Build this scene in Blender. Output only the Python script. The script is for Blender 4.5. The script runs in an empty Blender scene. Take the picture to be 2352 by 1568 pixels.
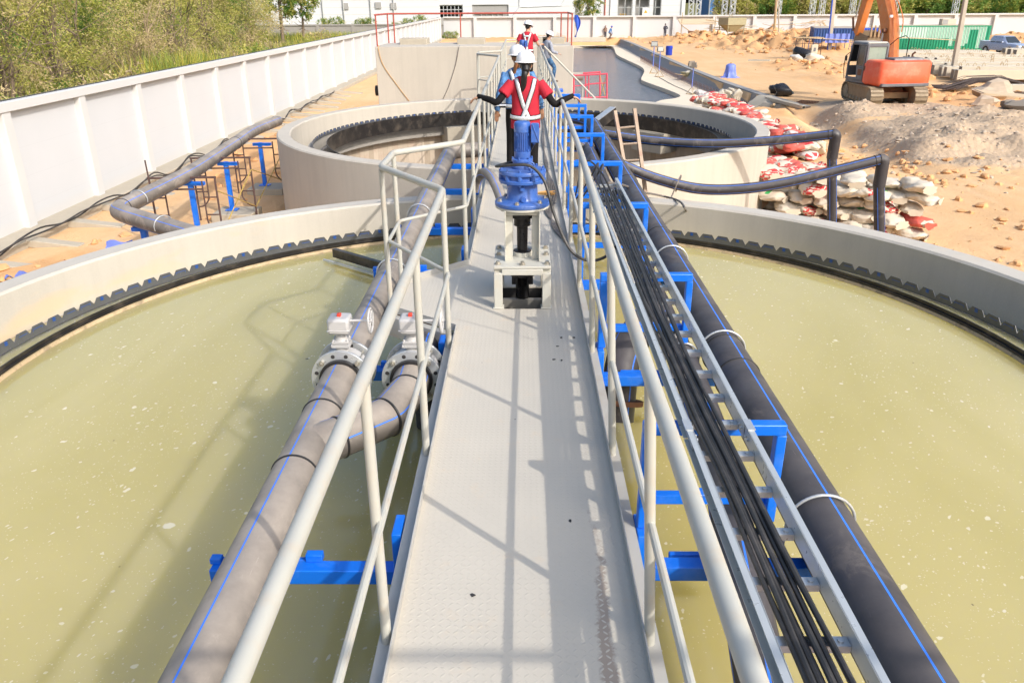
import bpy, math, random
import numpy as np
from mathutils import Vector, Matrix, Euler
from mathutils.bvhtree import BVHTree
random.seed(7)
R_ = math.radians
SC = bpy.context.scene
COL = SC.collection
PI = math.pi

# ------------------------------------------------------------------ camera
CAM_F, CAM_P, CAM_R, CAM_Y = 1813.318, 0.4063307, -0.0063731, -0.0143531   # focal length in px of a 2352 px wide frame
CAM = Vector((0, 0, 2.5))
_f = Vector((math.sin(CAM_Y) * math.cos(CAM_P), math.cos(CAM_Y) * math.cos(CAM_P), -math.sin(CAM_P)))
_r = Vector((math.cos(CAM_Y), -math.sin(CAM_Y), 0)); _u = _r.cross(_f)
CR = math.cos(CAM_R) * _r + math.sin(CAM_R) * _u
CU = -math.sin(CAM_R) * _r + math.cos(CAM_R) * _u
cd = bpy.data.cameras.new('camera'); cam = bpy.data.objects.new('camera', cd); COL.objects.link(cam)
cd.sensor_width = 36; cd.lens = CAM_F / 2352 * 36; cd.clip_start = 0.05; cd.clip_end = 5000
cam.matrix_world = Matrix(((CR.x, CU.x, -_f.x, CAM.x), (CR.y, CU.y, -_f.y, CAM.y), (CR.z, CU.z, -_f.z, CAM.z), (0, 0, 0, 1)))
SC.camera = cam
def ray(px, py): return _f + CR * ((px - 1176) / CAM_F) - CU * ((py - 784) / CAM_F)
def at_z(px, py, z): d = ray(px, py); return CAM + d * ((z - CAM.z) / d.z)     # photo pixel -> point on the level z
def at_y(px, py, Y): d = ray(px, py); return CAM + d * (Y / d.y)                # photo pixel -> point on the plane Y
def at_x(px, py, X): d = ray(px, py); return CAM + d * (X / d.x)

# ------------------------------------------------------------------ light
SUN = Vector((0.97, -1.0, 1.02)).normalized()       # towards the sun
w = bpy.data.worlds.new('World'); SC.world = w; w.use_nodes = True
nt = w.node_tree; bg = nt.nodes['Background']
sky = nt.nodes.new('ShaderNodeTexSky'); sky.sky_type = 'NISHITA'; sky.sun_disc = False
sky.sun_elevation = math.asin(SUN.z); sky.sun_rotation = math.atan2(SUN.x, SUN.y)
sky.air_density = 1.5; sky.dust_density = 8.0; sky.ozone_density = 6.0
nt.links.new(sky.outputs[0], bg.inputs[0]); bg.inputs[1].default_value = 0.15
sl = bpy.data.lights.new('sun', 'SUN'); sl.energy = 2.0; sl.angle = R_(0.53); sl.color = (1.0, 0.93, 0.84)
so = bpy.data.objects.new('sun', sl); COL.objects.link(so); so.rotation_euler = SUN.to_track_quat('Z', 'Y').to_euler()
SC.view_settings.view_transform = 'Standard'; SC.view_settings.look = 'None'; SC.view_settings.gamma = 1
SC.view_settings.exposure = 0.58
SC.cycles.max_bounces = 8; SC.cycles.diffuse_bounces = 4; SC.cycles.glossy_bounces = 3; SC.cycles.transmission_bounces = 4
SC.cycles.caustics_reflective = False; SC.cycles.caustics_refractive = False
SC.cycles.use_denoising = True

# ------------------------------------------------------------------ materials
class NT:
    """tiny helper over a material's node tree"""
    def __init__(s, name):
        s.m = bpy.data.materials.new(name); s.m.use_nodes = True
        s.t = s.m.node_tree; s.b = s.t.nodes['Principled BSDF']; s.tc = None
    def n(s, t, **k):
        o = s.t.nodes.new(t)
        for a, v in k.items(): setattr(o, a, v)
        return o
    def l(s, a, b): s.t.links.new(a, b)
    def set(s, sock, v):
        if hasattr(v, 'is_output') or isinstance(v, bpy.types.NodeSocket): s.l(v, sock)
        else: sock.default_value = v
    def co(s, kind='Object'):
        if not s.tc: s.tc = s.n('ShaderNodeTexCoord')
        return s.tc.outputs[kind]
    def pos(s): return s.n('ShaderNodeNewGeometry').outputs['Position']
    def map(s, vec, scale=(1, 1, 1), rot=(0, 0, 0), loc=(0, 0, 0)):
        o = s.n('ShaderNodeMapping'); s.l(vec, o.inputs[0])
        o.inputs['Scale'].default_value = scale; o.inputs['Rotation'].default_value = rot; o.inputs['Location'].default_value = loc
        return o.outputs[0]
    def noise(s, vec, scale, detail=4, rough=.55, dist=0):
        o = s.n('ShaderNodeTexNoise'); s.l(vec, o.inputs['Vector']); o.inputs['Scale'].default_value = scale
        o.inputs['Detail'].default_value = detail; o.inputs['Roughness'].default_value = rough; o.inputs['Distortion'].default_value = dist
        return o.outputs['Fac']
    def vor(s, vec, scale, feature='F1', out='Distance'):
        o = s.n('ShaderNodeTexVoronoi', feature=feature); s.l(vec, o.inputs['Vector']); o.inputs['Scale'].default_value = scale
        return o.outputs[out]
    def ramp(s, fac, lo, hi, a=0.0, b=1.0):
        o = s.n('ShaderNodeMapRange'); s.set(o.inputs[0], fac)
        o.inputs[1].default_value = lo; o.inputs[2].default_value = hi; o.inputs[3].default_value = a; o.inputs[4].default_value = b
        return o.outputs[0]
    def ma(s, op, a, b=0.0, c=0.0):
        o = s.n('ShaderNodeMath', operation=op); s.set(o.inputs[0], a); s.set(o.inputs[1], b)
        if len(o.inputs) > 2: s.set(o.inputs[2], c)
        return o.outputs[0]
    def mix(s, fac, a, b):
        o = s.n('ShaderNodeMix', data_type='RGBA'); s.set(o.inputs[0], fac)
        s.set(o.inputs[6], a if not isinstance(a, tuple) else (*a, 1)[:4]); s.set(o.inputs[7], b if not isinstance(b, tuple) else (*b, 1)[:4])
        return o.outputs[2]
    def sep(s, v): o = s.n('ShaderNodeSeparateXYZ'); s.l(v, o.inputs[0]); return o.outputs
    def bump(s, h, strength=.3, dist=.02):
        o = s.n('ShaderNodeBump'); s.l(h, o.inputs['Height']); o.inputs['Strength'].default_value = strength
        o.inputs['Distance'].default_value = dist; s.l(o.outputs[0], s.b.inputs['Normal'])
    def done(s, color=None, rough=None, metal=None, spec=None):
        if color is not None: s.set(s.b.inputs['Base Color'], (*color, 1)[:4] if isinstance(color, tuple) else color)
        if rough is not None: s.set(s.b.inputs['Roughness'], rough)
        if metal is not None: s.b.inputs['Metallic'].default_value = metal
        if spec is not None: s.b.inputs['Specular IOR Level'].default_value = spec
        return s.m
def vary(c, f): return tuple(max(0, min(1, x * f)) for x in c)
def simple(name, c, rough=.55, metal=0, var=.12, scale=6, bump=0, bscale=60, dirt=None, dirt_amt=.3, dscale=3, spec=None):
    """painted / plain surface: base colour with mottling, optional dirt patches and bump"""
    N = NT(name); p = N.co()
    col = N.mix(N.noise(p, scale, 5), vary(c, 1 - var), vary(c, 1 + var))
    if dirt:
        col = N.mix(N.ramp(N.noise(p, dscale, 6, .65), .5, .75, 0, dirt_amt), col, dirt)
    r = N.ramp(N.noise(p, scale * 2.3, 3), .3, .7, max(0.02, rough - .08), min(1, rough + .08))
    if bump: N.bump(N.noise(p, bscale, 4), bump, .01)
    return N.done(col, r, metal, spec)

def m_concrete(name, c, streak=.25, scale=1.2, stain=None):
    N = NT(name); p = N.pos()
    a = N.noise(p, scale, 6, .6); b = N.noise(N.map(p, (3.5, 3.5, .25)), 1.6, 5, .6); g = N.noise(p, 45, 3)
    col = N.mix(a, vary(c, .88), vary(c, 1.1)); col = N.mix(N.ramp(b, .42, .7, 0, streak), col, vary(c, .8))
    col = N.mix(N.ramp(g, .35, .65, 0, .16), col, vary(c, 1.2))
    if stain: col = N.mix(N.ramp(N.noise(N.map(p, (.35, .35, 1.4)), 1.1, 5, .6), .6, .72, 0, .6), col, stain)
    N.bump(N.ma('ADD', N.noise(p, 30, 5), N.ma('MULTIPLY', a, 2.0)), .18, .012)
    return N.done(col, .88, 0, .3)

def m_plate():
    """grey painted chequer plate with worn rusty track"""
    N = NT('grey_chequer_plate'); p = N.co(); x, y, z = N.sep(p)
    s = 1 / .034
    u = N.ma('MULTIPLY', x, s); v = N.ma('MULTIPLY', y, s)
    fu = N.ma('SUBTRACT', N.ma('FRACT', u), .5); fv = N.ma('SUBTRACT', N.ma('FRACT', v), .5)
    par = N.ma('MODULO', N.ma('ADD', N.ma('FLOOR', u), N.ma('ADD', N.ma('FLOOR', v), 4000)), 2.0)
    sg = N.ma('SUBTRACT', N.ma('MULTIPLY', par, 2), 1)
    a = N.ma('ADD', fu, N.ma('MULTIPLY', fv, sg)); b = N.ma('SUBTRACT', N.ma('MULTIPLY', fv, 1), N.ma('MULTIPLY', fu, sg))
    e = N.ma('ADD', N.ma('MULTIPLY', N.ma('MULTIPLY', a, a), 22), N.ma('MULTIPLY', N.ma('MULTIPLY', b, b), 2.6))
    lug = N.ramp(e, .35, .95, 1, 0)
    n1 = N.noise(p, 2.2, 6, .65); n2 = N.noise(p, 28, 5, .7); n3 = N.noise(p, .9, 4)
    c = (.57, .525, .445)
    col = N.mix(n1, vary(c, .93), vary(c, 1.06)); col = N.mix(N.ramp(N.noise(p, 5, 6, .7), .58, .74, 0, .55), col, (.63, .52, .385))
    # worn strip where boots walk, near the right kerb
    w1 = N.ramp(N.ma('ABSOLUTE', N.ma('SUBTRACT', x, N.ma('ADD', .36, N.ma('MULTIPLY', N.ma('SUBTRACT', n3, .5), .2)))), .008, .075, 1, 0)
    w2 = N.ma('MULTIPLY', w1, N.ramp(y, 4.6, 2.4, 0.0, 1.0)); w2 = N.ma('MULTIPLY', w2, N.ramp(lug, .2, .5, 1, .25))
    wm = N.ramp(N.ma('ADD', N.ma('MULTIPLY', n2, .75), N.ma('MULTIPLY', w2, .75)), .74, .92, 0, .55)
    col = N.mix(wm, col, (.24, .155, .11))
    sp = N.ramp(N.vor(N.map(p, (1, 1, 1)), 8.5), .025, .07, .8, 0)
    sp = N.ma('MULTIPLY', sp, N.ramp(N.noise(p, 1.7, 3), .56, .62, 0, 1))
    col = N.mix(sp, col, (.13, .10, .08))
    N.bump(lug, .34, .004)
    return N.done(col, N.ramp(n1, .3, .7, .38, .58), 0, .4)

def m_pipe(name, base, dust, amt):
    N = NT(name); p = N.co(); z = N.sep(N.n('ShaderNodeNewGeometry').outputs['Normal'])[2]
    d = N.ma('MULTIPLY', N.ramp(N.noise(p, 1.9, 6, .65), .25, .75, .15, 1), N.ramp(z, -.15, .75, 0, 1))   # dust lies on top
    d = N.ma('ADD', N.ma('MULTIPLY', d, amt), N.ramp(N.noise(N.map(p, (5, 1.2, 5)), 6, 6, .75), .62, .74, 0, .2))
    col = N.mix(d, base, dust)
    col = N.mix(N.ramp(N.noise(N.map(p, (6, 1.5, 6)), 9, 5, .8), .68, .76, 0, .35), col, vary(dust, 1.5))
    sm = N.ramp(N.noise(N.map(p, (1, .6, 1)), 3.1, 7, .75, .8), .54, .62, 0, .55)          # smeared mud and boot marks
    col = N.mix(sm, col, N.mix(N.noise(p, 17, 4, .7), vary(dust, .55), vary(dust, 1.15)))
    sc = N.ramp(N.noise(N.map(p, (26, 1.4, 26)), 3.0, 4, .7), .66, .70, 0, .4); sc = N.ma('MULTIPLY', sc, N.ramp(N.noise(p, 1.3, 3), .5, .6)); col = N.mix(sc, col, vary(dust, 1.6))
    N.bump(N.noise(p, 9, 4), .06, .01)
    return N.done(col, N.ramp(N.ma('ADD', N.noise(p, 4, 4), N.ma('MULTIPLY', sm, .5)), .3, .7, .34, .7), 0, .5)

def m_water_tank():
    N = NT('murky_green_water'); p = N.pos()
    c = N.mix(N.ramp(N.noise(N.map(p, (1, .45, 1), (0, 0, .5)), .42, 4, .6, .8), .3, .7), (.475, .405, .155), (.57, .49, .235))
    sw = N.map(p, (1, 1, 1), (0, 0, .5))
    # drifting foam specks: small, medium and rare large, denser in patches
    patch = N.noise(p, .55, 3, .6, .6)
    wob = N.n('ShaderNodeVectorMath', operation='ADD'); N.l(sw, wob.inputs[0])
    nz = N.n('ShaderNodeTexNoise'); N.l(sw, nz.inputs['Vector']); nz.inputs['Scale'].default_value = 9; nz.inputs['Detail'].default_value = 3
    scv = N.n('ShaderNodeVectorMath', operation='SCALE'); N.l(nz.outputs['Color'], scv.inputs[0]); scv.inputs['Scale'].default_value = .09
    N.l(scv.outputs[0], wob.inputs[1])
    def specks(scale, r, keep, st=(1, 1, 1)):
        q = N.map(wob.outputs[0], st)
        v = N.n('ShaderNodeTexVoronoi'); N.l(q, v.inputs['Vector']); v.inputs['Scale'].default_value = scale
        rnd = N.sep(v.outputs['Color'])[0]
        ok = N.ma('LESS_THAN', rnd, N.ma('MULTIPLY', N.ramp(patch, .35, .65, .25, 1.6), keep))
        rr = N.ma('MULTIPLY', r, N.ma('ADD', .45, N.sep(v.outputs['Color'])[1]))
        return N.ma('MULTIPLY', ok, N.ramp(N.ma('SUBTRACT', v.outputs['Distance'], rr), -.02, .02, 1, 0))
    f = N.ma('MAXIMUM', specks(8.5, .13, .22, (1, .62, 1)), N.ma('MULTIPLY', specks(24, .18, .24, (1, .6, 1)), .7))
    f = N.ma('MAXIMUM', f, N.ma('MULTIPLY', specks(55, .22, .2), .55)); f = N.ma('MAXIMUM', f, specks(2.6, .075, .12))
    col = N.mix(N.ma('MULTIPLY', f, .5), c, (.80, .77, .68))
    dark = specks(3.1, .035, .12); col = N.mix(dark, col, (.08, .06, .03))
    N.bump(N.noise(N.map(p, (1, .5, 1)), 3.2, 3), .05, .05)
    N.b.subsurface_method = 'RANDOM_WALK'; N.b.inputs['Subsurface Weight'].default_value = 1.0; N.b.inputs['Subsurface Radius'].default_value = (1.0, .95, .4); N.b.inputs['Subsurface Scale'].default_value = 1.1
    return N.done(col, N.ramp(f, 0, 1, .07, .6), 0, .5)

def m_pond():
    N = NT('grey_pond_water'); p = N.pos()
    N.bump(N.ma('ADD', N.noise(N.map(p, (.8, 1.6, 1)), 2.2, 5, .65), N.noise(N.map(p, (1, 2, 1)), .5, 3)), 1.0, .5)
    return N.done((.15, .185, .24), .13, 0, .5)

def m_dirt(name, a, b, stone=.0, bump=.6):
    N = NT(name); p = N.pos()
    n = N.noise(p, .22, 6, .65); m = N.noise(p, 2.2, 7, .7); g = N.noise(p, 18, 5, .7)
    col = N.mix(N.ramp(n, .35, .65), a, b); col = N.mix(N.ramp(m, .45, .75, 0, .5), col, vary(a, .75))
    col = N.mix(N.ramp(g, .3, .7, .25, 0), col, vary(b, 1.25))
    if stone:
        v = N.vor(p, 7); col = N.mix(N.ramp(v, .12, .3, stone, 0), col, (.42, .37, .32))
    N.bump(N.ma('ADD', N.ma('ADD', m, N.ma('MULTIPLY', g, .35)), N.ma('MULTIPLY', n, 1.5)), bump, .12)
    return N.done(col, .95, 0, .15)

def m_ground():
    """orange site soil; greyer gravelly spoil inside the excavator's heap; dry grass beyond the boundary walls"""
    N = NT('sandy_site_soil'); p = N.pos(); x, y, z = N.sep(p)
    n = N.noise(p, .16, 6, .65); m = N.noise(p, 1.9, 7, .7); g = N.noise(p, 16, 5, .7)
    a, b = (.64, .385, .185), (.72, .47, .25)
    col = N.mix(N.ramp(n, .35, .65), a, b); col = N.mix(N.ramp(m, .5, .78, 0, .45), col, (.52, .31, .16))
    col = N.mix(N.ramp(g, .3, .7, .22, 0), col, (.80, .60, .40))
    # tyre-packed pale strip
    tr = N.noise(N.map(p, (.9, .12, 1), (0, 0, .25)), 2.0, 4, .6); col = N.mix(N.ramp(tr, .48, .7, 0, .35), col, (.76, .55, .345))
    at = N.n('ShaderNodeAttribute', attribute_name='soil'); r_, g_, b_ = N.sep(at.outputs['Vector'])
    grey = N.mix(N.noise(p, 3.2, 7, .75), (.41, .295, .195), (.59, .455, .32))
    v = N.vor(p, 5.5); grey = N.mix(N.ramp(v, .1, .26, .6, 0), grey, (.50, .44, .38))
    msk = N.ramp(N.ma('ADD', r_, N.ma('MULTIPLY', N.ma('SUBTRACT', m, .5), .8)), .38, .6)
    col = N.mix(msk, col, grey)
    clod = N.mix(N.noise(p, 1.4, 7, .75), (.60, .325, .14), (.74, .465, .245))
    col = N.mix(N.ramp(N.ma('ADD', g_, N.ma('MULTIPLY', N.ma('SUBTRACT', m, .5), .6)), .35, .6), col, clod)
    grass = N.mix(N.noise(p, 1.1, 6, .7), (.10, .13, .035), (.26, .21, .09)); col = N.mix(b_, col, grass)
    N.bump(N.ma('ADD', N.ma('ADD', m, N.ma('MULTIPLY', g, .35)), N.ma('MULTIPLY', v, N.ma('MULTIPLY', msk, -.8))), .55, .10)
    return N.done(col, .95, 0, .12)

def m_leaf(name, c, var=.35, tr=.25):
    N = NT(name); p = N.pos()
    col = N.mix(N.noise(p, 1.6, 3), vary(c, 1 - var), vary(c, 1 + var)); col = N.mix(N.noise(p, 40, 2), col, vary(c, 1.2))
    N.done(col, .6, 0, .3)
    t = N.n('ShaderNodeBsdfTranslucent'); N.l(col, t.inputs[0]); mx = N.n('ShaderNodeMixShader'); mx.inputs[0].default_value = tr
    N.l(N.b.outputs[0], mx.inputs[1]); N.l(t.outputs[0], mx.inputs[2]); N.l(mx.outputs[0], N.t.nodes['Material Output'].inputs[0])
    return N.m

def m_block(name, c):
    """white painted wall: faint course lines, a few scuffs"""
    N = NT(name); p = N.pos(); z = N.sep(p)[2]
    col = N.mix(N.noise(p, .8, 5), vary(c, .96), vary(c, 1.03))
    ln = N.ramp(N.ma('ABSOLUTE', N.ma('SUBTRACT', N.ma('FRACT', N.ma('MULTIPLY', N.ma('ADD', z, 10), 1.45)), .5)), .0, .012, .35, 0)
    col = N.mix(ln, col, vary(c, .82)); col = N.mix(N.ramp(z, -2.7, -2.2, .35, 0), col, (.66, .55, .42))
    col = N.mix(N.ramp(N.noise(N.map(p, (1, 1, .4)), 2.6, 6, .75), .66, .8, 0, .25), col, (.6, .55, .48))
    N.bump(N.noise(p, 40, 3), .08, .006)
    return N.done(col, .8, 0, .3)

def m_formwork():
    N = NT('board_marked_concrete'); p = N.pos()
    at = N.n('ShaderNodeAttribute', attribute_name='around'); u = at.outputs['Fac']
    cx = N.n('ShaderNodeCombineXYZ'); N.l(N.ma('FLOOR', N.ma('MULTIPLY', u, 1 / .21)), cx.inputs[0])
    wn = N.n('ShaderNodeTexWhiteNoise', noise_dimensions='3D'); N.l(cx.outputs[0], wn.inputs['Vector'])
    seam = N.ramp(N.ma('ABSOLUTE', N.ma('SUBTRACT', N.ma('FRACT', N.ma('MULTIPLY', u, 1 / .21)), .5)), .46, .5)
    col = N.mix(wn.outputs['Value'], (.40, .33, .255), (.56, .48, .39)); col = N.mix(N.ramp(N.noise(p, 3, 6, .7), .5, .75, 0, .5), col, (.42, .25, .19))
    col = N.mix(N.ma('MULTIPLY', seam, .4), col, (.26, .19, .14))
    N.bump(N.noise(p, 20, 4), .2, .01)
    return N.done(col, .9, 0, .2)

def m_denim(name, c):
    N = NT(name); p = N.co(); a = N.noise(N.map(p, (1, 1, .6)), 13, 6, .8)
    col = N.mix(N.ramp(a, .38, .62), vary(c, .55), vary(c, 1.9)); N.bump(N.noise(p, 14, 4, .6), .5, .02)
    return N.done(col, .85, 0, .2)
def m_cloth(name, c, bump=.5):
    N = NT(name); p = N.co()
    col = N.mix(N.noise(p, 5, 4), vary(c, .85), vary(c, 1.12)); N.bump(N.noise(N.map(p, (1, 1, .55), (0, .3, 0)), 8, 3, .5), bump, .03)
    return N.done(col, .85, 0, .15)

M = dict(
    plate=m_plate(),
    rail=simple('grey_rail_paint', (.465, .46, .41), .45, 0, .06, 5, .05, 30, (.52, .40, .27), .5, 7),
    toe=simple('grey_kerb_paint', (.45, .44, .41), .5, 0, .06, 5, 0, 30, (.40, .33, .26), .5, 4),
    girder=simple('dark_girder_paint', (.20, .19, .17), .6),
    blue=simple('bright_blue_steel_paint', (.004, .155, .72), .38, 0, .10, 5, 0, 30, (.10, .25, .75), .5, 9),
    gear=simple('blue_gearbox_paint', (.045, .13, .44), .34, 0, .10, 8, .04, 60, (.30, .33, .42), .5, 4),
    stand=simple('grey_stand_paint', (.54, .53, .47), .45, 0, .06, 5, .05, 30, (.56, .44, .30), .4, 6),
    black=simple('black_oily_iron', (.016, .015, .016), .32, .3, .3, 6, .2, 50),
    dark=simple('dark_pit_steel', (.035, .033, .033), .7),
    bolt=simple('zinc_bolt', (.50, .47, .40), .38, .75),
    galv=simple('galvanised_steel', (.58, .60, .61), .34, .55, .14, 14),
    tray=simple('galvanised_cable_tray', (.60, .62, .61), .34, .45, .10, 9),
    pipe_l=m_pipe('dusty_black_plastic_pipe', (.12, .107, .096), (.46, .395, .33), .95),
    pipe_r=m_pipe('black_plastic_pipe', (.026, .026, .033), (.19, .165, .15), .6),
    stripe=simple('blue_pipe_stripe', (.04, .20, .82), .5, 0, .1),
    seam=simple('black_weld_bead', (.02, .019, .02), .42),
    cable=simple('black_rubber_cable', (.035, .033, .032), .5, 0, .3, 6, .2, 80, (.15, .13, .115), .5, 5),
    cable_g=simple('grey_dusty_cable', (.17, .15, .135), .6),
    valve=simple('light_grey_valve_paint', (.50, .49, .48), .4, 0, .06),
    red_k=simple('red_knob', (.75, .06, .03), .4),
    conc=m_concrete('tank_render', (.51, .467, .40), .42, .9),
    conc_lip=m_concrete('tank_render_stained', (.51, .475, .415), .35, .9, (.62, .47, .29)),
    conc_g=m_concrete('grey_channel_concrete', (.30, .295, .29), .35),
    conc_b=m_concrete('beam_concrete', (.60, .53, .42), .15),
    conc_end=m_concrete('beam_end_concrete', (.27, .235, .195), .3),
    conc_d=m_concrete('rough_footing_concrete', (.43, .385, .31), .4),
    apron=m_concrete('pale_apron_concrete', (.72, .62, .48), .1, .4),
    ledge=m_concrete('rough_grey_concrete', (.33, .31, .28), .5, 3),
    form=m_formwork(),
    wall=m_block('white_wall_paint', (.565, .58, .60)),
    wall_p=simple('white_pilaster_paint', (.59, .59, .585), .8, 0, .03, 2),
    wall_g=m_concrete('grey_wall_render', (.33, .31, .29), .3),
    water=m_water_tank(), pond=m_pond(),
    ground=m_ground(),
    notch=simple('smoky_weir_plate', (.105, .11, .12), .2, .1, .2, 10),
    print_=simple('blue_weir_print', (.01, .08, .34), .4),
    baffle=simple('black_baffle_plate', (.022, .02, .02), .38, .1, .4, 3, 0, 30, (.16, .13, .10), .6, 3),
    sand_lip=simple('sandy_scum_line', (.50, .38, .24), .8, 0, .25, 12, .3, 50, (.09, .08, .06), .85, 9),
    white=simple('white_paint', (.80, .80, .79), .5, 0, .03),
    helmet=simple('white_helmet_plastic', (.80, .80, .82), .22, 0, .02),
    orange=simple('orange_machine_paint', (.82, .12, .045), .42, 0, .07, 3, .03, 20, (.80, .32, .19), .5, 2),
    orange_b=simple('faded_orange_boom_paint', (.68, .22, .055), .5, 0, .1, 3, .03, 20, (.62, .33, .17), .6, 2),
    cabgrey=simple('grey_cab_paint', (.145, .15, .165), .5, 0, .1, 3, 0, 20, (.34, .30, .26), .4, 3),
    cabroof=simple('dusty_cab_roof', (.46, .43, .38), .6),
    rubber=simple('black_rubber', (.02, .02, .021), .75),
    inside=simple('dark_cab_interior', (.018, .018, .02), .6),
    track=simple('dusty_track_steel', (.35, .275, .185), .65, .2, .3, 8, .4, 30, (.10, .075, .06), .7, 5),
    mud=simple('dried_mud', (.36, .245, .14), .95, 0, .3, 4, .5, 14),
    bucket_m=simple('muddy_bucket_steel', (.30, .22, .14), .7, .2, .3, 5, .3, 20),
    rust=simple('rusty_steel', (.20, .09, .05), .85, 0, .4, 9, .3, 40),
    rebar=simple('dark_rebar', (.085, .065, .06), .7, .2, .4, 12),
    red_rail=simple('red_oxide_rail', (.42, .085, .06), .6, 0, .15),
    pink=simple('pink_scaffold_paint', (.66, .07, .12), .55, 0, .15),
    scaff=simple('rusty_scaffold_tube', (.085, .05, .045), .8, 0, .35, 9),
    scaff_y=simple('yellow_worn_tube', (.46, .32, .08), .7, 0, .4, 9, 0, 30, (.12, .08, .05), .8, 6),
    ladder=simple('weathered_ladder_wood', (.40, .31, .235), .85, 0, .2, 6, .2, 40, (.30, .14, .10), .6, 4),
    wood=simple('dusty_timber', (.46, .33, .19), .85, 0, .2, 6, .2, 40),
    ply=simple('sun_bleached_plywood', (.60, .46, .30), .85, 0, .12, 3),
    pole=simple('concrete_post', (.48, .42, .34), .85, 0, .12, 4, .2, 30),
    c_blue=simple('blue_container_paint', (.03, .085, .27), .5, 0, .15, 1.5, 0, 20, (.2, .22, .35), .4, 1),
    c_green=simple('green_container_paint', (.01, .27, .145), .5, 0, .15, 1.5),
    c_pale=simple('pale_green_primer', (.47, .66, .56), .6, 0, .08, 1.5),
    c_roof=simple('dusty_container_roof', (.47, .40, .31), .8),
    tarp=simple('blue_tarpaulin', (.03, .10, .56), .45, 0, .25, 6, .3, 12),
    tarp_s=simple('striped_blue_tarpaulin', (.16, .22, .62), .5, 0, .35, 5, .4, 14),
    bag_w=simple('white_woven_sack', (.60, .53, .425), .7, 0, .07, 5, .5, 9),
    bag_g=simple('grey_woven_sack', (.60, .57, .52), .7, 0, .1, 5, .5, 9),
    bag_r=simple('red_woven_sack', (.62, .11, .08), .65, 0, .16, 5, .5, 9),
    bag_print=simple('red_sack_print', (.60, .05, .05), .65, 0, .2, 9),
    bag_green=simple('green_sack_print', (.03, .34, .09), .65, 0, .2, 9),
    bin_black=simple('black_bin_liner', (.02, .02, .022), .3, 0, .3, 6, .6, 12),
    truck=simple('silver_blue_car_paint', (.42, .50, .66), .28, .25, .04),
    truck_d=simple('dusty_car_side', (.36, .37, .43), .5, .2, .1),
    glass=simple('dark_window_glass', (.03, .04, .05), .06, 0, .1),
    glass_c=simple('dusty_cab_glass', (.30, .37, .31), .3, 0, .12, 3),
    skin=simple('skin', (.52, .30, .20), .5, 0, .05), skin_d=simple('tanned_skin', (.33, .17, .10), .5, 0, .06),
    red_shirt=m_cloth('red_cotton_shirt', (.46, .03, .05)), black_cloth=m_cloth('black_cotton', (.014, .013, .014)),
    denim=m_denim('light_blue_denim', (.075, .17, .36)), jeans=m_denim('blue_jeans', (.06, .13, .235)),
    grey_j=m_cloth('grey_jacket', (.30, .32, .38)), blue_s=m_cloth('royal_blue_shirt', (.03, .09, .58)),
    reflect=simple('silver_reflective_tape', (.66, .68, .71), .3, .25, .06, 30), hair=simple('black_hair', (.012, .010, .010), .35),
    hair_b=simple('brown_hair', (.24, .095, .035), .45, 0, .3, 30), mask=simple('white_face_mask', (.66, .68, .70), .8),
    brown=m_cloth('brown_work_clothes', (.22, .15, .12)), olive=m_cloth('dark_work_clothes', (.06, .06, .08)),
    boot=simple('brown_boot_leather', (.10, .055, .03), .6), shoe=simple('grey_shoe', (.12, .11, .11), .6),
    straw=simple('straw_broom', (.60, .33, .10), .8, 0, .25, 30),
    bark=simple('grey_brown_bark', (.20, .15, .105), .9, 0, .3, 8, .5, 30),
    leaf1=m_leaf('olive_leaf', (.29, .30, .055)), leaf2=m_leaf('yellow_green_leaf', (.47, .43, .12)), leaf3=m_leaf('deep_green_leaf', (.09, .18, .03)),
    leaf4=m_leaf('dry_straw_leaf', (.52, .41, .22)), leaf5=m_leaf('fresh_green_leaf', (.20, .31, .06)),
    reed=m_leaf('green_reed', (.21, .27, .05)), reed2=m_leaf('yellow_reed', (.52, .44, .08)), twig=simple('dry_twig', (.40, .30, .20), .9, 0, .2),
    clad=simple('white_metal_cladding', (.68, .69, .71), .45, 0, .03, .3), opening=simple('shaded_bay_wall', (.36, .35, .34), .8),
    louvre=simple('brown_louvre', (.20, .14, .10), .6), yellow=simple('yellow_paint', (.75, .42, .03), .5),
    cyl=simple('teal_gas_cylinder', (.05, .25, .30), .4), bluewall=simple('blue_building_paint', (.08, .22, .50), .6, 0, .08, .5),
    shutter=simple('grey_roller_shutter', (.34, .28, .24), .6), red_paint=simple('red_paint', (.60, .03, .03), .5),
    hopper=simple('greenish_hopper_steel', (.34, .31, .19), .7, 0, .2, 4, .2, 20), pool_blue=simple('blue_plastic', (.015, .05, .45), .35),
    lampglass=simple('floodlight_glass', (.55, .56, .53), .15), rock=simple('pale_rubble', (.46, .375, .285), .95, 0, .25, 3, .4, 12),
    clod=simple('orange_clod', (.64, .36, .165), .95, 0, .25, 3, .4, 12),
)

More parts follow.
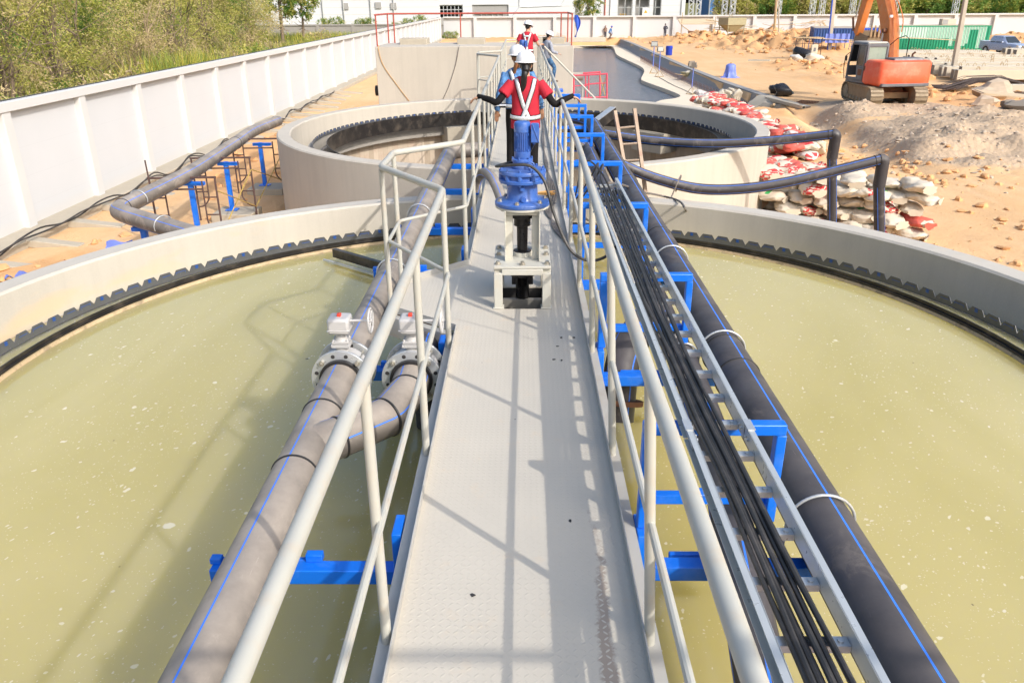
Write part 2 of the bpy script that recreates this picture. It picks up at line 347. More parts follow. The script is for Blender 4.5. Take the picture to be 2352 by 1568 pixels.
# ------------------------------------------------------------------ mesh builder
def V(*a): return Vector(a[0]) if len(a) == 1 else Vector(a)
class MB:
    def __init__(s): s.v = []; s.f = []; s.mi = []
    def add(s, vs, fs, mi=0):
        o = len(s.v); s.v += [tuple(q) for q in vs]; s.f += [tuple(i + o for i in f) for f in fs]
        s.mi += [mi] * len(fs) if isinstance(mi, int) else list(mi); return s
    def box(s, c, d, rz=0, mi=0, M_=None, taper=None):
        x, y, z = d[0] / 2, d[1] / 2, d[2] / 2; t = taper or (1, 1)
        vs = [V(-x, -y, -z), V(x, -y, -z), V(x, y, -z), V(-x, y, -z), V(-x * t[0], -y * t[1], z), V(x * t[0], -y * t[1], z), V(x * t[0], y * t[1], z), V(-x * t[0], y * t[1], z)]
        m = M_ if M_ is not None else Matrix.Rotation(rz, 3, 'Z')
        return s.add([m @ q + V(c) for q in vs], [(0, 3, 2, 1), (4, 5, 6, 7), (0, 1, 5, 4), (1, 2, 6, 5), (2, 3, 7, 6), (3, 0, 4, 7)], mi)
    def bar(s, a, b, w, h=None, up=(0, 0, 1), mi=0):
        """rectangular bar from a to b, w wide and h high"""
        a, b = V(a), V(b); h = h or w; d = (b - a).normalized(); up = V(up)
        if abs(d.dot(up)) > .98: up = V(0, 1, 0)
        x = d.cross(up).normalized(); z = x.cross(d); m = Matrix((x, d, z)).transposed()
        return s.box((a + b) / 2, (w, (b - a).length, h), 0, mi, m)
    def tube(s, pts, r, n=12, caps=True, stripes=None, mi=0, ry=None, smi=1, sw=.045, up=None):
        """tube along pts; r a number or one radius per point; ry for an oval; stripes = angles coloured with material smi"""
        pts = [V(p) for p in pts]; k = len(pts)
        rr = [r] * k if not hasattr(r, '__len__') else r; r2 = rr if ry is None else ([ry] * k if not hasattr(ry, '__len__') else ry)
        an = [2 * PI * i / n for i in range(n)]
        if stripes:
            an = [a for a in an if all(abs((a - t + PI) % (2 * PI) - PI) > sw * 2.2 for t in stripes)]
            an += [(t + e * sw) % (2 * PI) for t in stripes for e in (-1, 1)]; an = sorted(an)
        m = len(an); vs = []; nrm = None
        for i, p in enumerate(pts):
            t = (pts[min(i + 1, k - 1)] - pts[max(i - 1, 0)]).normalized()
            if nrm is None:
                q = V(up) if up is not None else (V(0, 0, 1) if abs(t.z) < .9 else V(0, 1, 0)); nrm = (q - t * q.dot(t)).normalized()
            else: nrm = (nrm - t * nrm.dot(t)).normalized()
            bn = t.cross(nrm); sc = 1
            if 0 < i < k - 1:
                a1 = (pts[i] - pts[i - 1]).normalized(); sc = 1 / max(.6, a1.dot(t))
            vs += [p + nrm * (math.cos(a) * r2[i] * (1 if sc < 1.02 else 1)) + bn * (math.sin(a) * rr[i]) for a in an]
        fs = []; ms = []
        for i in range(k - 1):
            for j in range(m):
                j2 = (j + 1) % m; fs.append((i * m + j, i * m + j2, (i + 1) * m + j2, (i + 1) * m + j))
                mid = (an[j] + ((an[j2] - an[j]) % (2 * PI)) / 2) % (2 * PI)
                ms.append(smi if stripes and any(abs((mid - t + PI) % (2 * PI) - PI) < sw * .9 for t in stripes) else mi)
        if caps:
            fs.append(tuple(range(m - 1, -1, -1))); fs.append(tuple((k - 1) * m + j for j in range(m))); ms += [mi, mi]
        return s.add(vs, fs, ms)
    def lathe(s, prof, c=(0, 0, 0), n=32, M_=None, mi=0, a0=0, a1=2 * PI, closed=False):
        """profile [(r,z)...] turned about z"""
        full = abs(a1 - a0 - 2 * PI) < 1e-6; m = n if full else n + 1; c = V(c); k = len(prof); vs = []
        for (r, z) in prof:
            for i in range(m):
                a = a0 + (a1 - a0) * i / n; q = V(r * math.cos(a), r * math.sin(a), z); vs.append((M_ @ q if M_ is not None else q) + c)
        fs = []
        for i in range(k if closed else k - 1):
            i2 = (i + 1) % k
            for j in range(m if full else n):
                j2 = (j + 1) % m; fs.append((i * m + j, i * m + j2, i2 * m + j2, i2 * m + j))
        return s.add(vs, fs, mi)
    def prism(s, poly, z0, z1, mi=0):
        n = len(poly); vs = [V(p[0], p[1], z0) for p in poly] + [V(p[0], p[1], z1) for p in poly]
        return s.add(vs, [tuple(range(n - 1, -1, -1)), tuple(range(n, 2 * n))] + [(i, (i + 1) % n, n + (i + 1) % n, n + i) for i in range(n)], mi)
    def profile_x(s, poly, x0, x1, mi=0):
        """polygon in (y,z) extruded along x"""
        n = len(poly); vs = [V(x0, p[0], p[1]) for p in poly] + [V(x1, p[0], p[1]) for p in poly]
        return s.add(vs, [tuple(range(n)), tuple(range(2 * n - 1, n - 1, -1))] + [(i, n + i, n + (i + 1) % n, (i + 1) % n) for i in range(n)], mi)
    def ball(s, c, r, n=12, m=8, mi=0, M_=None):
        r = (r, r, r) if not hasattr(r, '__len__') else r; vs = [V(0, 0, -r[2])]
        for i in range(1, m):
            t = -PI / 2 + PI * i / m
            vs += [V(r[0] * math.cos(t) * math.cos(2 * PI * j / n), r[1] * math.cos(t) * math.sin(2 * PI * j / n), r[2] * math.sin(t)) for j in range(n)]
        vs.append(V(0, 0, r[2])); fs = [(0, 1 + (j + 1) % n, 1 + j) for j in range(n)]
        for i in range(m - 2):
            fs += [(1 + i * n + j, 1 + i * n + (j + 1) % n, 1 + (i + 1) * n + (j + 1) % n, 1 + (i + 1) * n + j) for j in range(n)]
        e = len(vs) - 1; fs += [(e, 1 + (m - 2) * n + j, 1 + (m - 2) * n + (j + 1) % n) for j in range(n)]
        return s.add([(M_ @ q if M_ is not None else q) + V(c) for q in vs], fs, mi)
    def xform(s, m): s.v = [tuple(m @ V(q)) for q in s.v]; return s
    def mesh(s, name, mats, smooth=True, ang=35):
        me = bpy.data.meshes.new(name); me.from_pydata(s.v, [], s.f); mats = mats if isinstance(mats, (list, tuple)) else [mats]
        for m in mats: me.materials.append(m)
        if len(mats) > 1: me.polygons.foreach_set('material_index', s.mi)
        if smooth:
            me.polygons.foreach_set('use_smooth', [True] * len(me.polygons)); me.set_sharp_from_angle(angle=R_(ang))
        me.update(); return me
    def build(s, name, mats, parent=None, smooth=True, bevel=0, loc=None, ang=35):
        o = bpy.data.objects.new(name, s.mesh(name, mats, smooth, ang)); COL.objects.link(o)
        if parent: o.parent = parent
        if loc is not None: o.location = loc
        if bevel:
            b = o.modifiers.new('bevel', 'BEVEL'); b.width = bevel; b.segments = 2; b.limit_method = 'ANGLE'; b.angle_limit = R_(40)
        return o
def tag(o, label=None, cat=None, group=None, kind=None):
    if label: o['label'] = label
    if cat: o['category'] = cat
    if group: o['group'] = group
    if kind: o['kind'] = kind
    return o
def thing(name, label, cat, loc=(0, 0, 0), rz=0, group=None, scale=1):
    o = bpy.data.objects.new(name, None); COL.objects.link(o); o.location = loc; o.rotation_euler = (0, 0, rz); o.empty_display_size = .2
    if scale != 1: o.scale = (scale,) * 3
    return tag(o, label, cat, group)
def struct(o): o['kind'] = 'structure'; return o
def copy_tree(o, parent=None):
    c = o.copy(); COL.objects.link(c)
    if parent: c.parent = parent
    for ch in list(o.children): copy_tree(ch, c)
    return c
def smooth_path(pts, n=8):
    """Catmull-Rom through the points"""
    P = [V(p) for p in pts]; P = [P[0] * 2 - P[1]] + P + [P[-1] * 2 - P[-2]]; out = []
    for i in range(1, len(P) - 2):
        for k in range(n):
            t = k / n; a, b, c, d = P[i - 1:i + 3]
            out.append(.5 * ((2 * b) + (c - a) * t + (2 * a - 5 * b + 4 * c - d) * t * t + (3 * b - a - 3 * c + d) * t ** 3))
    out.append(P[-2]); return out
def arc_corner(pts, rad, n=6):
    """polyline with rounded corners"""
    P = [V(p) for p in pts]; out = [P[0]]
    for i in range(1, len(P) - 1):
        a = (P[i - 1] - P[i]); b = (P[i + 1] - P[i]); r = min(rad, a.length * .45, b.length * .45)
        p0 = P[i] + a.normalized() * r; p1 = P[i] + b.normalized() * r
        for k in range(n + 1):
            t = k / n; out.append((1 - t) ** 2 * p0 + 2 * t * (1 - t) * P[i] + t * t * p1)
    out.append(P[-1]); return out
def evaluated(o, name):
    """freeze modifiers of o into a plain mesh"""
    dg = bpy.context.evaluated_depsgraph_get(); me = bpy.data.meshes.new_from_object(o.evaluated_get(dg)); me.name = name
    old = o.data; o.modifiers.clear(); o.data = me; bpy.data.meshes.remove(old); return o
# ================================================================== SETTING
GZ = -2.7
T1 = V(-.03, 7.4, 0); T2 = V(.0, 22.76, 0); RO, RI = 6.66, 6.30; RIM = -.64
# pond edge and channel wall, taken from the photo on their levels
AZ = -3.45
pond_px = [(1385, 104), (1408, 109), (1416, 125), (1440, 138), (1470, 152), (1480, 163), (1473, 180), (1480, 187), (1530, 205), (1562, 219), (1550, 226), (1520, 230)]
pond_e = smooth_path([V(4, 121.5, AZ), V(9, 121, AZ)] + [at_z(x, y, AZ) for x, y in pond_px] + [V(7.6, 51, AZ), V(4, 48.5, AZ), V(0, 47, AZ)], 6)
ch_b = [V(13.9, 124, AZ), V(13.9, 112, AZ), V(13.25, 90, AZ), V(12.95, 71, AZ), V(13.1, 62.5, AZ), V(13.4, 54, AZ), V(13.7, 47.8, AZ), V(13.8, 44.3, AZ)]
ch_t = [V(14.25, 124, GZ), V(14.25, 110, GZ), V(13.9, 88, GZ), V(13.62, 70.5, GZ), V(13.65, 58, GZ), V(13.95, 50, GZ), V(14.35, 45.3, GZ), V(14.6, 43.0, GZ)]
def resample(P, n):
    P = [V(p) for p in P]; L = [0]
    for a, b in zip(P, P[1:]): L.append(L[-1] + (b - a).length)
    out = []; j = 0
    for i in range(n):
        t = L[-1] * i / (n - 1)
        while j < len(P) - 2 and L[j + 1] < t: j += 1
        u = (t - L[j]) / max(1e-9, L[j + 1] - L[j]); out.append(P[j].lerp(P[j + 1], u))
    return out
hole = [(p.x, p.y) for p in resample([V(14.3, 122.5, 0), V(14.2, 110, 0), V(13.75, 88, 0), V(13.5, 70.5, 0), V(13.55, 58, 0), V(13.8, 50, 0), V(14.3, 44, 0), V(11.5, 42.2, 0), V(4, 43, 0), V(-6, 45, 0), V(-6.5, 110, 0), V(0, 122.5, 0)], 80)]
def inpoly(x, y, poly):
    r = np.zeros(x.shape, bool); n = len(poly)
    for i in range(n):
        x1, y1 = poly[i]; x2, y2 = poly[(i + 1) % n]
        if y1 == y2: continue
        c = ((y1 > y) != (y2 > y)) & (x < (x2 - x1) * (y - y1) / (y2 - y1) + x1); r ^= c
    return r
_rs = np.random.RandomState(3)
_G = _rs.rand(64, 64)
def vnoise(x, y):
    xi = np.floor(x).astype(int); yi = np.floor(y).astype(int); fx = x - xi; fy = y - yi
    fx = fx * fx * (3 - 2 * fx); fy = fy * fy * (3 - 2 * fy); g = lambda a, b: _G[a % 64, b % 64]
    return (g(xi, yi) * (1 - fx) + g(xi + 1, yi) * fx) * (1 - fy) + (g(xi, yi + 1) * (1 - fx) + g(xi + 1, yi + 1) * fx) * fy
def fbm(x, y, o=5):
    s = 0; a = 1; t = 0
    for i in range(o): s = s + a * vnoise(x * 2 ** i + 17 * i, y * 2 ** i + 5 * i); t += a; a *= .55
    return s / t
def blob(x, y, cx, cy, rx, ry, rot=0, p=1.0):
    c, s_ = math.cos(rot), math.sin(rot); u = ((x - cx) * c + (y - cy) * s_) / rx; v = (-(x - cx) * s_ + (y - cy) * c) / ry
    return np.exp(-(u * u + v * v) ** p)
def terrain(x, y):
    """height and soil channels (grey spoil, clods, grass)"""
    n = fbm(x * .9, y * .9); n2 = fbm(x * .25 + 9, y * .25)
    z = GZ + .05 * (n - .5) + .06 * (n2 - .5)
    grey = np.zeros_like(z); clod = np.zeros_like(z)
    def heap(h, b, rough, ch=None, w=1):
        nonlocal z, grey, clod
        z = z + b * h * (1 + rough * (n - .5) * 2.2)
        if ch == 'g': grey = np.maximum(grey, np.clip(b * 2.0, 0, 1) * w)
        if ch == 'c': clod = np.maximum(clod, np.clip(b * 2.2, 0, 1) * w)
    # excavated gravelly heap in front of the excavator
    heap(.75, blob(x, y, 19.5, 33.0, 5.0, 4.2, .25), .5, 'g'); heap(.35, blob(x, y, 25.5, 30.0, 5.5, 4.5, .2), .6, 'g')
    heap(.30, blob(x, y, 18.6, 42.0, 3.0, 3.4, 0, 2.0), .1, 'g'); heap(.55, blob(x, y, 15.9, 39.3, 1.7, 1.8), .5, 'g'); heap(.3, blob(x, y, 21.8, 38.5, 3.0, 2.2), 1.2, 'g')
    heap(.35, blob(x, y, 15.8, 28.8, 2.2, 2.6), 1.2, 'g', .8); heap(.25, blob(x, y, 30, 33, 5, 6), 1.2, 'g')
    heap(-.55, blob(x, y, 13.6, 34, .95, 7.5, -.1, 1.6), .5); heap(-.35, blob(x, y, 14.1, 40.5, .9, 3.0, .15, 1.5), .5)
    heap(.25, blob(x, y, 12.8, 41.0, 1.2, 1.6), .9, 'c')
    # long ridge of orange clods in front of the back wall
    heap(1.3, blob(x, y, 28, 96, 4.2, 7, .5), 1.1, 'c'); heap(1.35, blob(x, y, 36, 101, 6.0, 7, .2), 1.1, 'c'); heap(1.0, blob(x, y, 24, 112, 5, 7, .4), 1.1, 'c')
    heap(1.1, blob(x, y, 38, 122, 14, 4.5), 1.1, 'c'); heap(.85, blob(x, y, 33, 88, 4.0, 3.5), 1.0, 'c'); heap(.9, blob(x, y, 66, 112, 10, 6), .9, 'c'); heap(.6, blob(x, y, 56, 104, 7, 7), .9, 'c')
    heap(.55, blob(x, y, 23.8, 68, 3.6, 5.5, .35), .7, 'c', .6); heap(.3, blob(x, y, 22, 56, 2.6, 4.5, .3), .7, 'c', .5)
    heap(.35, blob(x, y, 28.5, 47.5, 6, 2.6, -.15), 1.2, 'c'); heap(.25, blob(x, y, 24.5, 44, 3, 2.5), 1.0, 'c')
    # loose soil between the left wall and the tanks
    heap(.28, blob(x, y, -8.8, 30, 1.6, 6), 1.6, 'c'); heap(.35, blob(x, y, -7.6, 35, 1.6, 5), 1.6, 'c'); heap(.22, blob(x, y, -9.9, 12.5, 1.0, 4), 1.6, 'c'); heap(.3, blob(x, y, 0, 123, 14, 3), 1.4, 'c')
    z = np.where((x > 9) & (y > 16), z + .05 * (fbm(x * 3.1, y * 3.1, 3) - .5) * (.4 + grey + clod * 1.2), z)
    # basins below tanks, pond and apron
    low = inpoly(x, y, hole) | ((x - T1.x) ** 2 + (y - T1.y) ** 2 < 6.4 ** 2) | ((x - T2.x) ** 2 + (y - T2.y) ** 2 < 6.4 ** 2)
    z = np.where(low, -5.2, z)
    out = ((x < -13) | (y > 130.5)); g = out.astype(float)
    z = np.where(out, np.clip(GZ + .25 + .5 * (n2 - .5), -9, 9), z)
    return z, np.clip(grey, 0, 1), np.clip(clod, 0, 1), g
def seg(a, b, s): return list(np.arange(a, b - 1e-6, s))
xs = np.array([-1500, -500, -200, -120] + seg(-80, -16, 3) + seg(-16, -6, .33) + seg(-6, 6, .6) + seg(6, 34, .2) + seg(34, 60, .5) + seg(60, 95, 1.2) + [95, 110, 150, 300, 700, 1500])
ys = np.array([-60, -20, -8] + seg(-4, 15, .7) + seg(15, 52, .2) + seg(52, 75, .4) + seg(75, 132, .6) + [132, 136, 140, 150, 170, 200, 260, 400, 800, 1600])
gx, gy = np.meshgrid(xs, ys); gz, s1, s2, s3 = terrain(gx, gy)
nx, ny = len(xs), len(ys); idx = np.arange(nx * ny).reshape(ny, nx)
q = np.stack([idx[:-1, :-1], idx[:-1, 1:], idx[1:, 1:], idx[1:, :-1]], -1).reshape(-1, 4)
me = bpy.data.meshes.new('ground'); me.vertices.add(nx * ny); me.vertices.foreach_set('co', np.stack([gx, gy, gz], -1).astype(np.float32).ravel())
me.loops.add(q.size); me.loops.foreach_set('vertex_index', q.ravel().astype(np.int32)); me.polygons.add(len(q)); me.polygons.foreach_set('loop_start', np.arange(0, q.size, 4, dtype=np.int32))
me.update(calc_edges=True); me.polygons.foreach_set('use_smooth', [True] * len(q))
at = me.attributes.new('soil', 'FLOAT_VECTOR', 'POINT'); at.data.foreach_set('vector', np.stack([s1, s2, s3], -1).astype(np.float32).ravel())
me.materials.append(M['ground']); go = bpy.data.objects.new('ground', me); COL.objects.link(go); struct(go)
def gh(x, y): return float(terrain(np.array([x], float), np.array([y], float))[0][0])

# pond: water, pale apron with its lip, dark sloped channel wall
n = 160; A_ = resample(pond_e, n); B_ = resample(ch_b + [V(11.5, 42.4, AZ), V(4, 43.2, AZ), V(0, 44, AZ)], n)
mb = MB(); mb.add([p for p in A_] + [p for p in B_] + [p - V(0, 0, .75) for p in A_] + [p - V(0, 0, .75) for p in B_],
   [(i, i + 1, n + i + 1, n + i) for i in range(n - 1)] + [(i, 2 * n + i, 2 * n + i + 1, i + 1) for i in range(n - 1)] + [(n + i + 1, 3 * n + i + 1, 3 * n + i, n + i) for i in range(n - 1)])
struct(mb.build('apron', M['apron'], smooth=False))
struct(MB().add([V(-6.4, 44, -3.72), V(14.0, 42.5, -3.72), V(14.0, 122.4, -3.72), V(-6.4, 122.4, -3.72)], [(0, 1, 2, 3)]).build('water', M['pond']))
n = 60; b_, t_ = resample(ch_b, n), resample(ch_t, n); mb = MB(); S = []
for i in range(n):
    d = V(.5, 0, 0); S += [b_[i] + V(0, 0, .003), b_[i].lerp(t_[i], .45) + V(.10, 0, -.0), t_[i], t_[i] + V(.0, 0, .07), t_[i] + d + V(0, 0, .07), t_[i] + d - V(0, 0, .3)]
mb.add(S, [(i * 6 + j, i * 6 + 6 + j, i * 6 + 7 + j, i * 6 + 1 + j) for i in range(n - 1) for j in range(5)])
mb.add([S[-6], S[-5], S[-4], S[-3], S[-2], S[-1]], [(0, 1, 2, 3, 4, 5)])
tag(mb.build('channel_wall', M['conc_g'], ang=20), 'long grey sloping concrete channel wall between the pale apron and the dirt road', 'retaining wall')
# raw, unfinished end of the channel wall: rough concrete, rebar mesh on soil, plank
mb = MB(); P = [at_z(1698, 262, AZ), at_z(1790, 272, AZ), at_z(1845, 247, GZ), at_z(1760, 225, GZ)]
k = 9; vs = []
for i in range(k):
    for j in range(k):
        u, v = i / (k - 1), j / (k - 1); p = (P[0].lerp(P[1], u)).lerp(P[3].lerp(P[2], u), v)
        vs.append(p + V(-.12 * random.random(), -.1 * random.random(), .10 + .12 * random.random() + .25 * math.sin(PI * v)))
mb.add(vs, [(i * k + j, i * k + j + 1, (i + 1) * k + j + 1, (i + 1) * k + j) for i in range(k - 1) for j in range(k - 1)])
tag(mb.build('rubble_bank', M['conc_d'], ang=10), 'rough unfinished grey bank at the near end of the channel wall', 'bank')

# ================================================================== BOUNDARY WALLS
def wall_thing(name, label, a, b, pitch, h, z0, mats, pil=.30, foot=True, butt=False, first=0.0, dp=(.22, -.035, .30, -.06), skip=()):
    """wall from a to b with its face on the right-hand side of a->b... local x runs along, +y is the finished face"""
    a, b = V(a), V(b); d = (b - a); L = d.length; rz = math.atan2(d.y, d.x); t = thing(name, label, 'wall', (a.x, a.y, z0), rz)
    mb = MB(); mb.box((L / 2, -.10, h / 2), (L, .14, h)); mb.build('panel', mats[0], t)
    mb = MB(); mb.box((L / 2, dp[3], h - .11), (L, dp[2], .22)); mb.build('coping', mats[1], t, bevel=.012)
    x = first
    while x < L:
        if not any(s0 < x < s1 for s0, s1 in skip):
            MB().box((x, dp[1], h / 2 - .11), (pil, dp[0], h - .225)).build('pilaster', mats[1], t, bevel=.01)
        x += pitch
    if foot: MB().box((L / 2, .30, .02), (L, .72, .34)).build('footing', M['conc_d'], t, bevel=.03)
    return t, rz
LW, rz = wall_thing('boundary_wall', 'long white boundary wall receding along the left side below the trees', (-12.15, 134 - 8, 0), (-12.15, -6, 0), 3.45, 3.12, GZ, (M['wall'], M['wall_p']), .33, True, first=.2, dp=(.30, -.02, .36, -.02))
for i in range(26):       # sloping buttresses from the footing down into the soil
    y = 51 - i * 1.75; x = 126 - y
    mb = MB(); s = random.uniform(.8, 1.15); mb.add([V(x - .16, .62, .02), V(x + .16, .62, .02), V(x + .16, 2.0 * s, .02 - .2), V(x - .16, 2.0 * s, -.18), V(x - .16, .62, .20), V(x + .16, .62, .20), V(x + .16, 2.0 * s, .04), V(x - .16, 2.0 * s, .04)],
        [(0, 3, 2, 1), (4, 5, 6, 7), (0, 1, 5, 4), (1, 2, 6, 5), (2, 3, 7, 6), (3, 0, 4, 7)])
    mb.build('buttress', M['conc_d'], LW, bevel=.02)
BW, _ = wall_thing('boundary_wall', 'white panelled boundary wall running across the far end of the site', (110, 128.6, 0), (-11.9, 128.6, 0), 6.0, 3.15, GZ, (M['wall'], M['wall_p']), .5, False, first=3.1, dp=(.5, .1, .5, .1))
GW, _ = wall_thing('boundary_wall', 'low grey rendered wall behind the shrubs beyond the white wall', (-11.5, 133.5, 0), (-70, 133.5, 0), 5.6, 1.75, GZ + .3, (M['wall_g'], M['wall_g']), .45, False, first=4.0)

# ================================================================== ROUND TANKS
def attr_around(o, c):
    me = o.data; a = me.attributes.new('around', 'FLOAT', 'POINT')
    a.data.foreach_set('value', [math.atan2(v.co.y, v.co.x) * 6.0 for v in me.vertices])
def tank(c, label, full):
    t = thing('round_tank', label, 'tank', (c.x, c.y, 0), 0)
    MB().lathe([(RO, -5.1), (RO, RIM - .03), (RO - .03, RIM), (RI + .03, RIM), (RI, RIM - .03), (RI, -1.5)], n=160).build('wall', M['conc_lip' if full else 'conc'], t)
    MB().lathe([(RI, -1.5), (RI - .002, -1.36), (6.0, -1.36), (5.90, -1.36), (5.90, -1.06), (5.80, -1.06), (5.80, -1.36), (5.72, -1.38), (5.72, -1.72), (6.02, -1.78)], n=160).build('launder', M['ledge'], t)
    # notched plates on the launder wall
    mb = MB(); N_ = 144; zt, zb, zn = -.945, -1.07, -1.02; vs = []; fs = []
    for i in range(N_):
        a = 2 * PI * i / N_; st = 2 * PI / N_
        for (u, z) in ((.0, zn), (.20, zt), (.80, zt), (1.0, zn)):
            for r in (5.775, 5.783): vs.append(V(r * math.cos(a + u * st), r * math.sin(a + u * st), z))
        for u in (0, .2, .8, 1.0):
            for r in (5.775, 5.783): vs.append(V(r * math.cos(a + u * st), r * math.sin(a + u * st), zb))
        o = i * 16
        for k in range(3):
            fs += [(o + 2 * k, o + 2 * k + 2, o + 8 + 2 * k + 2, o + 8 + 2 * k), (o + 2 * k + 1, o + 9 + 2 * k, o + 11 + 2 * k, o + 3 + 2 * k), (o + 2 * k, o + 2 * k + 1, o + 2 * k + 3, o + 2 * k + 2)]
    mb.add(vs, fs)
    for i in range(0, N_):
        a0 = 2 * PI * i / N_; st = 2 * PI / N_
        def quad(u0, u1, z0, z1, sh=0):
            r = 5.7715; mb.add([V(r * math.cos(a0 + u * st), r * math.sin(a0 + u * st), z) for u, z in ((u0, z0), (u1, z0), (u1 + sh, z1), (u0 + sh, z1))], [(0, 1, 2, 3)], 1)
        if i % 3 == 0: quad(.40, .58, -.975, -.955, .05); quad(.40, .58, -1.0, -.98, .05)
        elif i % 3 == 1: quad(.25, .85, -.985, -.978); quad(.25, .27, -1.01, -.985); quad(.83, .85, -1.01, -.985)
        else: quad(.2, .7, -.99, -.983)
    mb.build('weir_plate', [M['notch'], M['print_']], t, smooth=False)
    MB().lathe([(5.405, -.955), (5.405, -1.38), (5.393, -1.38), (5.393, -.955), (5.405, -.955)], n=160).build('scum_baffle', M['baffle'], t)
    if full:
        MB().lathe([(5.392, -1.035), (5.372, -1.04), (5.358, -1.085), (5.392, -1.09)], n=160).build('scum_line', M['sand_lip'], t)
        MB().lathe([(5.392, -1.0), (5.366, -1.003), (5.366, -1.012), (5.392, -1.015)], n=160).build('baffle_rim', M['baffle'], t)
        struct(MB().lathe([(0, -1.075), (2, -1.075), (4, -1.075), (5.79, -1.075), (5.79, -2.6), (0, -2.6)], (c.x, c.y, 0), n=96).build('water', M['water']))
        struct(MB().lathe([(5.92, -1.2), (6.28, -1.2)], (c.x, c.y, 0), n=96).build('water', M['water']))
    else:
        o = MB().lathe([(6.02, -1.78), (6.02, -3.2), (6.02, -4.6), (0.0, -4.9)], n=160).build('inner_wall', M['form'], t); attr_around(o, c)
        for a in (112, 40, 205, 300):
            m = Matrix.Rotation(R_(a), 3, 'Z'); MB().box(m @ V(5.62, 0, -1.72), (.75, 1.25, .62), 0, 0, m).build('corbel_block', M['conc_d'], t, bevel=.015)
        MB().lathe([(.0, -4.2), (.55, -4.2), (.55, -1.0), (.5, -1.0), (.5, -4.1)], n=40).build('centre_column', M['ledge'], t)
    return t
tank(T1, 'near round concrete tank filled with murky green water under the walkway', True)
tank(T2, 'far round concrete tank standing empty behind the green water tank', False)

# rectangular tank beyond, with low hatch kerbs
RX0, RX1, RY0, RY1, RZ = -5.62, 1.96, 32.05, 35.1, .94
rt = thing('rectangular_tank', 'tall grey rendered rectangular tank beyond the far round tank', 'tank', ((RX0 + RX1) / 2, (RY0 + RY1) / 2, 0))
cx, cy = (RX0 + RX1) / 2, (RY0 + RY1) / 2
MB().box((0, 0, (RZ - 3.6) / 2), (RX1 - RX0, RY1 - RY0, RZ + 3.6)).build('wall', M['conc'], rt, bevel=.02)
for x in (-4.35, -2.05, .55, 1.35 if False else 1.25):
    w_ = 1.1 if x < 1 else .9; MB().box((x - cx, .55, RZ + .09), (w_, 1.0, .26)).build('hatch_kerb', M['conc_d'], rt, bevel=.02)
MB().tube([V(RX1 - cx - .05, -.9, -.22), V(RX1 - cx + .42, -.9, -.22)], .16, 20).build('outlet_stub', M['ledge'], rt)
MB().tube([V(RX0 - cx + .05, -.6, -.75), V(RX0 - cx - .25, -.6, -.75)], .2, 20).build('drain_stub', M['dark'], rt)
# red guard rail round three sides
gr = thing('guard_rail', 'red oxide guard rail on top of the grey rectangular tank', 'railing', (cx, cy, RZ))
hw, hd = (RX1 - RX0) / 2 - .08, (RY1 - RY0) / 2 - .1
MB().tube(arc_corner([V(-hw, -hd - .12, 1.12), V(-hw, hd, 1.12), V(hw, hd, 1.12), V(hw, -hd - .12, 1.12)], .05, 3), .034, 10).build('top_rail', M['red_rail'], gr)
for x, y in ((-hw, -hd), (-hw, hd), (-hw + .25, hd), (-hw + 3.0, hd), (hw - .28, hd), (hw, hd), (hw, -hd)):
    MB().tube([V(x, y, -.0), V(x, y, 1.10)], .028, 10).build('post', M['red_rail'], gr)
# ropes hanging down the rendered face
for xs_, col_, lab in (((869, 880, 915, 940), 'straw', 'thin yellow rope hanging down the left end of the grey rectangular tank'), ((1054, 1046, 1030, 1015), 'cable_g', 'grey cable hanging down the middle of the grey rectangular tank')):
    pts = [at_y(x, y, RY0 - .02) for x, y in zip(xs_, (110, 150, 200, 233))]
    tag(MB().tube(smooth_path([pts[0] + V(0, .35, .05)] + pts, 5), .012, 6).build('rope', M[col_]), lab, 'rope')

# ================================================================== WALKWAY
wk = thing('walkway', 'grey chequer plate walkway crossing both round tanks', 'walkway', (0, 0, 0))
Y0, Y1 = -1.2, 30.3; XL, XR = -.545, .512
def bump_poly(cy): return [(-.545, cy - .86), (-1.14, cy - .42), (-1.14, cy + .36), (-.545, cy + .94)]
CY1, CY2 = 6.9, 22.3
mb = MB()
hx, hy0, hy1 = .19, CY1 - .36, CY1 + .22
for y0, y1 in ((Y0, hy0), (hy1, CY2 - .36), (CY2 + .22, Y1)): mb.box(((XL + XR) / 2, (y0 + y1) / 2, -.004), (XR - XL, y1 - y0, .008))
for y0, y1 in ((hy0, hy1), (CY2 - .36, CY2 + .22)):
    for x0, x1 in ((XL, -hx), (hx, XR)): mb.box(((x0 + x1) / 2, (y0 + y1) / 2, -.004), (x1 - x0, y1 - y0, .008))
for c in (CY1, CY2):
    p = bump_poly(c); p[0] = (p[0][0] - .001, p[0][1]); p[3] = (p[3][0] - .001, p[3][1]); mb.prism(p, -.0085, -.0005)
mb.build('deck_plate', M['plate'], wk, smooth=False)
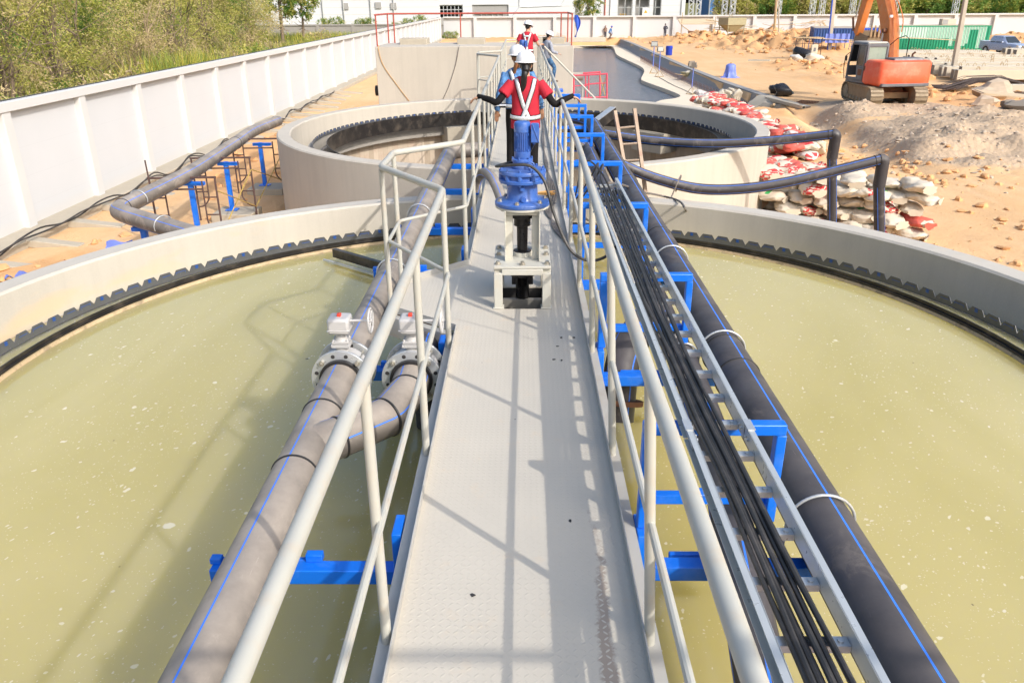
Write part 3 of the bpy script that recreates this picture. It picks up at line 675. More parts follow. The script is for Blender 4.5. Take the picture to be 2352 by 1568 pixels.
# side kerbs (upright angle) with the outer flange folded down
def kerb(pts, out):
    mb = MB()
    for a, b in zip(pts, pts[1:]):
        a, b = V(*a, 0), V(*b, 0); d = (b - a).normalized(); nrm = V(d.y, -d.x, 0) * out
        for (o0, o1, z0, z1) in ((0, .006, -.01, .055), (.006, .075, -.026, -.020), (.068, .076, -.20, -.026)):
            vs = [a + nrm * o0 + V(0, 0, z0), b + nrm * o0 + V(0, 0, z0), b + nrm * o1 + V(0, 0, z0), a + nrm * o1 + V(0, 0, z0), a + nrm * o0 + V(0, 0, z1), b + nrm * o0 + V(0, 0, z1), b + nrm * o1 + V(0, 0, z1), a + nrm * o1 + V(0, 0, z1)]
            mb.add(vs, [(0, 3, 2, 1), (4, 5, 6, 7), (0, 1, 5, 4), (1, 2, 6, 5), (2, 3, 7, 6), (3, 0, 4, 7)])
    return mb
lk = [(XL, Y0)] + bump_poly(CY1) + bump_poly(CY2) + [(XL, Y1)]
kerb(lk, -1).build('kerb', M['toe'], wk, smooth=False); kerb([(XR, Y0), (XR, Y1)], 1).build('kerb', M['toe'], wk, smooth=False)
mb = MB()
for x in (-.44, .42): mb.box((x, (Y0 + Y1) / 2, -.24), (.10, Y1 - Y0, .44))
y = Y0 + .4
while y < Y1: mb.box((-.01, y, -.1), (.76, .06, .16)); y += 1.53
mb.build('girder', M['girder'], wk, smooth=False)
mb = MB(); mb.box((-.86, CY1, -.10), (.58, .08, .12)); mb.box((-.86, CY1 - .35, -.10), (.5, .06, .10)); mb.build('bracket', M['rust'], wk)
# small litter of floor scraps near the machine kept as flakes
# ---- railings
def railing(label, X, posts, tops, mids, r=.028):
    t = thing('railing', label, 'railing', (0, 0, 0), group='railings along the walkway')
    MB().tube(tops, r, 14).build('top_rail', M['rail'], t)
    MB().tube(mids, .0165, 10).build('middle_rail', M['rail'], t)
    for (x, y, h) in posts:
        MB().tube([V(x, y, -.10), V(x, y, h - .02)], .0225, 12).build('post', M['rail'], t)
    return t
PXL, PXR = -.583, .553; HT, HM = 1.235, .60
yl = [2.6 + 1.53 * k for k in range(-2, 18)]
def side_posts(X, lo, hi): return [(X, y, HT) for y in yl if lo < y < hi]
bl = lambda c, z: [V(PXL, c - 1.16, z), V(-1.18, c - .28, z), V(-1.18, c + .40, z), V(PXL, c + .98, z)]
posts = [(PXL, 2.6 + 1.53 * k, HT) for k in range(-2, 2)] + [(p.x, p.y, HT) for p in bl(CY1, 0)] + [(PXL, y, HT) for y in np.arange(CY1 + .98 + 1.53, CY2 - 1.5, 1.53)] + [(p.x, p.y, HT) for p in bl(CY2, 0)] + [(PXL, y, HT) for y in np.arange(CY2 + .98 + 1.4, 30.0, 1.4)] + [(PXL, 30.15, HT)]
pl = lambda z: [V(PXL, -1.2, z)] + bl(CY1, z) + bl(CY2, z) + [V(PXL, 30.2, z), V(.1, 30.25, z), V(PXR, 30.2, z)]
railing('left grey tube railing with its bay round the blue gear motor', PXL, posts, arc_corner(pl(HT), .06, 3), arc_corner([V(p.x + .02, p.y, p.z) for p in pl(HM)], .05, 3))
rx = lambda y: float(np.interp(y, [0, 3, 4.6, 7.5, 12, 30], [.470, .468, .488, .535, .553, .553]))     # the right railing leans in a little at the near end
t = thing('railing', 'right grey tube railing beside the cable tray', 'railing', (0, 0, 0), group='railings along the walkway')
MB().tube([V(rx(y), y, HT) for y in np.arange(-1.2, 29.3, .75)], .028, 14).build('top_rail', M['rail'], t)
MB().tube([V((rx(y) + .548) / 2, y, HM) for y in np.arange(-1.2, 29.3, .75)], .0165, 10).build('middle_rail', M['rail'], t)
for y in [q for q in yl if q < 30.0] + [29.2]: MB().tube([V(.548, y, -.10), V(rx(y), y, HT - .02)], .0225, 12).build('post', M['rail'], t)
t = thing('railing', 'unseen grey rail added behind the camera to cast a shadow on the deck', 'railing', (3.4, -.9, 0))  # out-of-view bar on posts, added to throw a shadow line across the deck
MB().tube([V(-1.6, 0, 3.47), V(1.6, 0, 3.47)], .028, 12).build('top_rail', M['rail'], t)
for x in (-1.6, 1.6): MB().tube([V(x, 0, -2.6), V(x, 0, 3.47)], .024, 10).build('post', M['rail'], t)
# ---- blue pipe brackets on both sides
BY = [1.1, 3.42, 5.74, 8.04, 10.33, 12.72, 14.86, 16.5, 18.4]
names = ['nearest the camera', 'just before the elbow with the rusty flange', 'beside the gear motor stand', 'at the far rim of the green tank', 'before the ladder', 'in the gap between the tanks', 'at the near rim of the empty tank', 'inside the empty tank', 'at the pipe coupling']
for i, y in enumerate(BY):
    t = thing('pipe_bracket', 'bright blue steel goose neck bracket carrying pipes on the right of the walkway', 'bracket', (0, y, 0), group='blue pipe brackets right of the walkway')
    B = M['blue']; bv = .006
    MB().box((.615, .0, -.215), (.05, .20, .40)).build('side_plate', B, t, bevel=bv)
    mb = MB(); mb.box((1.24, 0, -.30), (1.2, .09, .09)); mb.box((1.05, 0.10, -.29), (.5, .03, .04)); mb.build('lower_beam', B, t, bevel=bv)
    if 0 < i < 8 or True:
        mb = MB(); mb.box((.625, 0, .26), (.06, .06, .55)); mb.build('upright', B, t, bevel=bv)
        MB().box((.945, 0, .565), (.70, .062, .06)).build('top_bar', B, t, bevel=bv)
        MB().box((1.275, 0, .28), (.05, .06, .51)).build('drop_leg', B, t, bevel=bv)
        mb = MB(); mb.box((.955, .04, .13), (.60, .05, .055)); mb.box((.90, .04, .163), (.10, .07, .008)); mb.build('middle_bar', B, t, bevel=.004)
LYS = [1.1, 3.42, 5.9, 8.5, 10.33, 12.72, 14.86, 16.5]
for i, y in enumerate(LYS):
    t = thing('pipe_bracket', 'bright blue steel cantilever bracket under the pipe on the left of the walkway', 'bracket', (0, y, 0), group='blue pipe brackets left of the walkway')
    MB().box((-.652, 0, -.215), (.05, .18, .40)).build('side_plate', M['blue'], t, bevel=.006)
    L = 1.0 if y < 12 else .85
    mb = MB(); mb.box((-.68 - L / 2, 0, -.33), (L, .09, .09)); mb.build('lower_beam', M['blue'], t, bevel=.006)
    if y < 12:
        mb = MB(); mb.box((-1.66, .03, -.268), (.06, .05, .034)); mb.box((-1.13, .05, -.262), (.09, .05, .046)); mb.box((-1.4, .06, -.30), (.6, .03, .03)); mb.build('pipe_saddle', M['blue'], t, bevel=.004)

# ---- pipes
ST4 = [PI / 2 - .95 + k * PI / 2 for k in range(4)]
def pipe(name, label, pts, r, mat, n=36, stripes=ST4, group=None, beads=(), sw=.036):
    t = thing(name, label, 'pipe', (0, 0, 0), group=group)
    MB().tube(pts, r, n, stripes=stripes, sw=sw).build('pipe_body', [mat, M['stripe']], t, ang=50)
    return t
def bead(t, p, d, r):
    d = V(d).normalized(); m = d.to_track_quat('Z', 'Y').to_matrix()
    MB().lathe([(r - .004, -.010), (r + .006, -.006), (r + .008, 0), (r + .006, .006), (r - .004, .010)], p, 36, m).build('weld_bead', M['seam'], t)
def clamp(t, p, r, tip=.3, up=.0):
    """galvanised hoop over a pipe running along y"""
    rr = r + .017; p = V(p); pts = [p + V(-rr, 0, -rr - .05)] + [p + V(rr * math.cos(a), 0, rr * math.sin(a) + up) for a in np.linspace(PI, 0, 22)] + [p + V(rr, 0, -rr - .05)]
    MB().tube(pts, .0085, 8).build('hoop_clamp', M['galv'], t)
LX, LZ, PR = -1.375, -.125, .142
VY = 5.5      # valve position along the left pipe
lp = pipe('pipe', 'dusty black plastic pipe with blue stripes along the left of the walkway', [V(LX, -1, LZ), V(LX, VY - .16, LZ)], PR, M['pipe_l'], stripes=[-.14 + PI / 2 * k for k in range(4)])
MB().tube([V(LX, VY + .16, LZ), V(LX, 14.6, LZ)], PR, 36, stripes=[-.02 + PI / 2 * k for k in range(4)], sw=.036).build('pipe_body', [M['pipe_l'], M['stripe']], lp)
for y in (4.05, 4.78): bead(lp, V(LX, y, LZ), (0, 1, 0), PR)
for y in (7.9, 10.33): clamp(lp, (LX, y + .02, LZ), PR)
MB().tube(arc_corner([V(LX, 14.55, LZ), V(LX, 15.3, LZ), V(-.75, 15.5, LZ)], .3, 6), PR - .002, 32).build('end_elbow', M['pipe_l'], lp)
# branch: leaves the main at 45 degrees, bends, runs parallel beside the deck and drops away by the platform
BX = -.84
tb = pipe('branch_pipe', 'mitred black branch pipe joining the left pipe beside the two valves', arc_corner([V(LX, 4.38, LZ), V(LX + .16, 4.50, LZ), V(BX - .10, 4.78, LZ), V(BX, 5.16, LZ), V(BX, VY - .14, LZ)], .02, 1), PR - .004, M['pipe_l'], stripes=[1.2 + PI / 2 * k for k in range(4)])
for p, d in ((V(LX + .17, 4.51, LZ), (.75, .6, 0)), (V(BX - .10, 4.78, LZ), (.55, .8, 0)), (V(BX, 5.16, LZ), (.15, 1, 0))): bead(tb, p, d, PR - .004)
MB().tube(arc_corner([V(BX, VY + .16, LZ), V(BX, 6.05, LZ), V(BX, 6.3, LZ - .25), V(BX, 6.4, -1.3)], .14, 5), PR - .006, 32, stripes=[.5 + PI / 2 * k for k in range(4)]).build('drop_elbow', [M['pipe_r'], M['stripe']], tb)
# flanged gate valves with actuator and hand wheel
def valve(x, label):
    t = thing('flanged_valve', label, 'valve', (x, VY, LZ), group='flanged valves on the left pipes'); my = Matrix.Rotation(-PI / 2, 3, 'X')
    for s in (-1, 1):
        f = MB(); ri, ro, h = PR + .012, .228, .013; K = 12; n = 96
        prof = [(ri, -h), (ro, -h), (ro, h), (ri, h)]
        f.lathe(prof, V(0, s * .105, 0), 64, my, closed=True); fl = f.build('flange', M['galv'], t, bevel=.002)
        hb = MB()
        for k in range(K):
            a = 2 * PI * (k + .5) / K; c = V(.190 * math.cos(a), s * .105, .190 * math.sin(a))
            if k % 3 == 1:
                MB().tube([c + V(0, -s * .1, 0), c + V(0, s * .055, 0)], .010, 8).tube([c + V(0, s * .014, 0), c + V(0, s * .034, 0)], .021, 6).build('flange_bolt', M['bolt'], fl)
            else: hb.tube([c + V(0, -.0148, 0), c + V(0, .0148, 0)], .0155, 12)
        hb.build('bolt_hole', M['dark'], fl)
        MB().lathe([(PR - .002, -.03), (PR + .02, -.028), (PR + .02, .03), (PR - .002, .034)], V(0, s * .125, 0), 40, my).build('stub_collar', M['seam'], t)
    MB().lathe([(PR - .01, -.085), (PR + .055, -.05), (PR + .055, .05), (PR - .01, .085)], V(0, 0, 0), 40, my).build('valve_body', M['valve'], t)
    mb = MB(); mb.tube([V(0, 0, .15), V(0, 0, .235)], [.05, .048], 12); mb.box((0, 0, .24), (.14, .115, .026)); mb.box((0, 0, .268), (.128, .11, .02)); mb.lathe([(.054, .27), (.040, .30), (.038, .325), (.048, .34)], n=20)
    for sx in (-1, 1):
        for sy in (-1, 1): mb.tube([V(sx * .053, sy * .042, .225), V(sx * .053, sy * .042, .29)], .008, 6)
    mb.build('stem_bonnet', M['valve'], t, bevel=.003)
    MB().box((0, 0, .405), (.165, .165, .125)).build('actuator_box', M['valve'], t, bevel=.02)
    MB().box((0, 0, .375), (.170, .170, .010)).build('box_joint', M['valve'], t, bevel=.004)
    MB().box((0, 0, .478), (.030, .036, .024)).build('position_knob', M['red_k'], t, bevel=.005)
    MB().tube([V(.08, 0, .43), V(.225, 0, .43)], .010, 10).build('wheel_shaft', M['valve'], t)
    mx = Matrix.Rotation(PI / 2, 3, 'Y'); hwl = MB(); R = .092; WX = .232
    hwl.tube([V(WX, R * math.cos(a), .43 + R * math.sin(a)) for a in np.linspace(0, 2 * PI, 33)], .009, 8)
    hwl.lathe([(.0, -.018), (.019, -.018), (.019, .018), (.0, .018)], V(WX, 0, .43), 14, mx)
    for k in range(4): a = PI / 4 + k * PI / 2; hwl.tube([V(WX, 0, .43), V(WX, R * math.cos(a), .43 + R * math.sin(a))], .0055, 6)
    hwl.build('hand_wheel', M['valve'], t)
    return t
valve(LX, 'flanged valve with grey actuator and hand wheel on the main left pipe'); valve(BX, 'flanged valve with hand wheel on the branch pipe tucked against the walkway edge')

RX, RZP = 1.60, -.085
rp = pipe('pipe', 'thick black plastic pipe with blue stripes along the outer right of the brackets', arc_corner([V(RX, -1, RZP), V(RX, 18.6, RZP), V(RX - .45, 19.45, RZP), V(.78, 19.5, RZP)], .55, 8), .165, M['pipe_r'], stripes=[.17 + PI / 2 * k for k in range(4)])
for y in (5.3, 5.75, 9.0, 12.0, 15.8): bead(rp, V(RX, y, RZP), (0, 1, 0), .165)
for y in (3.53, 5.80, 8.17): clamp(rp, (RX, y, RZP), .165)
m = Matrix.Rotation(PI / 2, 3, 'Y')
MB().lathe([(.15, -.05), (.22, -.05), (.22, -.02), (.18, -.02), (.18, .02), (.22, .02), (.22, .05), (.15, .05)], V(1.0, 19.5, RZP), 32, m).build('coupling', M['galv'], rp)
MB().lathe([(.14, -.04), (.215, -.04), (.215, .04), (.14, .04)], V(.90, 19.5, RZP), 32, m).build('coupling', M['black'], rp)
IX, IZ = 1.06, -.14
ip = pipe('pipe', 'black plastic pipe lying directly below the cable tray', smooth_path([V(.60, -1, IZ), V(.97, 2.2, IZ), V(1.12, 3.36, IZ), V(1.25, 4.6, IZ), V(1.28, 6.5, IZ), V(1.28, 12, IZ), V(1.28, 16.9, IZ)], 5), .115, M['pipe_r'], n=32, stripes=[.05 + PI / 2 * k for k in range(4)], sw=.045)
for y in (5.8, 9.4): clamp(ip, (1.28, y, IZ), .115)
# elbow with rusty flange dropping towards the green water
ep = thing('pipe_elbow', 'black plastic elbow with a rusty flange hanging over the green water', 'pipe', (0, 0, 0))
pts = arc_corner([V(1.24, 6.75, IZ + .0), V(1.08, 6.45, IZ + .06), V(.84, 6.05, -.22), V(.79, 5.85, -.74)], .2, 6)
MB().tube(pts, .145, 28, stripes=[.6 + PI / 2 * k for k in range(4)]).build('pipe_body', [M['pipe_r'], M['stripe']], ep)
d = (pts[-1] - pts[-2]).normalized(); mq = d.to_track_quat('Z', 'Y').to_matrix()
MB().lathe([(.10, -.02), (.21, -.02), (.21, .02), (.10, .02)], pts[-1] - d * .16, 32, mq).build('flange', M['rust'], ep)
bead(ep, pts[8], pts[9] - pts[7], .145); bead(ep, pts[14], pts[15] - pts[13], .145)
# small pipe elbow crossing the kerb beside the gearbox
sp = thing('pipe_elbow', 'dusty pipe bend with blue stripe curving over the kerb behind the gearbox', 'pipe', (0, 0, 0))
pts = smooth_path([at_y(1090, 440, 10.0), at_y(1099, 408, 10.0), at_y(1114, 397, 9.8), at_y(1131, 410, 9.5), at_y(1146, 440, 9.1), at_y(1158, 474, 8.7)], 6)
MB().tube(pts, .064, 24, stripes=[.9 + PI / 2 * k for k in range(4)], sw=.06).build('pipe_body', [M['pipe_l'], M['stripe']], sp)
# two long sagging pipes crossing to the right and turning down
def cross(pix, Ya, Yb, r, label, yb):
    n = len(pix); P = [at_y(x, y, Ya + (Yb - Ya) * i / (n - 1)) for i, (x, y) in enumerate(pix)]
    t = thing('cross_pipe', label, 'pipe', (0, 0, 0)); e = P[-1]
    path = smooth_path(P, 7); path = path[:-1] + arc_corner([path[-1], e + (path[-1] - path[-2]).normalized() * .16, e + V(.16, 0, -.5)], .14, 6)
    bt = at_y(yb[0], yb[1], Yb + .05); path.append(bt); bt2 = bt.copy(); bt2.z = -2.9; path.append(bt2)
    MB().tube(path, r, 28, stripes=[.55 + PI / 2 * k for k in range(4)], sw=.05).build('pipe_body', [M['pipe_r'], M['stripe']], t)
    k = len(path) - 9; el = [p for p in path[-10:-2]]; MB().tube(el, r + .012, 28).build('elbow_fitting', M['pipe_r'], t)
    MB().tube(path[1:4], r + .014, 28).build('elbow_fitting', M['seam'], t)
    bead(t, path[-11], path[-10] - path[-11], r)
    return t
cross([(1300, 290), (1330, 297), (1450, 317), (1550, 327), (1650, 330), (1750, 325), (1830, 318), (1902, 310)], 18.6, 17.5, .105, 'upper sagging black pipe crossing over the far tank rim and turning down', (1911, 505))
cross([(1322, 330), (1345, 341), (1420, 375), (1500, 408), (1600, 433), (1700, 434), (1800, 420), (1900, 397), (2010, 370)], 15.7, 15.5, .105, 'lower sagging black pipe crossing in front of the far tank', (2020, 530))
# ground pipe along the left wall on blue stands
gp = [(-8.3, 27.5), (-8.15, 24.4), (-7.95, 22.2), (-7.72, 19.5), (-7.6, 17.8), (-7.62, 15.0)]
gz_ = -1.06
path = smooth_path([V(x, y, gz_ - (.12 if i == 0 else 0)) for i, (x, y) in enumerate(gp)], 6); path = path[:-1] + arc_corner([path[-1], V(-7.62, 14.5, gz_), V(-7.2, 14.1, gz_), V(-5.4, 12.7, gz_)], .25, 4)
gpt = pipe('ground_pipe', 'dusty black pipe on blue stands curving along the foot of the white wall', path, .165, M['pipe_l'], stripes=[.75 + PI / 2 * k for k in range(4)])
bead(gpt, path[12], path[13] - path[11], .165); bead(gpt, V(-7.62, 14.75, gz_), (0, 1, 0), .168)
for p, d in ((V(-7.61, 15.4, gz_), 0), (V(-6.25, 13.38, gz_), 1)):
    pts = []
    for a in np.linspace(-.3, PI + .3, 20):
        u = V(1, 0, 0) if not d else V(-.62, -.78, 0); pts.append(p + u * .182 * math.cos(a) + V(0, 0, .182 * math.sin(a)))
    MB().tube(pts, .009, 6).build('hoop_clamp', M['galv'], gpt)
for i, (x, y, lab) in enumerate(((-7.66, 23.3, 'blue steel stand under the ground pipe nearest the far tank'), (-7.62, 20.3, 'blue steel stand under the ground pipe between the scaffold frames'), (-7.6, 17.9, 'blue steel stand in front of the left scaffold frame'), (-6.95, 14.0, 'blue steel stand under the short return of the ground pipe'))):
    t = thing('pipe_stand', lab, 'stand', (x + .02, y, GZ)); h = gz_ - .165 - GZ
    MB().box((0, 0, h / 2 + .08), (.105, .105, h - .16)).build('post', M['blue'], t, bevel=.006); MB().box((.06, 0, h - .05), (.52, .14, .075)).build('top_beam', M['blue'], t, bevel=.006)
    MB().box((0, 0, .24), (.30, .26, .015)).build('base_plate', M['blue'], t); MB().box((.12, -.05, .11), (1.05, .9, .22)).build('concrete_base', M['conc_d'], t, bevel=.02)

# skimmer arm floating in the green tank
sk = thing('skimmer_arm', 'black skimmer beam resting on the green water behind the left pipe', 'skimmer', (0, 0, 0))
a, b = at_z(768, 580, -.95), at_z(960, 636, -.95)
MB().bar(a, b, .07, .13).build('beam', M['baffle'], sk); MB().bar(a + V(-.15, -.08, -.09), b + V(-.02, -.14, -.09), .03, .03).build('edge_strip', M['galv'], sk)
a, b = at_y(1370, 290, 18.8), at_y(1412, 258, 19.6)
t = thing('skimmer_arm', 'grey bolted skimmer channel jutting from the outer pipe in the empty tank', 'skimmer', (0, 0, 0)); MB().bar(a, b, .08, .22).build('beam', M['baffle'], t); MB().bar(a + V(-.05, 0, .12), b + V(-.05, 0, .12), .16, .012).build('top_strip', M['galv'], t)
# ================================================================== GEAR MOTOR DRIVES
def drive(cy, label):
    t = thing('gear_motor', label, 'gear motor', (0, cy, 0), group='gear motor drives on the walkway')
    S = M['stand']; G = M['gear']
    mb = MB()
    for sx in (-1, 1):
        for sy in (-1, 1):
            mb.box((sx * .212, sy * .30 - .02, .165), (.075, .075, .33)); mb.box((sx * .212, sy * .30 - .02, .006), (.10, .10, .012))
        mb.box((sx * .212, -.02, .325), (.075, .60, .075))
    mb.box((0, -.32, .335), (.36, .07, .055)); mb.box((0, .28, .335), (.36, .07, .055)); mb.build('lower_stand', S, t, bevel=.006)
    mb = MB(); mb.box((0, -.02, .376), (.50, .66, .022)); pl = mb.build('base_plate', S, t, bevel=.004)
    for x, y in ((-.215, -.28), (.215, -.28), (0, -.3), (-.215, 0), (.215, 0), (-.215, .2), (.215, .2)):
        MB().tube([V(x, y, .387), V(x, y, .40)], .026, 14).tube([V(x, y, .399), V(x, y, .418)], .019, 6).build('plate_bolt', M['bolt'], pl)
    mb = MB()
    for sx in (-1, 1):
        for sy in (-1, 1):
            x = sx * .15; y = sy * .16; mb.box((x, y, .61), (.012, .075, .45)); mb.box((x - sx * .03 + sx * .0, y - sy * .033, .61), (.07, .012, .45))
        # arched web under the ring
    for sy in (-1, 1): mb.box((0, sy * .16, .815), (.30, .012, .045))
    mb.lathe([(.10, .832), (.238, .832), (.238, .852), (.10, .852)], n=48, closed=True); mb.build('upper_stand', S, t, bevel=.003)
    # black shaft line
    K = M['black']
    mb = MB(); mb.lathe([(.0, .83), (.125, .83), (.13, .79), (.12, .745), (.075, .735), (.075, .665), (.05, .655), (.047, .44), (.08, .435), (.085, .40), (0, .40)], n=32); mb.build('shaft_coupling', K, t)
    MB().lathe([(.088, .388), (.088, .425), (.05, .432), (.0, .432)], n=28).build('bearing_collar', S, t)
    mb = MB(); mb.lathe([(0, .365), (.066, .365), (.066, .27), (.118, .262), (.12, .205), (.085, .195), (.062, .16), (.060, -.9), (0, -.9)], n=32)
    for k in range(6): a = PI / 6 + k * PI / 3; mb.tube([V(.098 * math.cos(a), .098 * math.sin(a), .262), V(.098 * math.cos(a), .098 * math.sin(a), .285)], .014, 6)
    for k in range(6): a = k * PI / 3; mb.box((.075 * math.cos(a), .075 * math.sin(a), .155), (.045, .010, .10), a)
    mb.build('lower_shaft', K, t)
    mb = MB(); z = -.25
    for (x, y, a, b) in ((-.195, -.07, .01, .58), (.195, -.07, .01, .58), (0, -.365, .38, .01), (0, .225, .38, .01)): mb.box((x, y, -.14), (a, b, .26))
    mb.box((0, -.07, -.30), (.40, .60, .02)); mb.build('pit_lining', M['dark'], t, smooth=False)
    # gearbox castings
    mb = MB(); mb.lathe([(.0, .853), (.240, .853), (.243, .858), (.243, .884), (.236, .890), (.150, .905), (.136, .925), (.132, 1.035), (.146, 1.05), (.185, 1.055), (.205, 1.06), (.207, 1.085), (.20, 1.09), (.178, 1.092), (.178, 1.125), (.20, 1.128), (.207, 1.133), (.207, 1.155), (.203, 1.162), (.17, 1.166), (.10, 1.172), (.0, 1.172)], n=56)
    for k in range(10):
        a = 2 * PI * k / 10 + .2; mb.tube([V(.186 * math.cos(a), .186 * math.sin(a), 1.09), V(.186 * math.cos(a), .186 * math.sin(a), 1.13)], .022, 10)
    gb = mb.build('gearbox', G, t, bevel=.002)
    for k in range(10):
        a = 2 * PI * k / 10 + .2; MB().tube([V(.186 * math.cos(a), .186 * math.sin(a), 1.045), V(.186 * math.cos(a), .186 * math.sin(a), 1.182)], .010, 6).build('gearbox_bolt', G, gb)
    for a, z in ((-PI / 2, 1.02), (-PI / 2 + .05, .925)):
        d = V(math.cos(a), math.sin(a), 0); c = d * .130; c.z = z; MB().tube([c, c + d * .026], .026, 12).tube([c + d * .025, c + d * .044], .018, 6).build('drain_plug', G, gb)
    for k in range(6):
        a = 2 * PI * k / 6 + .3; p = V(.205 * math.cos(a), .205 * math.sin(a), .886); MB().tube([p, p + V(0, 0, .012)], .024, 12).tube([p - V(0, 0, .06), p + V(0, 0, .03)], .016, 6).build('flange_bolt', M['bolt'], gb)
    mb = MB(); mb.lathe([(0, 1.172), (.092, 1.172), (.094, 1.178), (.094, 1.195), (.082, 1.2), (.082, 1.228), (.092, 1.232), (.092, 1.25), (.086, 1.255), (.06, 1.258), (0, 1.258)], n=36)
    for k in range(6): a = k * PI / 3 + .2; mb.tube([V(.084 * math.cos(a), .084 * math.sin(a), 1.25), V(.084 * math.cos(a), .084 * math.sin(a), 1.27)], .009, 6)
    mb.build('adapter', G, gb)
    rg = [V(.075 + .026 * math.cos(a), -.12, 1.215 + .026 * math.sin(a)) for a in np.linspace(0, 2 * PI, 17)]
    MB().tube(rg, .008, 8).tube([V(.075, -.12, 1.165), V(.075, -.12, 1.192)], .014, 8).build('lifting_eye', G, gb)
    # motor
    mb = MB(); mb.lathe([(0, 1.258), (.068, 1.258), (.070, 1.262), (.070, 1.315), (.062, 1.32), (.062, 1.475), (.070, 1.478), (.071, 1.482), (.071, 1.545), (.066, 1.56), (.05, 1.566), (0, 1.567)], n=40)
    for k in range(28):
        a = 2 * PI * k / 28; mb.box((.0655 * math.cos(a), .0655 * math.sin(a), 1.397), (.011, .0035, .158), a)
    for k in range(4): a = PI / 4 + k * PI / 2; mb.box((.068 * math.cos(a), .068 * math.sin(a), 1.33), (.016, .012, .022), a); mb.box((.068 * math.cos(a), .068 * math.sin(a), 1.465), (.016, .012, .022), a)
    mo = mb.build('motor', G, t)
    mb = MB(); mb.box((.108, -.015, 1.475), (.062, .10, .145)); mb.box((.108, -.068, 1.475), (.070, .012, .155)); mb.bar(V(.085, -.078, 1.55), V(.14, -.078, 1.405), .006, .008); mb.tube([V(.10, -.02, 1.40), V(.10, -.02, 1.375)], .013, 10)
    mb.build('terminal_box', G, mo, bevel=.006)
    return t
d1 = drive(CY1, 'blue gear motor on its grey stand in the near bay of the walkway')
d2 = copy_tree(d1); d2.location = (0, CY2, 0); d2['label'] = 'second blue gear motor mostly hidden behind the workers'
def cable(label, pts, r, mat='cable', n=8, group=None, sm=8, name='cable'):
    return tag(MB().tube(smooth_path(pts, sm), r, n).build(name, M[mat]), label, 'cable', group)
c = V(0, CY1, 0)
cable('thick black power cable looping off the gear motor to the right railing', [c + V(.10, -.02, 1.385), c + V(.02, .12, 1.24), c + V(-.20, .05, 1.185), c + V(-.205, -.10, 1.205), c + V(-.05, -.20, 1.235), c + V(.08, -.21, 1.22), c + V(.19, -.26, 1.10), c + V(.27, -.36, .85), c + V(.40, -.46, .58), c + V(.55, -.5, .49), c + V(.70, -.52, .53), c + V(.82, -.5, .66)], .0125)

# ================================================================== CABLE TRAY AND CABLES
tr = thing('cable_tray', 'galvanised ladder cable tray running along the outside of the right railing', 'cable tray', (0, 0, 0))
TX0, TX1, TZ = .790, 1.045, .597
def chan(x, out, y0, y1):
    mb = MB(); mb.box((x, (y0 + y1) / 2, TZ + .038), (.004, y1 - y0, .074)); mb.box((x + out * .014, (y0 + y1) / 2, TZ + .073), (.028, y1 - y0, .004)); mb.box((x + out * .014, (y0 + y1) / 2, TZ + .002), (.028, y1 - y0, .004)); mb.box((x + out * .003, (y0 + y1) / 2, TZ + .04), (.008, y1 - y0, .03)); return mb
for y0, y1 in ((-1.0, 3.25), (3.262, 8.9)):
    chan(TX0, -1, y0, y1).build('side_rail', M['tray'], tr, smooth=False); chan(TX1, 1, y0, y1).build('side_rail', M['tray'], tr, smooth=False)
for x, o in ((TX0, -1), (TX1, 1)):
    mb = MB(); mb.box((x + o * .008, 3.255, TZ + .039), (.006, .22, .062)); mb.box((x + o * .016, 3.255, TZ + .0775), (.036, .10, .005))
    for y in (3.18, 3.215, 3.295, 3.33): mb.tube([V(x - .012, y, TZ + .04), V(x + .02, y, TZ + .04)], .008, 6)
    mb.build('splice_plate', M['galv'], tr)
y = -.9
while y < 8.85:
    mb = MB(); mb.box(((TX0 + TX1) / 2, y, TZ + .021), (TX1 - TX0 - .006, .040, .003)); mb.box(((TX0 + TX1) / 2, y - .0205, TZ + .008), (TX1 - TX0 - .006, .003, .028)); mb.box(((TX0 + TX1) / 2, y + .0205, TZ + .008), (TX1 - TX0 - .006, .003, .028))
    mb.tube([V(TX1 - .03, y, TZ + .0225), V(TX1 - .03, y, TZ + .029)], .010, 10); mb.box((TX1 - .075, y, TZ + .0228), (.022, .008, .001))
    mb.build('rung', M['galv'], tr); y += .285
MB().tube([V(.47, 5.15, 1.215), V(.54, 5.13, 1.255), V(TX0 - .02, 5.15, TZ + .12)], .006, 6).build('wire_tie', M['galv'], tr)
for i in range(9):
    rnd = random.Random(20 + i); x0 = .830 + .0162 * i; pts = []; y = -1.0
    while y < 8.7:
        w_ = .016 * math.sin(y * .9 + i * .12) + rnd.uniform(-.006, .006); k = .020 if i < 7 else .05
        lay = .634 + (.014 if i % 3 == 1 else 0)
        pts.append(V(x0 + w_ + (.025 * max(0, 4 - y) / 4 if i > 6 else 0) + .02 * max(0, y - 4) / 4 * (i - 3) * .5, y, lay + rnd.uniform(0, .006))); y += .55
    e = pts[-1]
    if i in (1, 3): pts += [e + V(-.02, .5, .05), e + V(.05, 1.0, .10), e + V(.0, 1.4, -.15), e + V(-.12, 2.0, -.55)]
    elif i == 5: pts += [e + V(-.08, .3, .14), e + V(-.18, .9, .16), e + V(-.22, 1.5, -.1), e + V(-.24, 2.0, -.5)]
    else: pts += [e + V(0, .12, -.03), e + V(-.02, .22, -.18), e + V(-.04, .26, -.5)]
    cable('black cable lying in the galvanised tray, a dusty twin of its neighbours', pts, .0108, group='black cables in the tray')
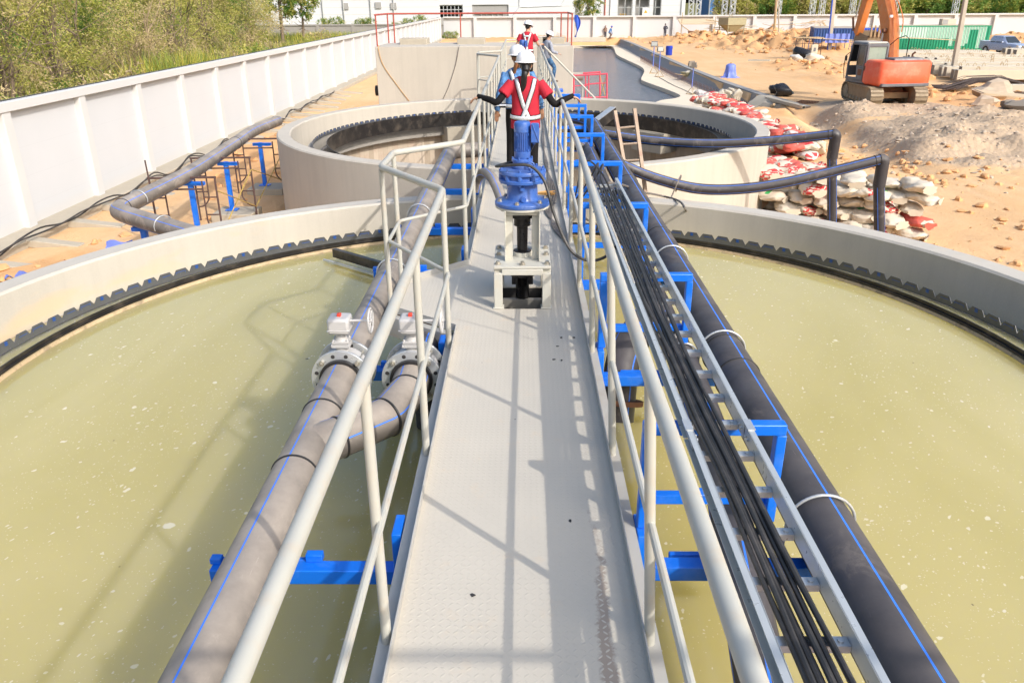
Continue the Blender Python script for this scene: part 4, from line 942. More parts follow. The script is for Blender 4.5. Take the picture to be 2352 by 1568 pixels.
cable("grey cable loop hitched over the lower sagging pipe down to the rim", [at_z(1330, 495, .3), at_z(1400, 530, -.1), at_z(1448, 555, -.62), at_z(1490, 545, -.60), at_y(1530, 480, 14.8), at_y(1558, 415, 15.35), at_y(1564, 405, 15.6), at_y(1552, 440, 15.75)], .014, 'cable_g')
cable("grey cable pair draped from the tray end across the green tank rim", [at_z(1395, 420, .5), at_z(1430, 425, .2), at_z(1470, 440, -.3), at_y(1520, 450, 13.9), at_z(1560, 462, -.60), at_z(1575, 482, -.62), at_z(1578, 486, -1.4)], .018, 'cable_g')
for i in range(5):
    o = V(.02 * i, 0, 0); cable('grey cable lying on the deck behind the gear motor along the right kerb', [V(.47, 8.6, .02) + o * .3, V(.45, 9.2, .02) - o, V(.30, 10.0, .02) + o, V(.36, 11.2, .02) + o * 1.5, V(.42, 13.2, .02) - o * .5, V(.38, 15.5, .02) + o * .5, V(.45, 18, .02), V(.42, 22, .03)], .009, 'cable_g', group='grey cables lying on the deck')
bm = thing('broom_head', 'straw coloured broom lying on the deck behind the gear motor', 'broom', (.26, 10.9, .03))
mb = MB()
for i in range(50):
    a = random.uniform(-.35, .35); L = random.uniform(.22, .34); mb.tube([V(-.12, 0, .02), V(-.12 + L * math.cos(a), L * math.sin(a) * .8, random.uniform(.0, .05))], [.006, .003], 4)
mb.build('bristles', M['straw'], bm); MB().tube([V(-.1, 0, .02), V(-.2, .02, .03)], .02, 8).build('binding', M['wood'], bm)
cable('thin black cable hanging down from the far right railing', [at_x(1262, 180, .56), at_x(1252, 200, .56), at_x(1240, 235, .55), at_x(1235, 262, .54)], .012)
# green bits of litter on the deck: dark oily scraps
for i, (x, y) in enumerate(((1280, 795), (1290, 775), (1318, 775), (1272, 825), (1290, 827), (1085, 1366), (1310, 1195))):
    p = at_z(x, y, .002); pts = [p + V(random.uniform(.006, .016) * math.cos(a), random.uniform(.006, .014) * math.sin(a), .001) for a in np.linspace(0, 2 * PI, 8)[:-1]]
    tag(MB().prism([(q.x, q.y) for q in pts], .001, .004).build('debris_scrap', M['dark'], smooth=False), 'small dark scrap of debris lying on the grey deck plate', 'debris', 'dark scraps on the deck')

# ladder leaning out of the gap between the tanks
ld = thing('ladder', 'worn wooden ladder leaning up between the two tanks', 'ladder', (0, 0, 0))
pa = [at_y(1412, 255, 16.4), at_y(1457, 250, 16.4)]; pb = [at_y(1447, 452, 15.7), at_y(1484, 452, 15.7)]
for i in (0, 1):
    d = pb[i] - pa[i]; MB().bar(pa[i], pa[i] + d * 1.9, .07, .05).build('rail', M['ladder'], ld)
for k in range(8):
    u = .20 + k * .19; MB().tube([pa[0].lerp(pb[0], u), pa[1].lerp(pb[1], u)], .02, 8).build('rung', M['ladder'], ld)

# ================================================================== PEOPLE
def seg_tube(mb, pts, rad, n=14): mb.tube(smooth_path(pts, 4), list(np.interp(np.linspace(0, len(pts) - 1, (len(pts) - 1) * 4 + 1), range(len(pts)), rad)), n)
def fuse(mb, name, mat, parent, vox, it=4):
    o = mb.build(name, mat, parent); m = o.modifiers.new('r', 'REMESH'); m.mode = 'VOXEL'; m.voxel_size = vox
    s = o.modifiers.new('s', 'SMOOTH'); s.iterations = it; s.factor = .5
    return o
def bvh_of(o): return BVHTree.FromPolygons([v.co.copy() for v in o.data.vertices], [tuple(p.vertices) for p in o.data.polygons])
def ribbon(bvh, rays, width, off, side):
    """strip laid on a garment; rays = [(origin, direction, across)]"""
    vs = []
    for (o, d, a) in rays:
        for s in (-1, 0, 1):
            h = bvh.ray_cast(o + a * (s * width / 2), d)
            vs.append((h[0] - d * off) if h[0] is not None else None)
    fs = []; n = len(rays); ok = [v if v is not None else V(0, 0, -99) for v in vs]
    for i in range(n - 1):
        for s in (0, 1):
            f = (3 * i + s, 3 * i + s + 1, 3 * i + s + 4, 3 * i + s + 3)
            if all(vs[j] is not None for j in f) and (ok[f[0]] - ok[f[2]]).length < .25: fs.append(f)
    return MB().add(ok, fs) if fs else None
def harness(shirt, parent, backs, belt_z=None, cross_d=V(0, 1, 0), rad=.6):
    b = bvh_of(shirt)
    lines = []
    for poly in backs:
        P = resample([V(x, 0, z) for x, z in poly], 26); rays = []
        for i, p in enumerate(P):
            t = (P[min(i + 1, 25)] - P[max(i - 1, 0)]).normalized(); rays.append((V(p.x, -1.2, p.z), cross_d, V(t.z, 0, -t.x)))
        lines.append(('harness_strap', rays))
    if belt_z:
        rays = []
        for k in range(41):
            a = 2 * PI * k / 40; d = V(-math.cos(a), -math.sin(a), 0); rays.append((V(0, 0, belt_z[0] + belt_z[1] * math.sin(a)) - d * rad, d, V(0, 0, 1)))
        lines.append(('harness_belt', rays))
    for n_, (nm, rays) in enumerate(lines):
        o = None
        for w_, off, mat in ((.062, .005 + .001 * n_, 'black_cloth'), (.046, .009 + .001 * n_, 'reflect')):
            r = ribbon(b, rays, w_, off, 1)
            if not r: continue
            o2 = r.build(nm if o is None else 'reflective_tape', M[mat], parent if o is None else o); o = o or o2
            sd = o2.modifiers.new('s', 'SOLIDIFY'); sd.thickness = .003; sd.offset = 0
def hand(mb, w_, dirv, curl, side, k=1.0):
    """palm and five bent fingers: dirv along the hand, curl towards the palm side, side = towards the thumb"""
    d, c, s = V(dirv).normalized(), V(curl).normalized(), V(side).normalized(); w_ = V(w_)
    mb.tube([w_, w_ + d * .04 * k, w_ + d * .085 * k], [.024 * k, .036 * k, .034 * k], 10, ry=[.018 * k, .016 * k, .013 * k], up=c)
    for i, (u, L) in enumerate(((.026, .068), (.009, .078), (-.009, .073), (-.025, .056))):
        b0 = w_ + d * .078 * k + s * u * k; p1 = b0 + (d * .85 + c * .5) * L * .42 * k; p2 = p1 + (d * .35 + c * .9) * L * .33 * k; p3 = p2 + (d * -.1 + c) * L * .25 * k
        mb.tube([b0 - d * .02 * k, b0, p1, p2, p3], [.010 * k, .0098 * k, .009 * k, .0085 * k, .007 * k], 8)
    t0 = w_ + d * .03 * k + s * .022 * k; t1 = t0 + (d * .5 + s * .75 + c * .3) * .036 * k; t2 = t1 + (d * .75 + s * .2 + c * .6) * .032 * k; mb.tube([t0, t1, t2], [.012 * k, .0105 * k, .008 * k], 8)
def person(label, loc, rz, scale, J, skin='skin', shirt='red_shirt', sleeve=.55, sleeve_mat=None, pants='black_cloth', shoes='shoe', hem=.84, head_turn=(0, 0), lean=0.0, vox=.0075, helmet='helmet', hair=None, tail=None, mask=None, fit=1.0, far=False, hl=(0, .6, -.8), hr=(0, .6, -.8)):
    """J: joint dict el, wl, er, wr, kl, al, kr, ar (left/right elbow wrist knee ankle); stands at z=0 facing +y"""
    t = thing('person', label, 'person', loc, rz, None, scale); ln = lambda p: V(p[0], p[1] + lean * max(0, p[2] - .95), p[2])
    sL, sR = ln((-.172, 0, 1.365)), ln((.172, 0, 1.365)); hipL, hipR = V(-.085, 0, .90), V(.085, 0, .90)
    hd = ln((0, .015, 1.585)) + V(head_turn[0] * .05, head_turn[1] * .06, -abs(head_turn[1]) * .02); nk = ln((0, -.005, 1.44))
    E_ = {k: V(v) for k, v in J.items()}
    tz = [.86, .95, 1.05, 1.17, 1.29, 1.365, 1.415, 1.445]; tx = [.155, .158, .135, .14, .158, .165, .115, .058]; ty = [.112, .110, .092, .100, .108, .092, .075, .055]
    b = MB(); b.tube([ln((0, 0, z)) for z in tz], tx, 20, ry=ty); b.tube([nk - V(0, 0, .03), nk.lerp(hd, .5), hd], [.055, .05, .055], 14)
    for s_, e_, w_ in ((sL, E_['el'], E_['wl']), (sR, E_['er'], E_['wr'])):
        seg_tube(b, [s_ - V(0, 0, .0), s_.lerp(e_, .5), e_, e_.lerp(w_, .45), w_], [.052, .044, .036, .034, .024])
    for h_, k_, a_ in ((hipL, E_['kl'], E_['al']), (hipR, E_['kr'], E_['ar'])):
        seg_tube(b, [h_, h_.lerp(k_, .5), k_, k_.lerp(a_, .35), a_], [.085, .072, .052, .05, .036])
        b.tube([a_ + V(0, -.05, -.04), a_ + V(0, .03, -.045), a_ + V(0, .16, -.055)], [.036, .042, .034], 12, ry=[.036, .04, .022])
    # head with brow, nose, chin and ears
    hm = Matrix.Rotation(-head_turn[0], 3, 'Z') @ Matrix.Rotation(-head_turn[1], 3, 'X'); hp = lambda x, y, z: hd + hm @ V(x, y, z)
    b.ball(hd, (.074, .093, .105), 18, 12, 0, hm); b.ball(hp(0, .035, -.06), (.052, .055, .052), 14, 9, 0, hm)
    b.tube([hp(0, .085, .012), hp(0, .108, -.022), hp(0, .09, -.034)], [.009, .014, .010], 8); b.ball(hp(0, .078, -.062), (.024, .012, .008), 10, 6, 0, hm)
    for sx in (-1, 1): b.ball(hp(sx * .076, -.005, -.012), (.011, .020, .031), 8, 7, 0, hm)
    if far: pass
    hand(b, E_['wl'], hl, J.get('cl', (0, .3, -1)), J.get('tl', (1, .2, 0))); hand(b, E_['wr'], hr, J.get('cr', (0, .3, -1)), J.get('tr', (-1, .2, 0)))
    body = fuse(b, 'body', M[skin], t, vox if not far else .012, 2)
    for sx in (-1, 1):
        MB().ball(hp(sx * .03, .080, .014), (.013, .008, .009), 8, 6, 0, hm).build('eye', M['white'], body); MB().ball(hp(sx * .03, .0875, .014), (.006, .003, .006), 8, 5, 0, hm).build('pupil', M['black'], body)
    # shirt or jacket
    b = MB(); f = fit
    zz = [hem, .95, 1.05, 1.17, 1.29, 1.37, 1.42, 1.445]; b.tube([ln((0, 0, z)) for z in zz], [v * f for v in (.182, .176, .166, .166, .176, .180, .130, .075)], 24, ry=[v * f for v in (.138, .13, .115, .118, .124, .106, .09, .072)])
    for s_, e_, w_ in ((sL, E_['el'], E_['wl']), (sR, E_['er'], E_['wr'])):
        if sleeve <= 1: pts = [s_ + (s_ - e_) * -.0, s_.lerp(e_, sleeve * .5), s_.lerp(e_, sleeve)]; seg_tube(b, pts, [.070, .075, .082])
        else: pts = [s_, s_.lerp(e_, .5), e_, e_.lerp(w_, .5), e_.lerp(w_, .94)]; seg_tube(b, pts, [.068, .060, .054, .050, .045])
    sh = fuse(b, 'shirt', M[shirt], t, .011 if not far else .02, 5)
    if sleeve_mat:
        b = MB()
        for s_, e_, w_ in ((sL, E_['el'], E_['wl']), (sR, E_['er'], E_['wr'])): seg_tube(b, [s_.lerp(e_, sleeve * .7), e_, e_.lerp(w_, .45), w_ + (w_ - e_).normalized() * .02], [.046, .043, .040, .031])
        b.build('sleeve', M[sleeve_mat], t)
    b = MB(); b.tube([V(0, 0, .80), V(0, 0, .90), V(0, 0, 1.0)], [.162, .168, .155], 20, ry=[.115, .12, .11])
    for h_, k_, a_ in ((hipL, E_['kl'], E_['al']), (hipR, E_['kr'], E_['ar'])): seg_tube(b, [h_ + V(0, 0, .02), h_.lerp(k_, .5), k_, k_.lerp(a_, .5), a_ + V(0, -.01, -.01)], [.098, .090, .070, .064, .060])
    fuse(b, 'trousers', M[pants], t, .011 if not far else .02, 4)
    b = MB()
    for a_ in (E_['al'], E_['ar']): b.tube([a_ + V(0, -.065, -.035), a_ + V(0, .0, -.035), a_ + V(0, .10, -.048), a_ + V(0, .185, -.058)], [.034, .046, .047, .030], 14, ry=[.046, .05, .034, .020])
    fuse(b, 'shoes', M[shoes], t, .01, 2)
    if helmet:
        m = hm; prof = [(.150, -.004), (.128, .004), (.126, .03), (.118, .065), (.096, .100), (.058, .124), (.02, .131), (0, .131)]
        hb = MB(); c_ = hp(0, -.006, .035); sc = Matrix.Diagonal((.94, 1.12, 1.0)); hb.lathe(prof, c_, 36, m @ sc); hb.lathe([(.150, -.004), (.146, -.010), (.122, -.002), (.118, .03)], c_, 36, m @ sc)
        hb.tube([hp(0, y, z + .037) for y, z in ((.135, .035), (.11, .075), (.06, .118), (0, .132), (-.06, .118), (-.115, .075), (-.142, .03))], .012, 8, ry=.006)
        hb.add([hp(-.07, .115, .030), hp(.07, .115, .030), hp(.045, .178, .018), hp(-.045, .178, .018), hp(-.07, .115, .038), hp(.07, .115, .038), hp(.045, .178, .024), hp(-.045, .178, .024)], [(0, 3, 2, 1), (4, 5, 6, 7), (0, 1, 5, 4), (1, 2, 6, 5), (2, 3, 7, 6), (3, 0, 4, 7)])
        hb.build('hard_hat', M[helmet], t)
        MB().lathe([(.104, -.03), (.108, -.03), (.108, .0), (.104, .0)], c_, 24, m @ sc, a0=PI * 1.02, a1=PI * 1.98).build('hat_strap', M['inside'], t)
    if hair:
        b = MB(); b.ball(hp(0, -.022, .012), (.078, .088, .105), 16, 10, 0, hm)
        if tail: b.tube([hp(0, -.085, .0), hp(0, -.12, -.06), hp(0, -.11, -.12)], [.05, .055, .03], 12)
        b.build('hair', M[hair], t)
    if tail:
        P = [hp(0, -.105, -.005)] + [V(hd.x + x, hd.y - .12 + y, hd.z + z) for x, y, z in tail]
        MB().tube(smooth_path(P, 5), list(np.interp(np.linspace(0, 1, (len(P) - 1) * 5 + 1), [0, .12, .5, 1], [.022, .036, .040, .012])), 12, ry=.022).build('ponytail', M[hair], t)
    if mask:
        MB().ball(hp(0, .068, -.045), (.058, .048, .048), 14, 9, 0, hm).build('face_mask', M[mask], t)
    return t, sh, body
STAND = dict(kl=(-.10, .01, .49), al=(-.11, -.02, .085), kr=(.10, .01, .49), ar=(.11, -.02, .085))
to_freeze = []
p1 = at_y(1207, 300, 11.35)
J = dict(STAND, el=(-.36, -.10, 1.14), wl=(-.60, .10, 1.185), er=(.37, -.09, 1.11), wr=(.60, .10, 1.185), cl=(-.35, .1, -1), cr=(.35, .1, -1), tl=(.4, .9, 0), tr=(-.4, .9, 0))
W1 = person("woman in red shirt and white hard hat, arms spread on both railings", (p1.x, 11.35, .01), 0, 1.075, J, hl=(-.85, .25, -.35), hr=(.85, .25, -.35), sleeve=.62, sleeve_mat='black_cloth', hair='hair', tail=[(-.015, -.03, -.12), (-.03, -.01, -.28), (-.045, .03, -.44)], hem=.80, fit=1.07)
p2 = at_y(1190, 300, 12.9)
J = dict(STAND, el=(-.27, -.08, 1.10), wl=(-.31, .04, .84), er=(.29, -.06, 1.10), wr=(.36, .06, .86), kl=(-.10, .05, .49), al=(-.11, .08, .085))
W2 = person('woman in a denim jacket and white hard hat, brown ponytail, arms hanging', (p2.x, 12.9, .01), R_(6), 1.075, J, hl=(-.05, .12, -1), hr=(.05, .12, -1), shirt='denim', sleeve=2, hair='hair_b', tail=[(-.03, -.01, -.09), (-.05, .01, -.18), (-.055, .03, -.26)], hem=.88, fit=1.05, skin='skin_d', head_turn=(-.12, 0))
p3 = at_y(1211, 130, 26.3)
J = dict(STAND, el=(-.30, .02, 1.10), wl=(-.30, .24, 1.02), er=(.32, .06, 1.08), wr=(.40, .30, 1.10))
M3 = person("man in red shirt, white hard hat and mask near the walkway's end", (p3.x, 26.3, .06), R_(-6), 1.09, J, hl=(0, 1, -.3), hr=(.3, 1, 0), sleeve=.62, hair='hair', mask='mask', head_turn=(.45, .28), lean=.04, skin='skin', vox=.010)
p4 = at_y(1262, 190, 30.45)
J = dict(el=(-.26, -.12, 1.12), wl=(-.24, .12, 1.30), er=(.30, .06, 1.10), wr=(.26, .30, 1.02), kl=(-.09, .06, .50), al=(-.10, -.05, .12), kr=(.10, .26, .56), ar=(.11, .22, .16))
M4 = person("man in grey jacket and jeans coming down the far end steps", (p4.x - .12, 30.45, -.32), R_(-62), 1.06, J, hl=(-.2, .7, .5), hr=(.2, 1, -.2), shirt='grey_j', sleeve=2, pants='jeans', hair='hair', mask='mask', head_turn=(.1, .38), lean=.10, shoes='boot', hem=.86, fit=1.03, vox=.010)
b = MB(); b.tube([V(0, .035, z) for z in (.93, 1.05, 1.2, 1.36)], [.13, .125, .125, .08], 18, ry=[.12, .115, .118, .10]); b.build('undershirt', M['blue_s'], M4[0])
for (x, y, nm, rz, cfg) in ((1526, 97, 'thin worker in dark clothes standing with hands on hips by the far wall', 20, 'olive'), (1390, 88, "worker in a brown jacket standing by the far end of the pond", 200, 'brown')):
    p = at_z(x, y, GZ); J = dict(STAND, el=(-.30, -.1, 1.12), wl=(-.16, .08, 1.0), er=(.30, -.1, 1.12), wr=(.16, .08, 1.0))
    person(nm, (p.x, p.y, gh(p.x, p.y)), R_(rz), 1.05, J, skin='skin_d', shirt=cfg, sleeve=2, pants='olive', hair='hair', helmet=None, far=True, mask='tarp' if cfg == 'olive' else None, head_turn=(0, .3))
p = at_z(1399, 92, GZ)
J = dict(el=(-.24, .25, .95), wl=(-.15, .42, .72), er=(.24, .25, .95), wr=(.15, .42, .72), kl=(-.13, .30, .62), al=(-.12, .10, .30), kr=(.13, .30, .62), ar=(.12, .10, .30))
person("crouching worker in a blue cap at the far end of the pond", (p.x, p.y, gh(p.x, p.y) - .22), R_(-70), 1.05, J, skin='skin_d', shirt='denim', sleeve=2, pants='bag_r' if False else 'brown', hair='hair', helmet='pool_blue', far=True, lean=.5)
# freeze all bodies and garments, then lay the reflective harnesses on them
bpy.context.view_layer.update()
for o in list(bpy.data.objects):
    if o.type == 'MESH' and any(m.type == 'REMESH' for m in o.modifiers):
        evaluated(o, o.name); o.data.polygons.foreach_set('use_smooth', [True] * len(o.data.polygons))
harness(W1[1], W1[0], [[(-.125, 1.44), (-.085, 1.28), (-.03, 1.10), (.03, .97), (.06, .92)], [(.125, 1.44), (.085, 1.28), (.02, 1.10), (-.03, .97), (-.05, .92)]], (.955, .015))
harness(W2[1], W2[0], [[(-.125, 1.44), (-.08, 1.28), (-.05, 1.15), (-.05, .95)], [(.125, 1.44), (.08, 1.28), (.05, 1.15), (.05, .95)], [(-.11, 1.22), (0, 1.215), (.11, 1.22)]], (.92, .0))
harness(M3[1], M3[0], [[(-.115, 1.44), (-.07, 1.30), (-.02, 1.15), (.02, .95)], [(.115, 1.44), (.07, 1.30), (.02, 1.15), (-.02, .95)], [(-.08, 1.33), (.08, 1.33)]], (.95, .0))
# ================================================================== EXCAVATOR
def excavator():
    bx = (18.55, 42.6); t = thing('excavator', 'orange crawler excavator with its grey cab door open, standing on the gravel heap', 'excavator', (bx[0], bx[1], -2.36), R_(-1))
    # crawler tracks
    for s in (-1, 1):
        x = s * 1.08; L = 2.05; r = .42; pts = []
        for a in np.linspace(-PI / 2, PI / 2, 10): pts.append((L - r + r * math.cos(a), r + r * math.sin(a)))
        for a in np.linspace(PI / 2, 3 * PI / 2, 10): pts.append((-L + r + r * math.cos(a), r + r * math.sin(a) - .0))
        P = resample([V(0, y, z) for y, z in pts + [pts[0]]], 50)
        mb = MB()
        for i in range(49):
            a, b = P[i], P[i + 1]; d = (b - a).normalized(); nrm = V(0, d.z, -d.y); m = Matrix((V(1, 0, 0), d, V(1, 0, 0).cross(d))).transposed(); c = (a + b) / 2
            mb.box(c + V(x, 0, 0), (.62, (b - a).length * .92, .035), 0, 0, m); mb.box(c + V(x, 0, 0) + m @ V(0, .04, -.025 if False else .0) + nrm * .03, (.62, .022, .05), 0, 0, m)
        tk = mb.build('crawler_track', M['track'], t, smooth=False)
        inner = [V(0, p.y * .965, r + (p.z - r) * .90) for p in resample([V(0, y, z) for y, z in pts + [pts[0]]], 26)[:-1]]
        MB().profile_x([(q.y, q.z) for q in inner][::-1], x - .20, x + .20).build('track_frame', M['mud'], tk)
        mb = MB()
        for k in range(7): mb.tube([V(x - .23, -1.3 + k * .43, .17), V(x + .23, -1.3 + k * .43, .17)], .10, 14)
        for y in (-L + r, L - r): mb.tube([V(x - .24, y, r), V(x + .24, y, r)], .33, 20)
        mb.build('roller', M['track'], tk)
    mb = MB(); mb.box((0, 0, .55), (1.7, 1.5, .40), 0, 0, None, (.8, .8)); mb.box((0, .9, .42), (1.7, .35, .3)); mb.box((0, -.9, .42), (1.7, .35, .3)); mb.lathe([(0, .72), (.62, .72), (.62, .92), (0, .92)], n=30); mb.build('undercarriage', M['mud'], t, bevel=.02)
    up = t; z0 = .94; low = set(t.children)
    # upper body: counterweight, side panels, engine hood
    mb = MB(); cw = []
    for (y, ins) in ((-.35, 0), (-1.25, 0), (-1.62, .10), (-1.75, .38)): cw.append((1.44 - ins, y))
    poly = [(-x, y) for x, y in cw] + [(x, y) for x, y in cw[::-1]]
    n = len(poly); levels = [(z0 - .06, .93), (z0 + .06, 1.0), (z0 + .50, 1.012), (z0 + .55, 1.0), (z0 + 1.05, .995), (z0 + 1.15, .96)]
    vs = [V(px * s, -.4 + (py + .4) * s, z) for z, s in levels for px, py in poly]
    fs = [(i * n + j, i * n + (j + 1) % n, (i + 1) * n + (j + 1) % n, (i + 1) * n + j) for i in range(len(levels) - 1) for j in range(n)] + [tuple(range(n - 1, -1, -1)), tuple((len(levels) - 1) * n + j for j in range(n))]
    mb.add(vs, fs).build('counterweight', M['orange'], up, bevel=.09)
    mb = MB(); mb.box((-.90, -.28, z0 + .50), (.84, .42, .92)); mb.box((.86, .2, z0 + .48), (.92, 2.4, .90)); mb.box((0, -.45, z0 + .40), (1.0, 1.2, .75)); sp_ = mb.build('side_panel', M['orange'], up, bevel=.04)
    mb = MB(); mb.box((-1.322, -.28, z0 + .72), (.006, .34, .22)); mb.build('vent_grille', M['rust'], sp_)
    MB().box((0, -.1, z0 + .03), (2.5, 3.4, .14)).build('deck_frame', M['cabgrey'], up, bevel=.02)
    MB().box((.30, -.85, z0 + 1.14), (1.7, 1.0, .22), 0, 0, None, (.9, .8)).build('engine_hood', M['cabgrey'], up, bevel=.04)
    mb = MB(); mb.tube([V(.95, -.5, z0 + 1.0), V(.95, -.5, z0 + 1.38), V(1.03, -.58, z0 + 1.48)], .05, 12); mb.build('exhaust_pipe', M['rust'], up)
    MB().tube([V(.55, -.6, z0 + 1.0), V(.55, -.6, z0 + 2.1), V(.40, -.5, z0 + 2.25), V(.1, -.3, z0 + 2.1), V(-.15, .0, z0 + 1.7)], .022, 6).build('mirror_stay', M['black'], up)
    # cab, with an open left doorway and the folded-back door
    cab = thing('cab', None, None, (-.70, .75, z0 + .1)); cab.parent = up
    W_, D_, H_ = 1.14, 1.72, 1.80; hw, hd = W_ / 2, D_ / 2
    mb = MB()
    pr = [(-hd, .0), (-hd + .02, H_ - .1), (-hd + .12, H_), (hd - .35, H_), (hd - .18, H_ - .12), (hd, .75), (hd, .0)]
    def post(a, b, x, w_=.09): mb.bar(V(x, a[0], a[1]), V(x, b[0], b[1]), w_, w_, up=(1, 0, 0))
    for x in (-hw + .045, hw - .045):
        post((-hd + .05, 0), (-hd + .05, H_ - .08), x, .11); post((hd - .05, 0), (hd - .05, .75), x, .10); post((hd - .05, .75), (hd - .25, H_ - .08), x, .09); post((-hd + .05, H_ - .06), (hd - .25, H_ - .06), x, .11); post((-hd, .05), (hd, .05), x, .12)
    for x in (hw - .045,): post((0.05, 0), (0.05, H_), x, .08)
    mb.box((0, -hd + .05, .40), (W_, .08, .80)); mb.box((0, -hd + .05, H_ - .12), (W_, .09, .14)); mb.box((0, 0, .03), (W_, D_, .06)); mb.box((0, hd - .06, .40), (W_, .06, .5)); mb.box((hw - .04, 0, .42), (.05, D_, .84)); mb.build('cab_frame', M['cabgrey'], cab, bevel=.02)
    MB().box((0, -.08, H_ + .01), (W_ - .02, D_ - .3, .09), 0, 0, None, (.93, .93)).build('roof', M['cabroof'], cab, bevel=.03)
    mb = MB(); mb.box((0, -hd + .045, 1.22), (W_ - .18, .02, .84)); mb.build('rear_window', M['glass_c'], cab)
    MB().box((0, hd - .14, 1.25), (W_ - .12, .02, .85), 0, 0, Matrix.Rotation(.22, 3, 'X')).build('windscreen', M['glass'], cab)
    MB().box((hw - .04, 0, 1.26), (.02, D_ - .3, .84)).build('side_window', M['glass'], cab)
    mb = MB(); mb.box((.02, -.28, .42), (.48, .5, .14)); mb.box((.02, -.52, .78), (.46, .12, .66)); mb.box((-.26, .05, .45), (.12, .5, .12)); mb.box((.30, .05, .5), (.12, .5, .3)); mb.box((0.0, -hd + .12, .9), (W_ - .1, .02, 1.5)); mb.build('seat', M['inside'], cab, bevel=.02)
    MB().tube([V(-.26, .22, .5), V(-.28, .25, .85)], .02, 8).build('control_lever', M['black'], cab)
    dr = thing('door', None, None, (-.70 - hw - .035, .75 - hd + .08, z0 + .12)); dr.parent = up
    mb = MB(); fr = [(-.02, .0), (.52, .0), (.62, .35), (.66, 1.0), (.60, 1.72), (-.02, 1.72)]
    mb.profile_x([(y, z) for y, z in fr[:3]] + [(.64, .62), (-.02, .62)], -.025, .025)
    mb.box((0, .015, 1.17), (.05, .07, 1.10)); mb.bar(V(0, .645, .62), V(0, .66, 1.0), .05, .07, up=(1, 0, 0)); mb.bar(V(0, .66, 1.0), V(0, .60, 1.72), .05, .07, up=(1, 0, 0)); mb.box((0, .29, 1.69), (.05, .62, .08)); mb.box((0, .3, .66), (.05, .66, .07)); mb.build('door_frame', M['cabgrey'], dr, bevel=.015)
    mb = MB(); mb.box((0, .33, 1.17), (.012, .58, .98)); mb.build('door_window', M['glass'], dr); MB().box((-.027, .26, .38), (.01, .36, .30)).build('lower_window', M['rust'], dr)
    MB().tube([V(-.04, .56, .75), V(-.07, .56, .85), V(-.07, .56, 1.0), V(-.04, .56, 1.08)], .012, 6).build('door_handle', M['black'], dr)
    MB().tube([V(-hw - .12, hd - .1, .0), V(-hw - .16, hd, .5), V(-hw - .16, hd, 1.1), V(-hw - .05, hd - .2, 1.3)], .018, 6).build('grab_rail', M['black'], cab)
    MB().box((-hw - .14, hd - .08, 1.0), (.06, .10, .26)).build('mirror', M['black'], cab, bevel=.02)
    # boom, rams and hoses
    bo = V(1.0, .95, z0 + .35)
    prof = [(0, -.2), (.35, 1.2), (.78, 2.6), (1.7, 3.8), (3.1, 4.9), (3.3, 4.75), (3.2, 4.5), (2.05, 3.25), (1.45, 2.1), (1.0, .9), (.55, -.25)]
    P = resample([V(0, y, z) for y, z in prof + [prof[0]]], 40)[:-1]
    mb = MB().profile_x([(p.y, p.z) for p in P], -.23, .23); mb.xform(Matrix.Translation(bo)); bm_ = mb.build('boom', M['orange_b'], up, bevel=.03)
    mb = MB()
    for k in range(5):
        x = -.14 + k * .06; mb.tube(smooth_path([bo + V(x + .05, y, z) for y, z in ((-.16, .0), (.10, 1.05), (.54, 2.5), (1.45, 3.82), (2.6, 4.75))], 4), .021, 6)
    mb.tube(smooth_path([bo + V(.2, y, z) for y, z in ((.2, 2.0), (.25, 2.6), (.8, 3.3), (1.2, 3.6))], 4), .025, 6); mb.build('hydraulic_hose', M['orange_b'], bm_)
    MB().tube([bo + V(.0, .9, 2.05), bo + V(-.42, .9, 2.05)], .11, 16).build('boom_pin', M['rust'], bm_)
    MB().box(bo + V(-.30, .55, 2.75), (.16, .10, .13)).build('work_light', M['white'], bm_, bevel=.02)
    for s in (-1, 1):
        mb = MB(); mb.tube([bo + V(s * .34, .95, .0), bo + V(s * .34, 1.0, 1.2)], .085, 14); mb.tube([bo + V(s * .34, 1.0, 1.2), bo + V(s * .34, .95, 2.05)], .05, 12); mb.build('boom_ram', M['galv'], up)
    # dipper stick hanging down ahead of the cab, with link and toothed bucket curled up
    tp = bo + V(0, 3.15, 4.85); bt = bo + V(0, 3.9, .55); d = bt - tp; mb = MB(); m = Matrix.Translation(tp)
    prof = [(-.45, .75), (.25, .35), (.42, -.6), (.95, -3.0), (.62, -3.2), (-.05, -1.0), (-.35, .1)]
    P = resample([V(0, y, z) for y, z in prof + [prof[0]]], 26)[:-1]; mb.profile_x([(p.y, p.z) for p in P], -.19, .19); mb.xform(m); st = mb.build('dipper_stick', M['orange_b'], up, bevel=.02)
    mb = MB(); mb.tube([tp + V(0, .75, .7), tp + V(0, 1.0, -1.0)], .08, 12); mb.tube([tp + V(0, 1.0, -1.0), tp + V(0, 1.25, -2.2)], .045, 10); mb.build('bucket_ram', M['galv'], st)
    MB().bar(tp + V(-.2, 1.2, -2.2), tp + V(-.2, .95, -2.9), .06, .12).bar(tp + V(.2, 1.2, -2.2), tp + V(.2, .95, -2.9), .06, .12).build('bucket_link', M['rust'], st)
    bc = tp + V(0.55, .75, -2.95); mb = MB(); W2_ = .55
    shell = [(.25, .05), (.35, -.45), (.05, -.95), (-.5, -1.05), (-.95, -.75), (-1.05, -.2)]; inn = [(a * .93 - .02, b * .93 + .02) for a, b in shell]
    P = smooth_path([V(0, a, b) for a, b in shell], 4); Q = smooth_path([V(0, a, b) for a, b in inn], 4)
    mb.profile_x([(p.y, p.z) for p in P] + [(p.y, p.z) for p in Q[::-1]], -W2_, W2_)
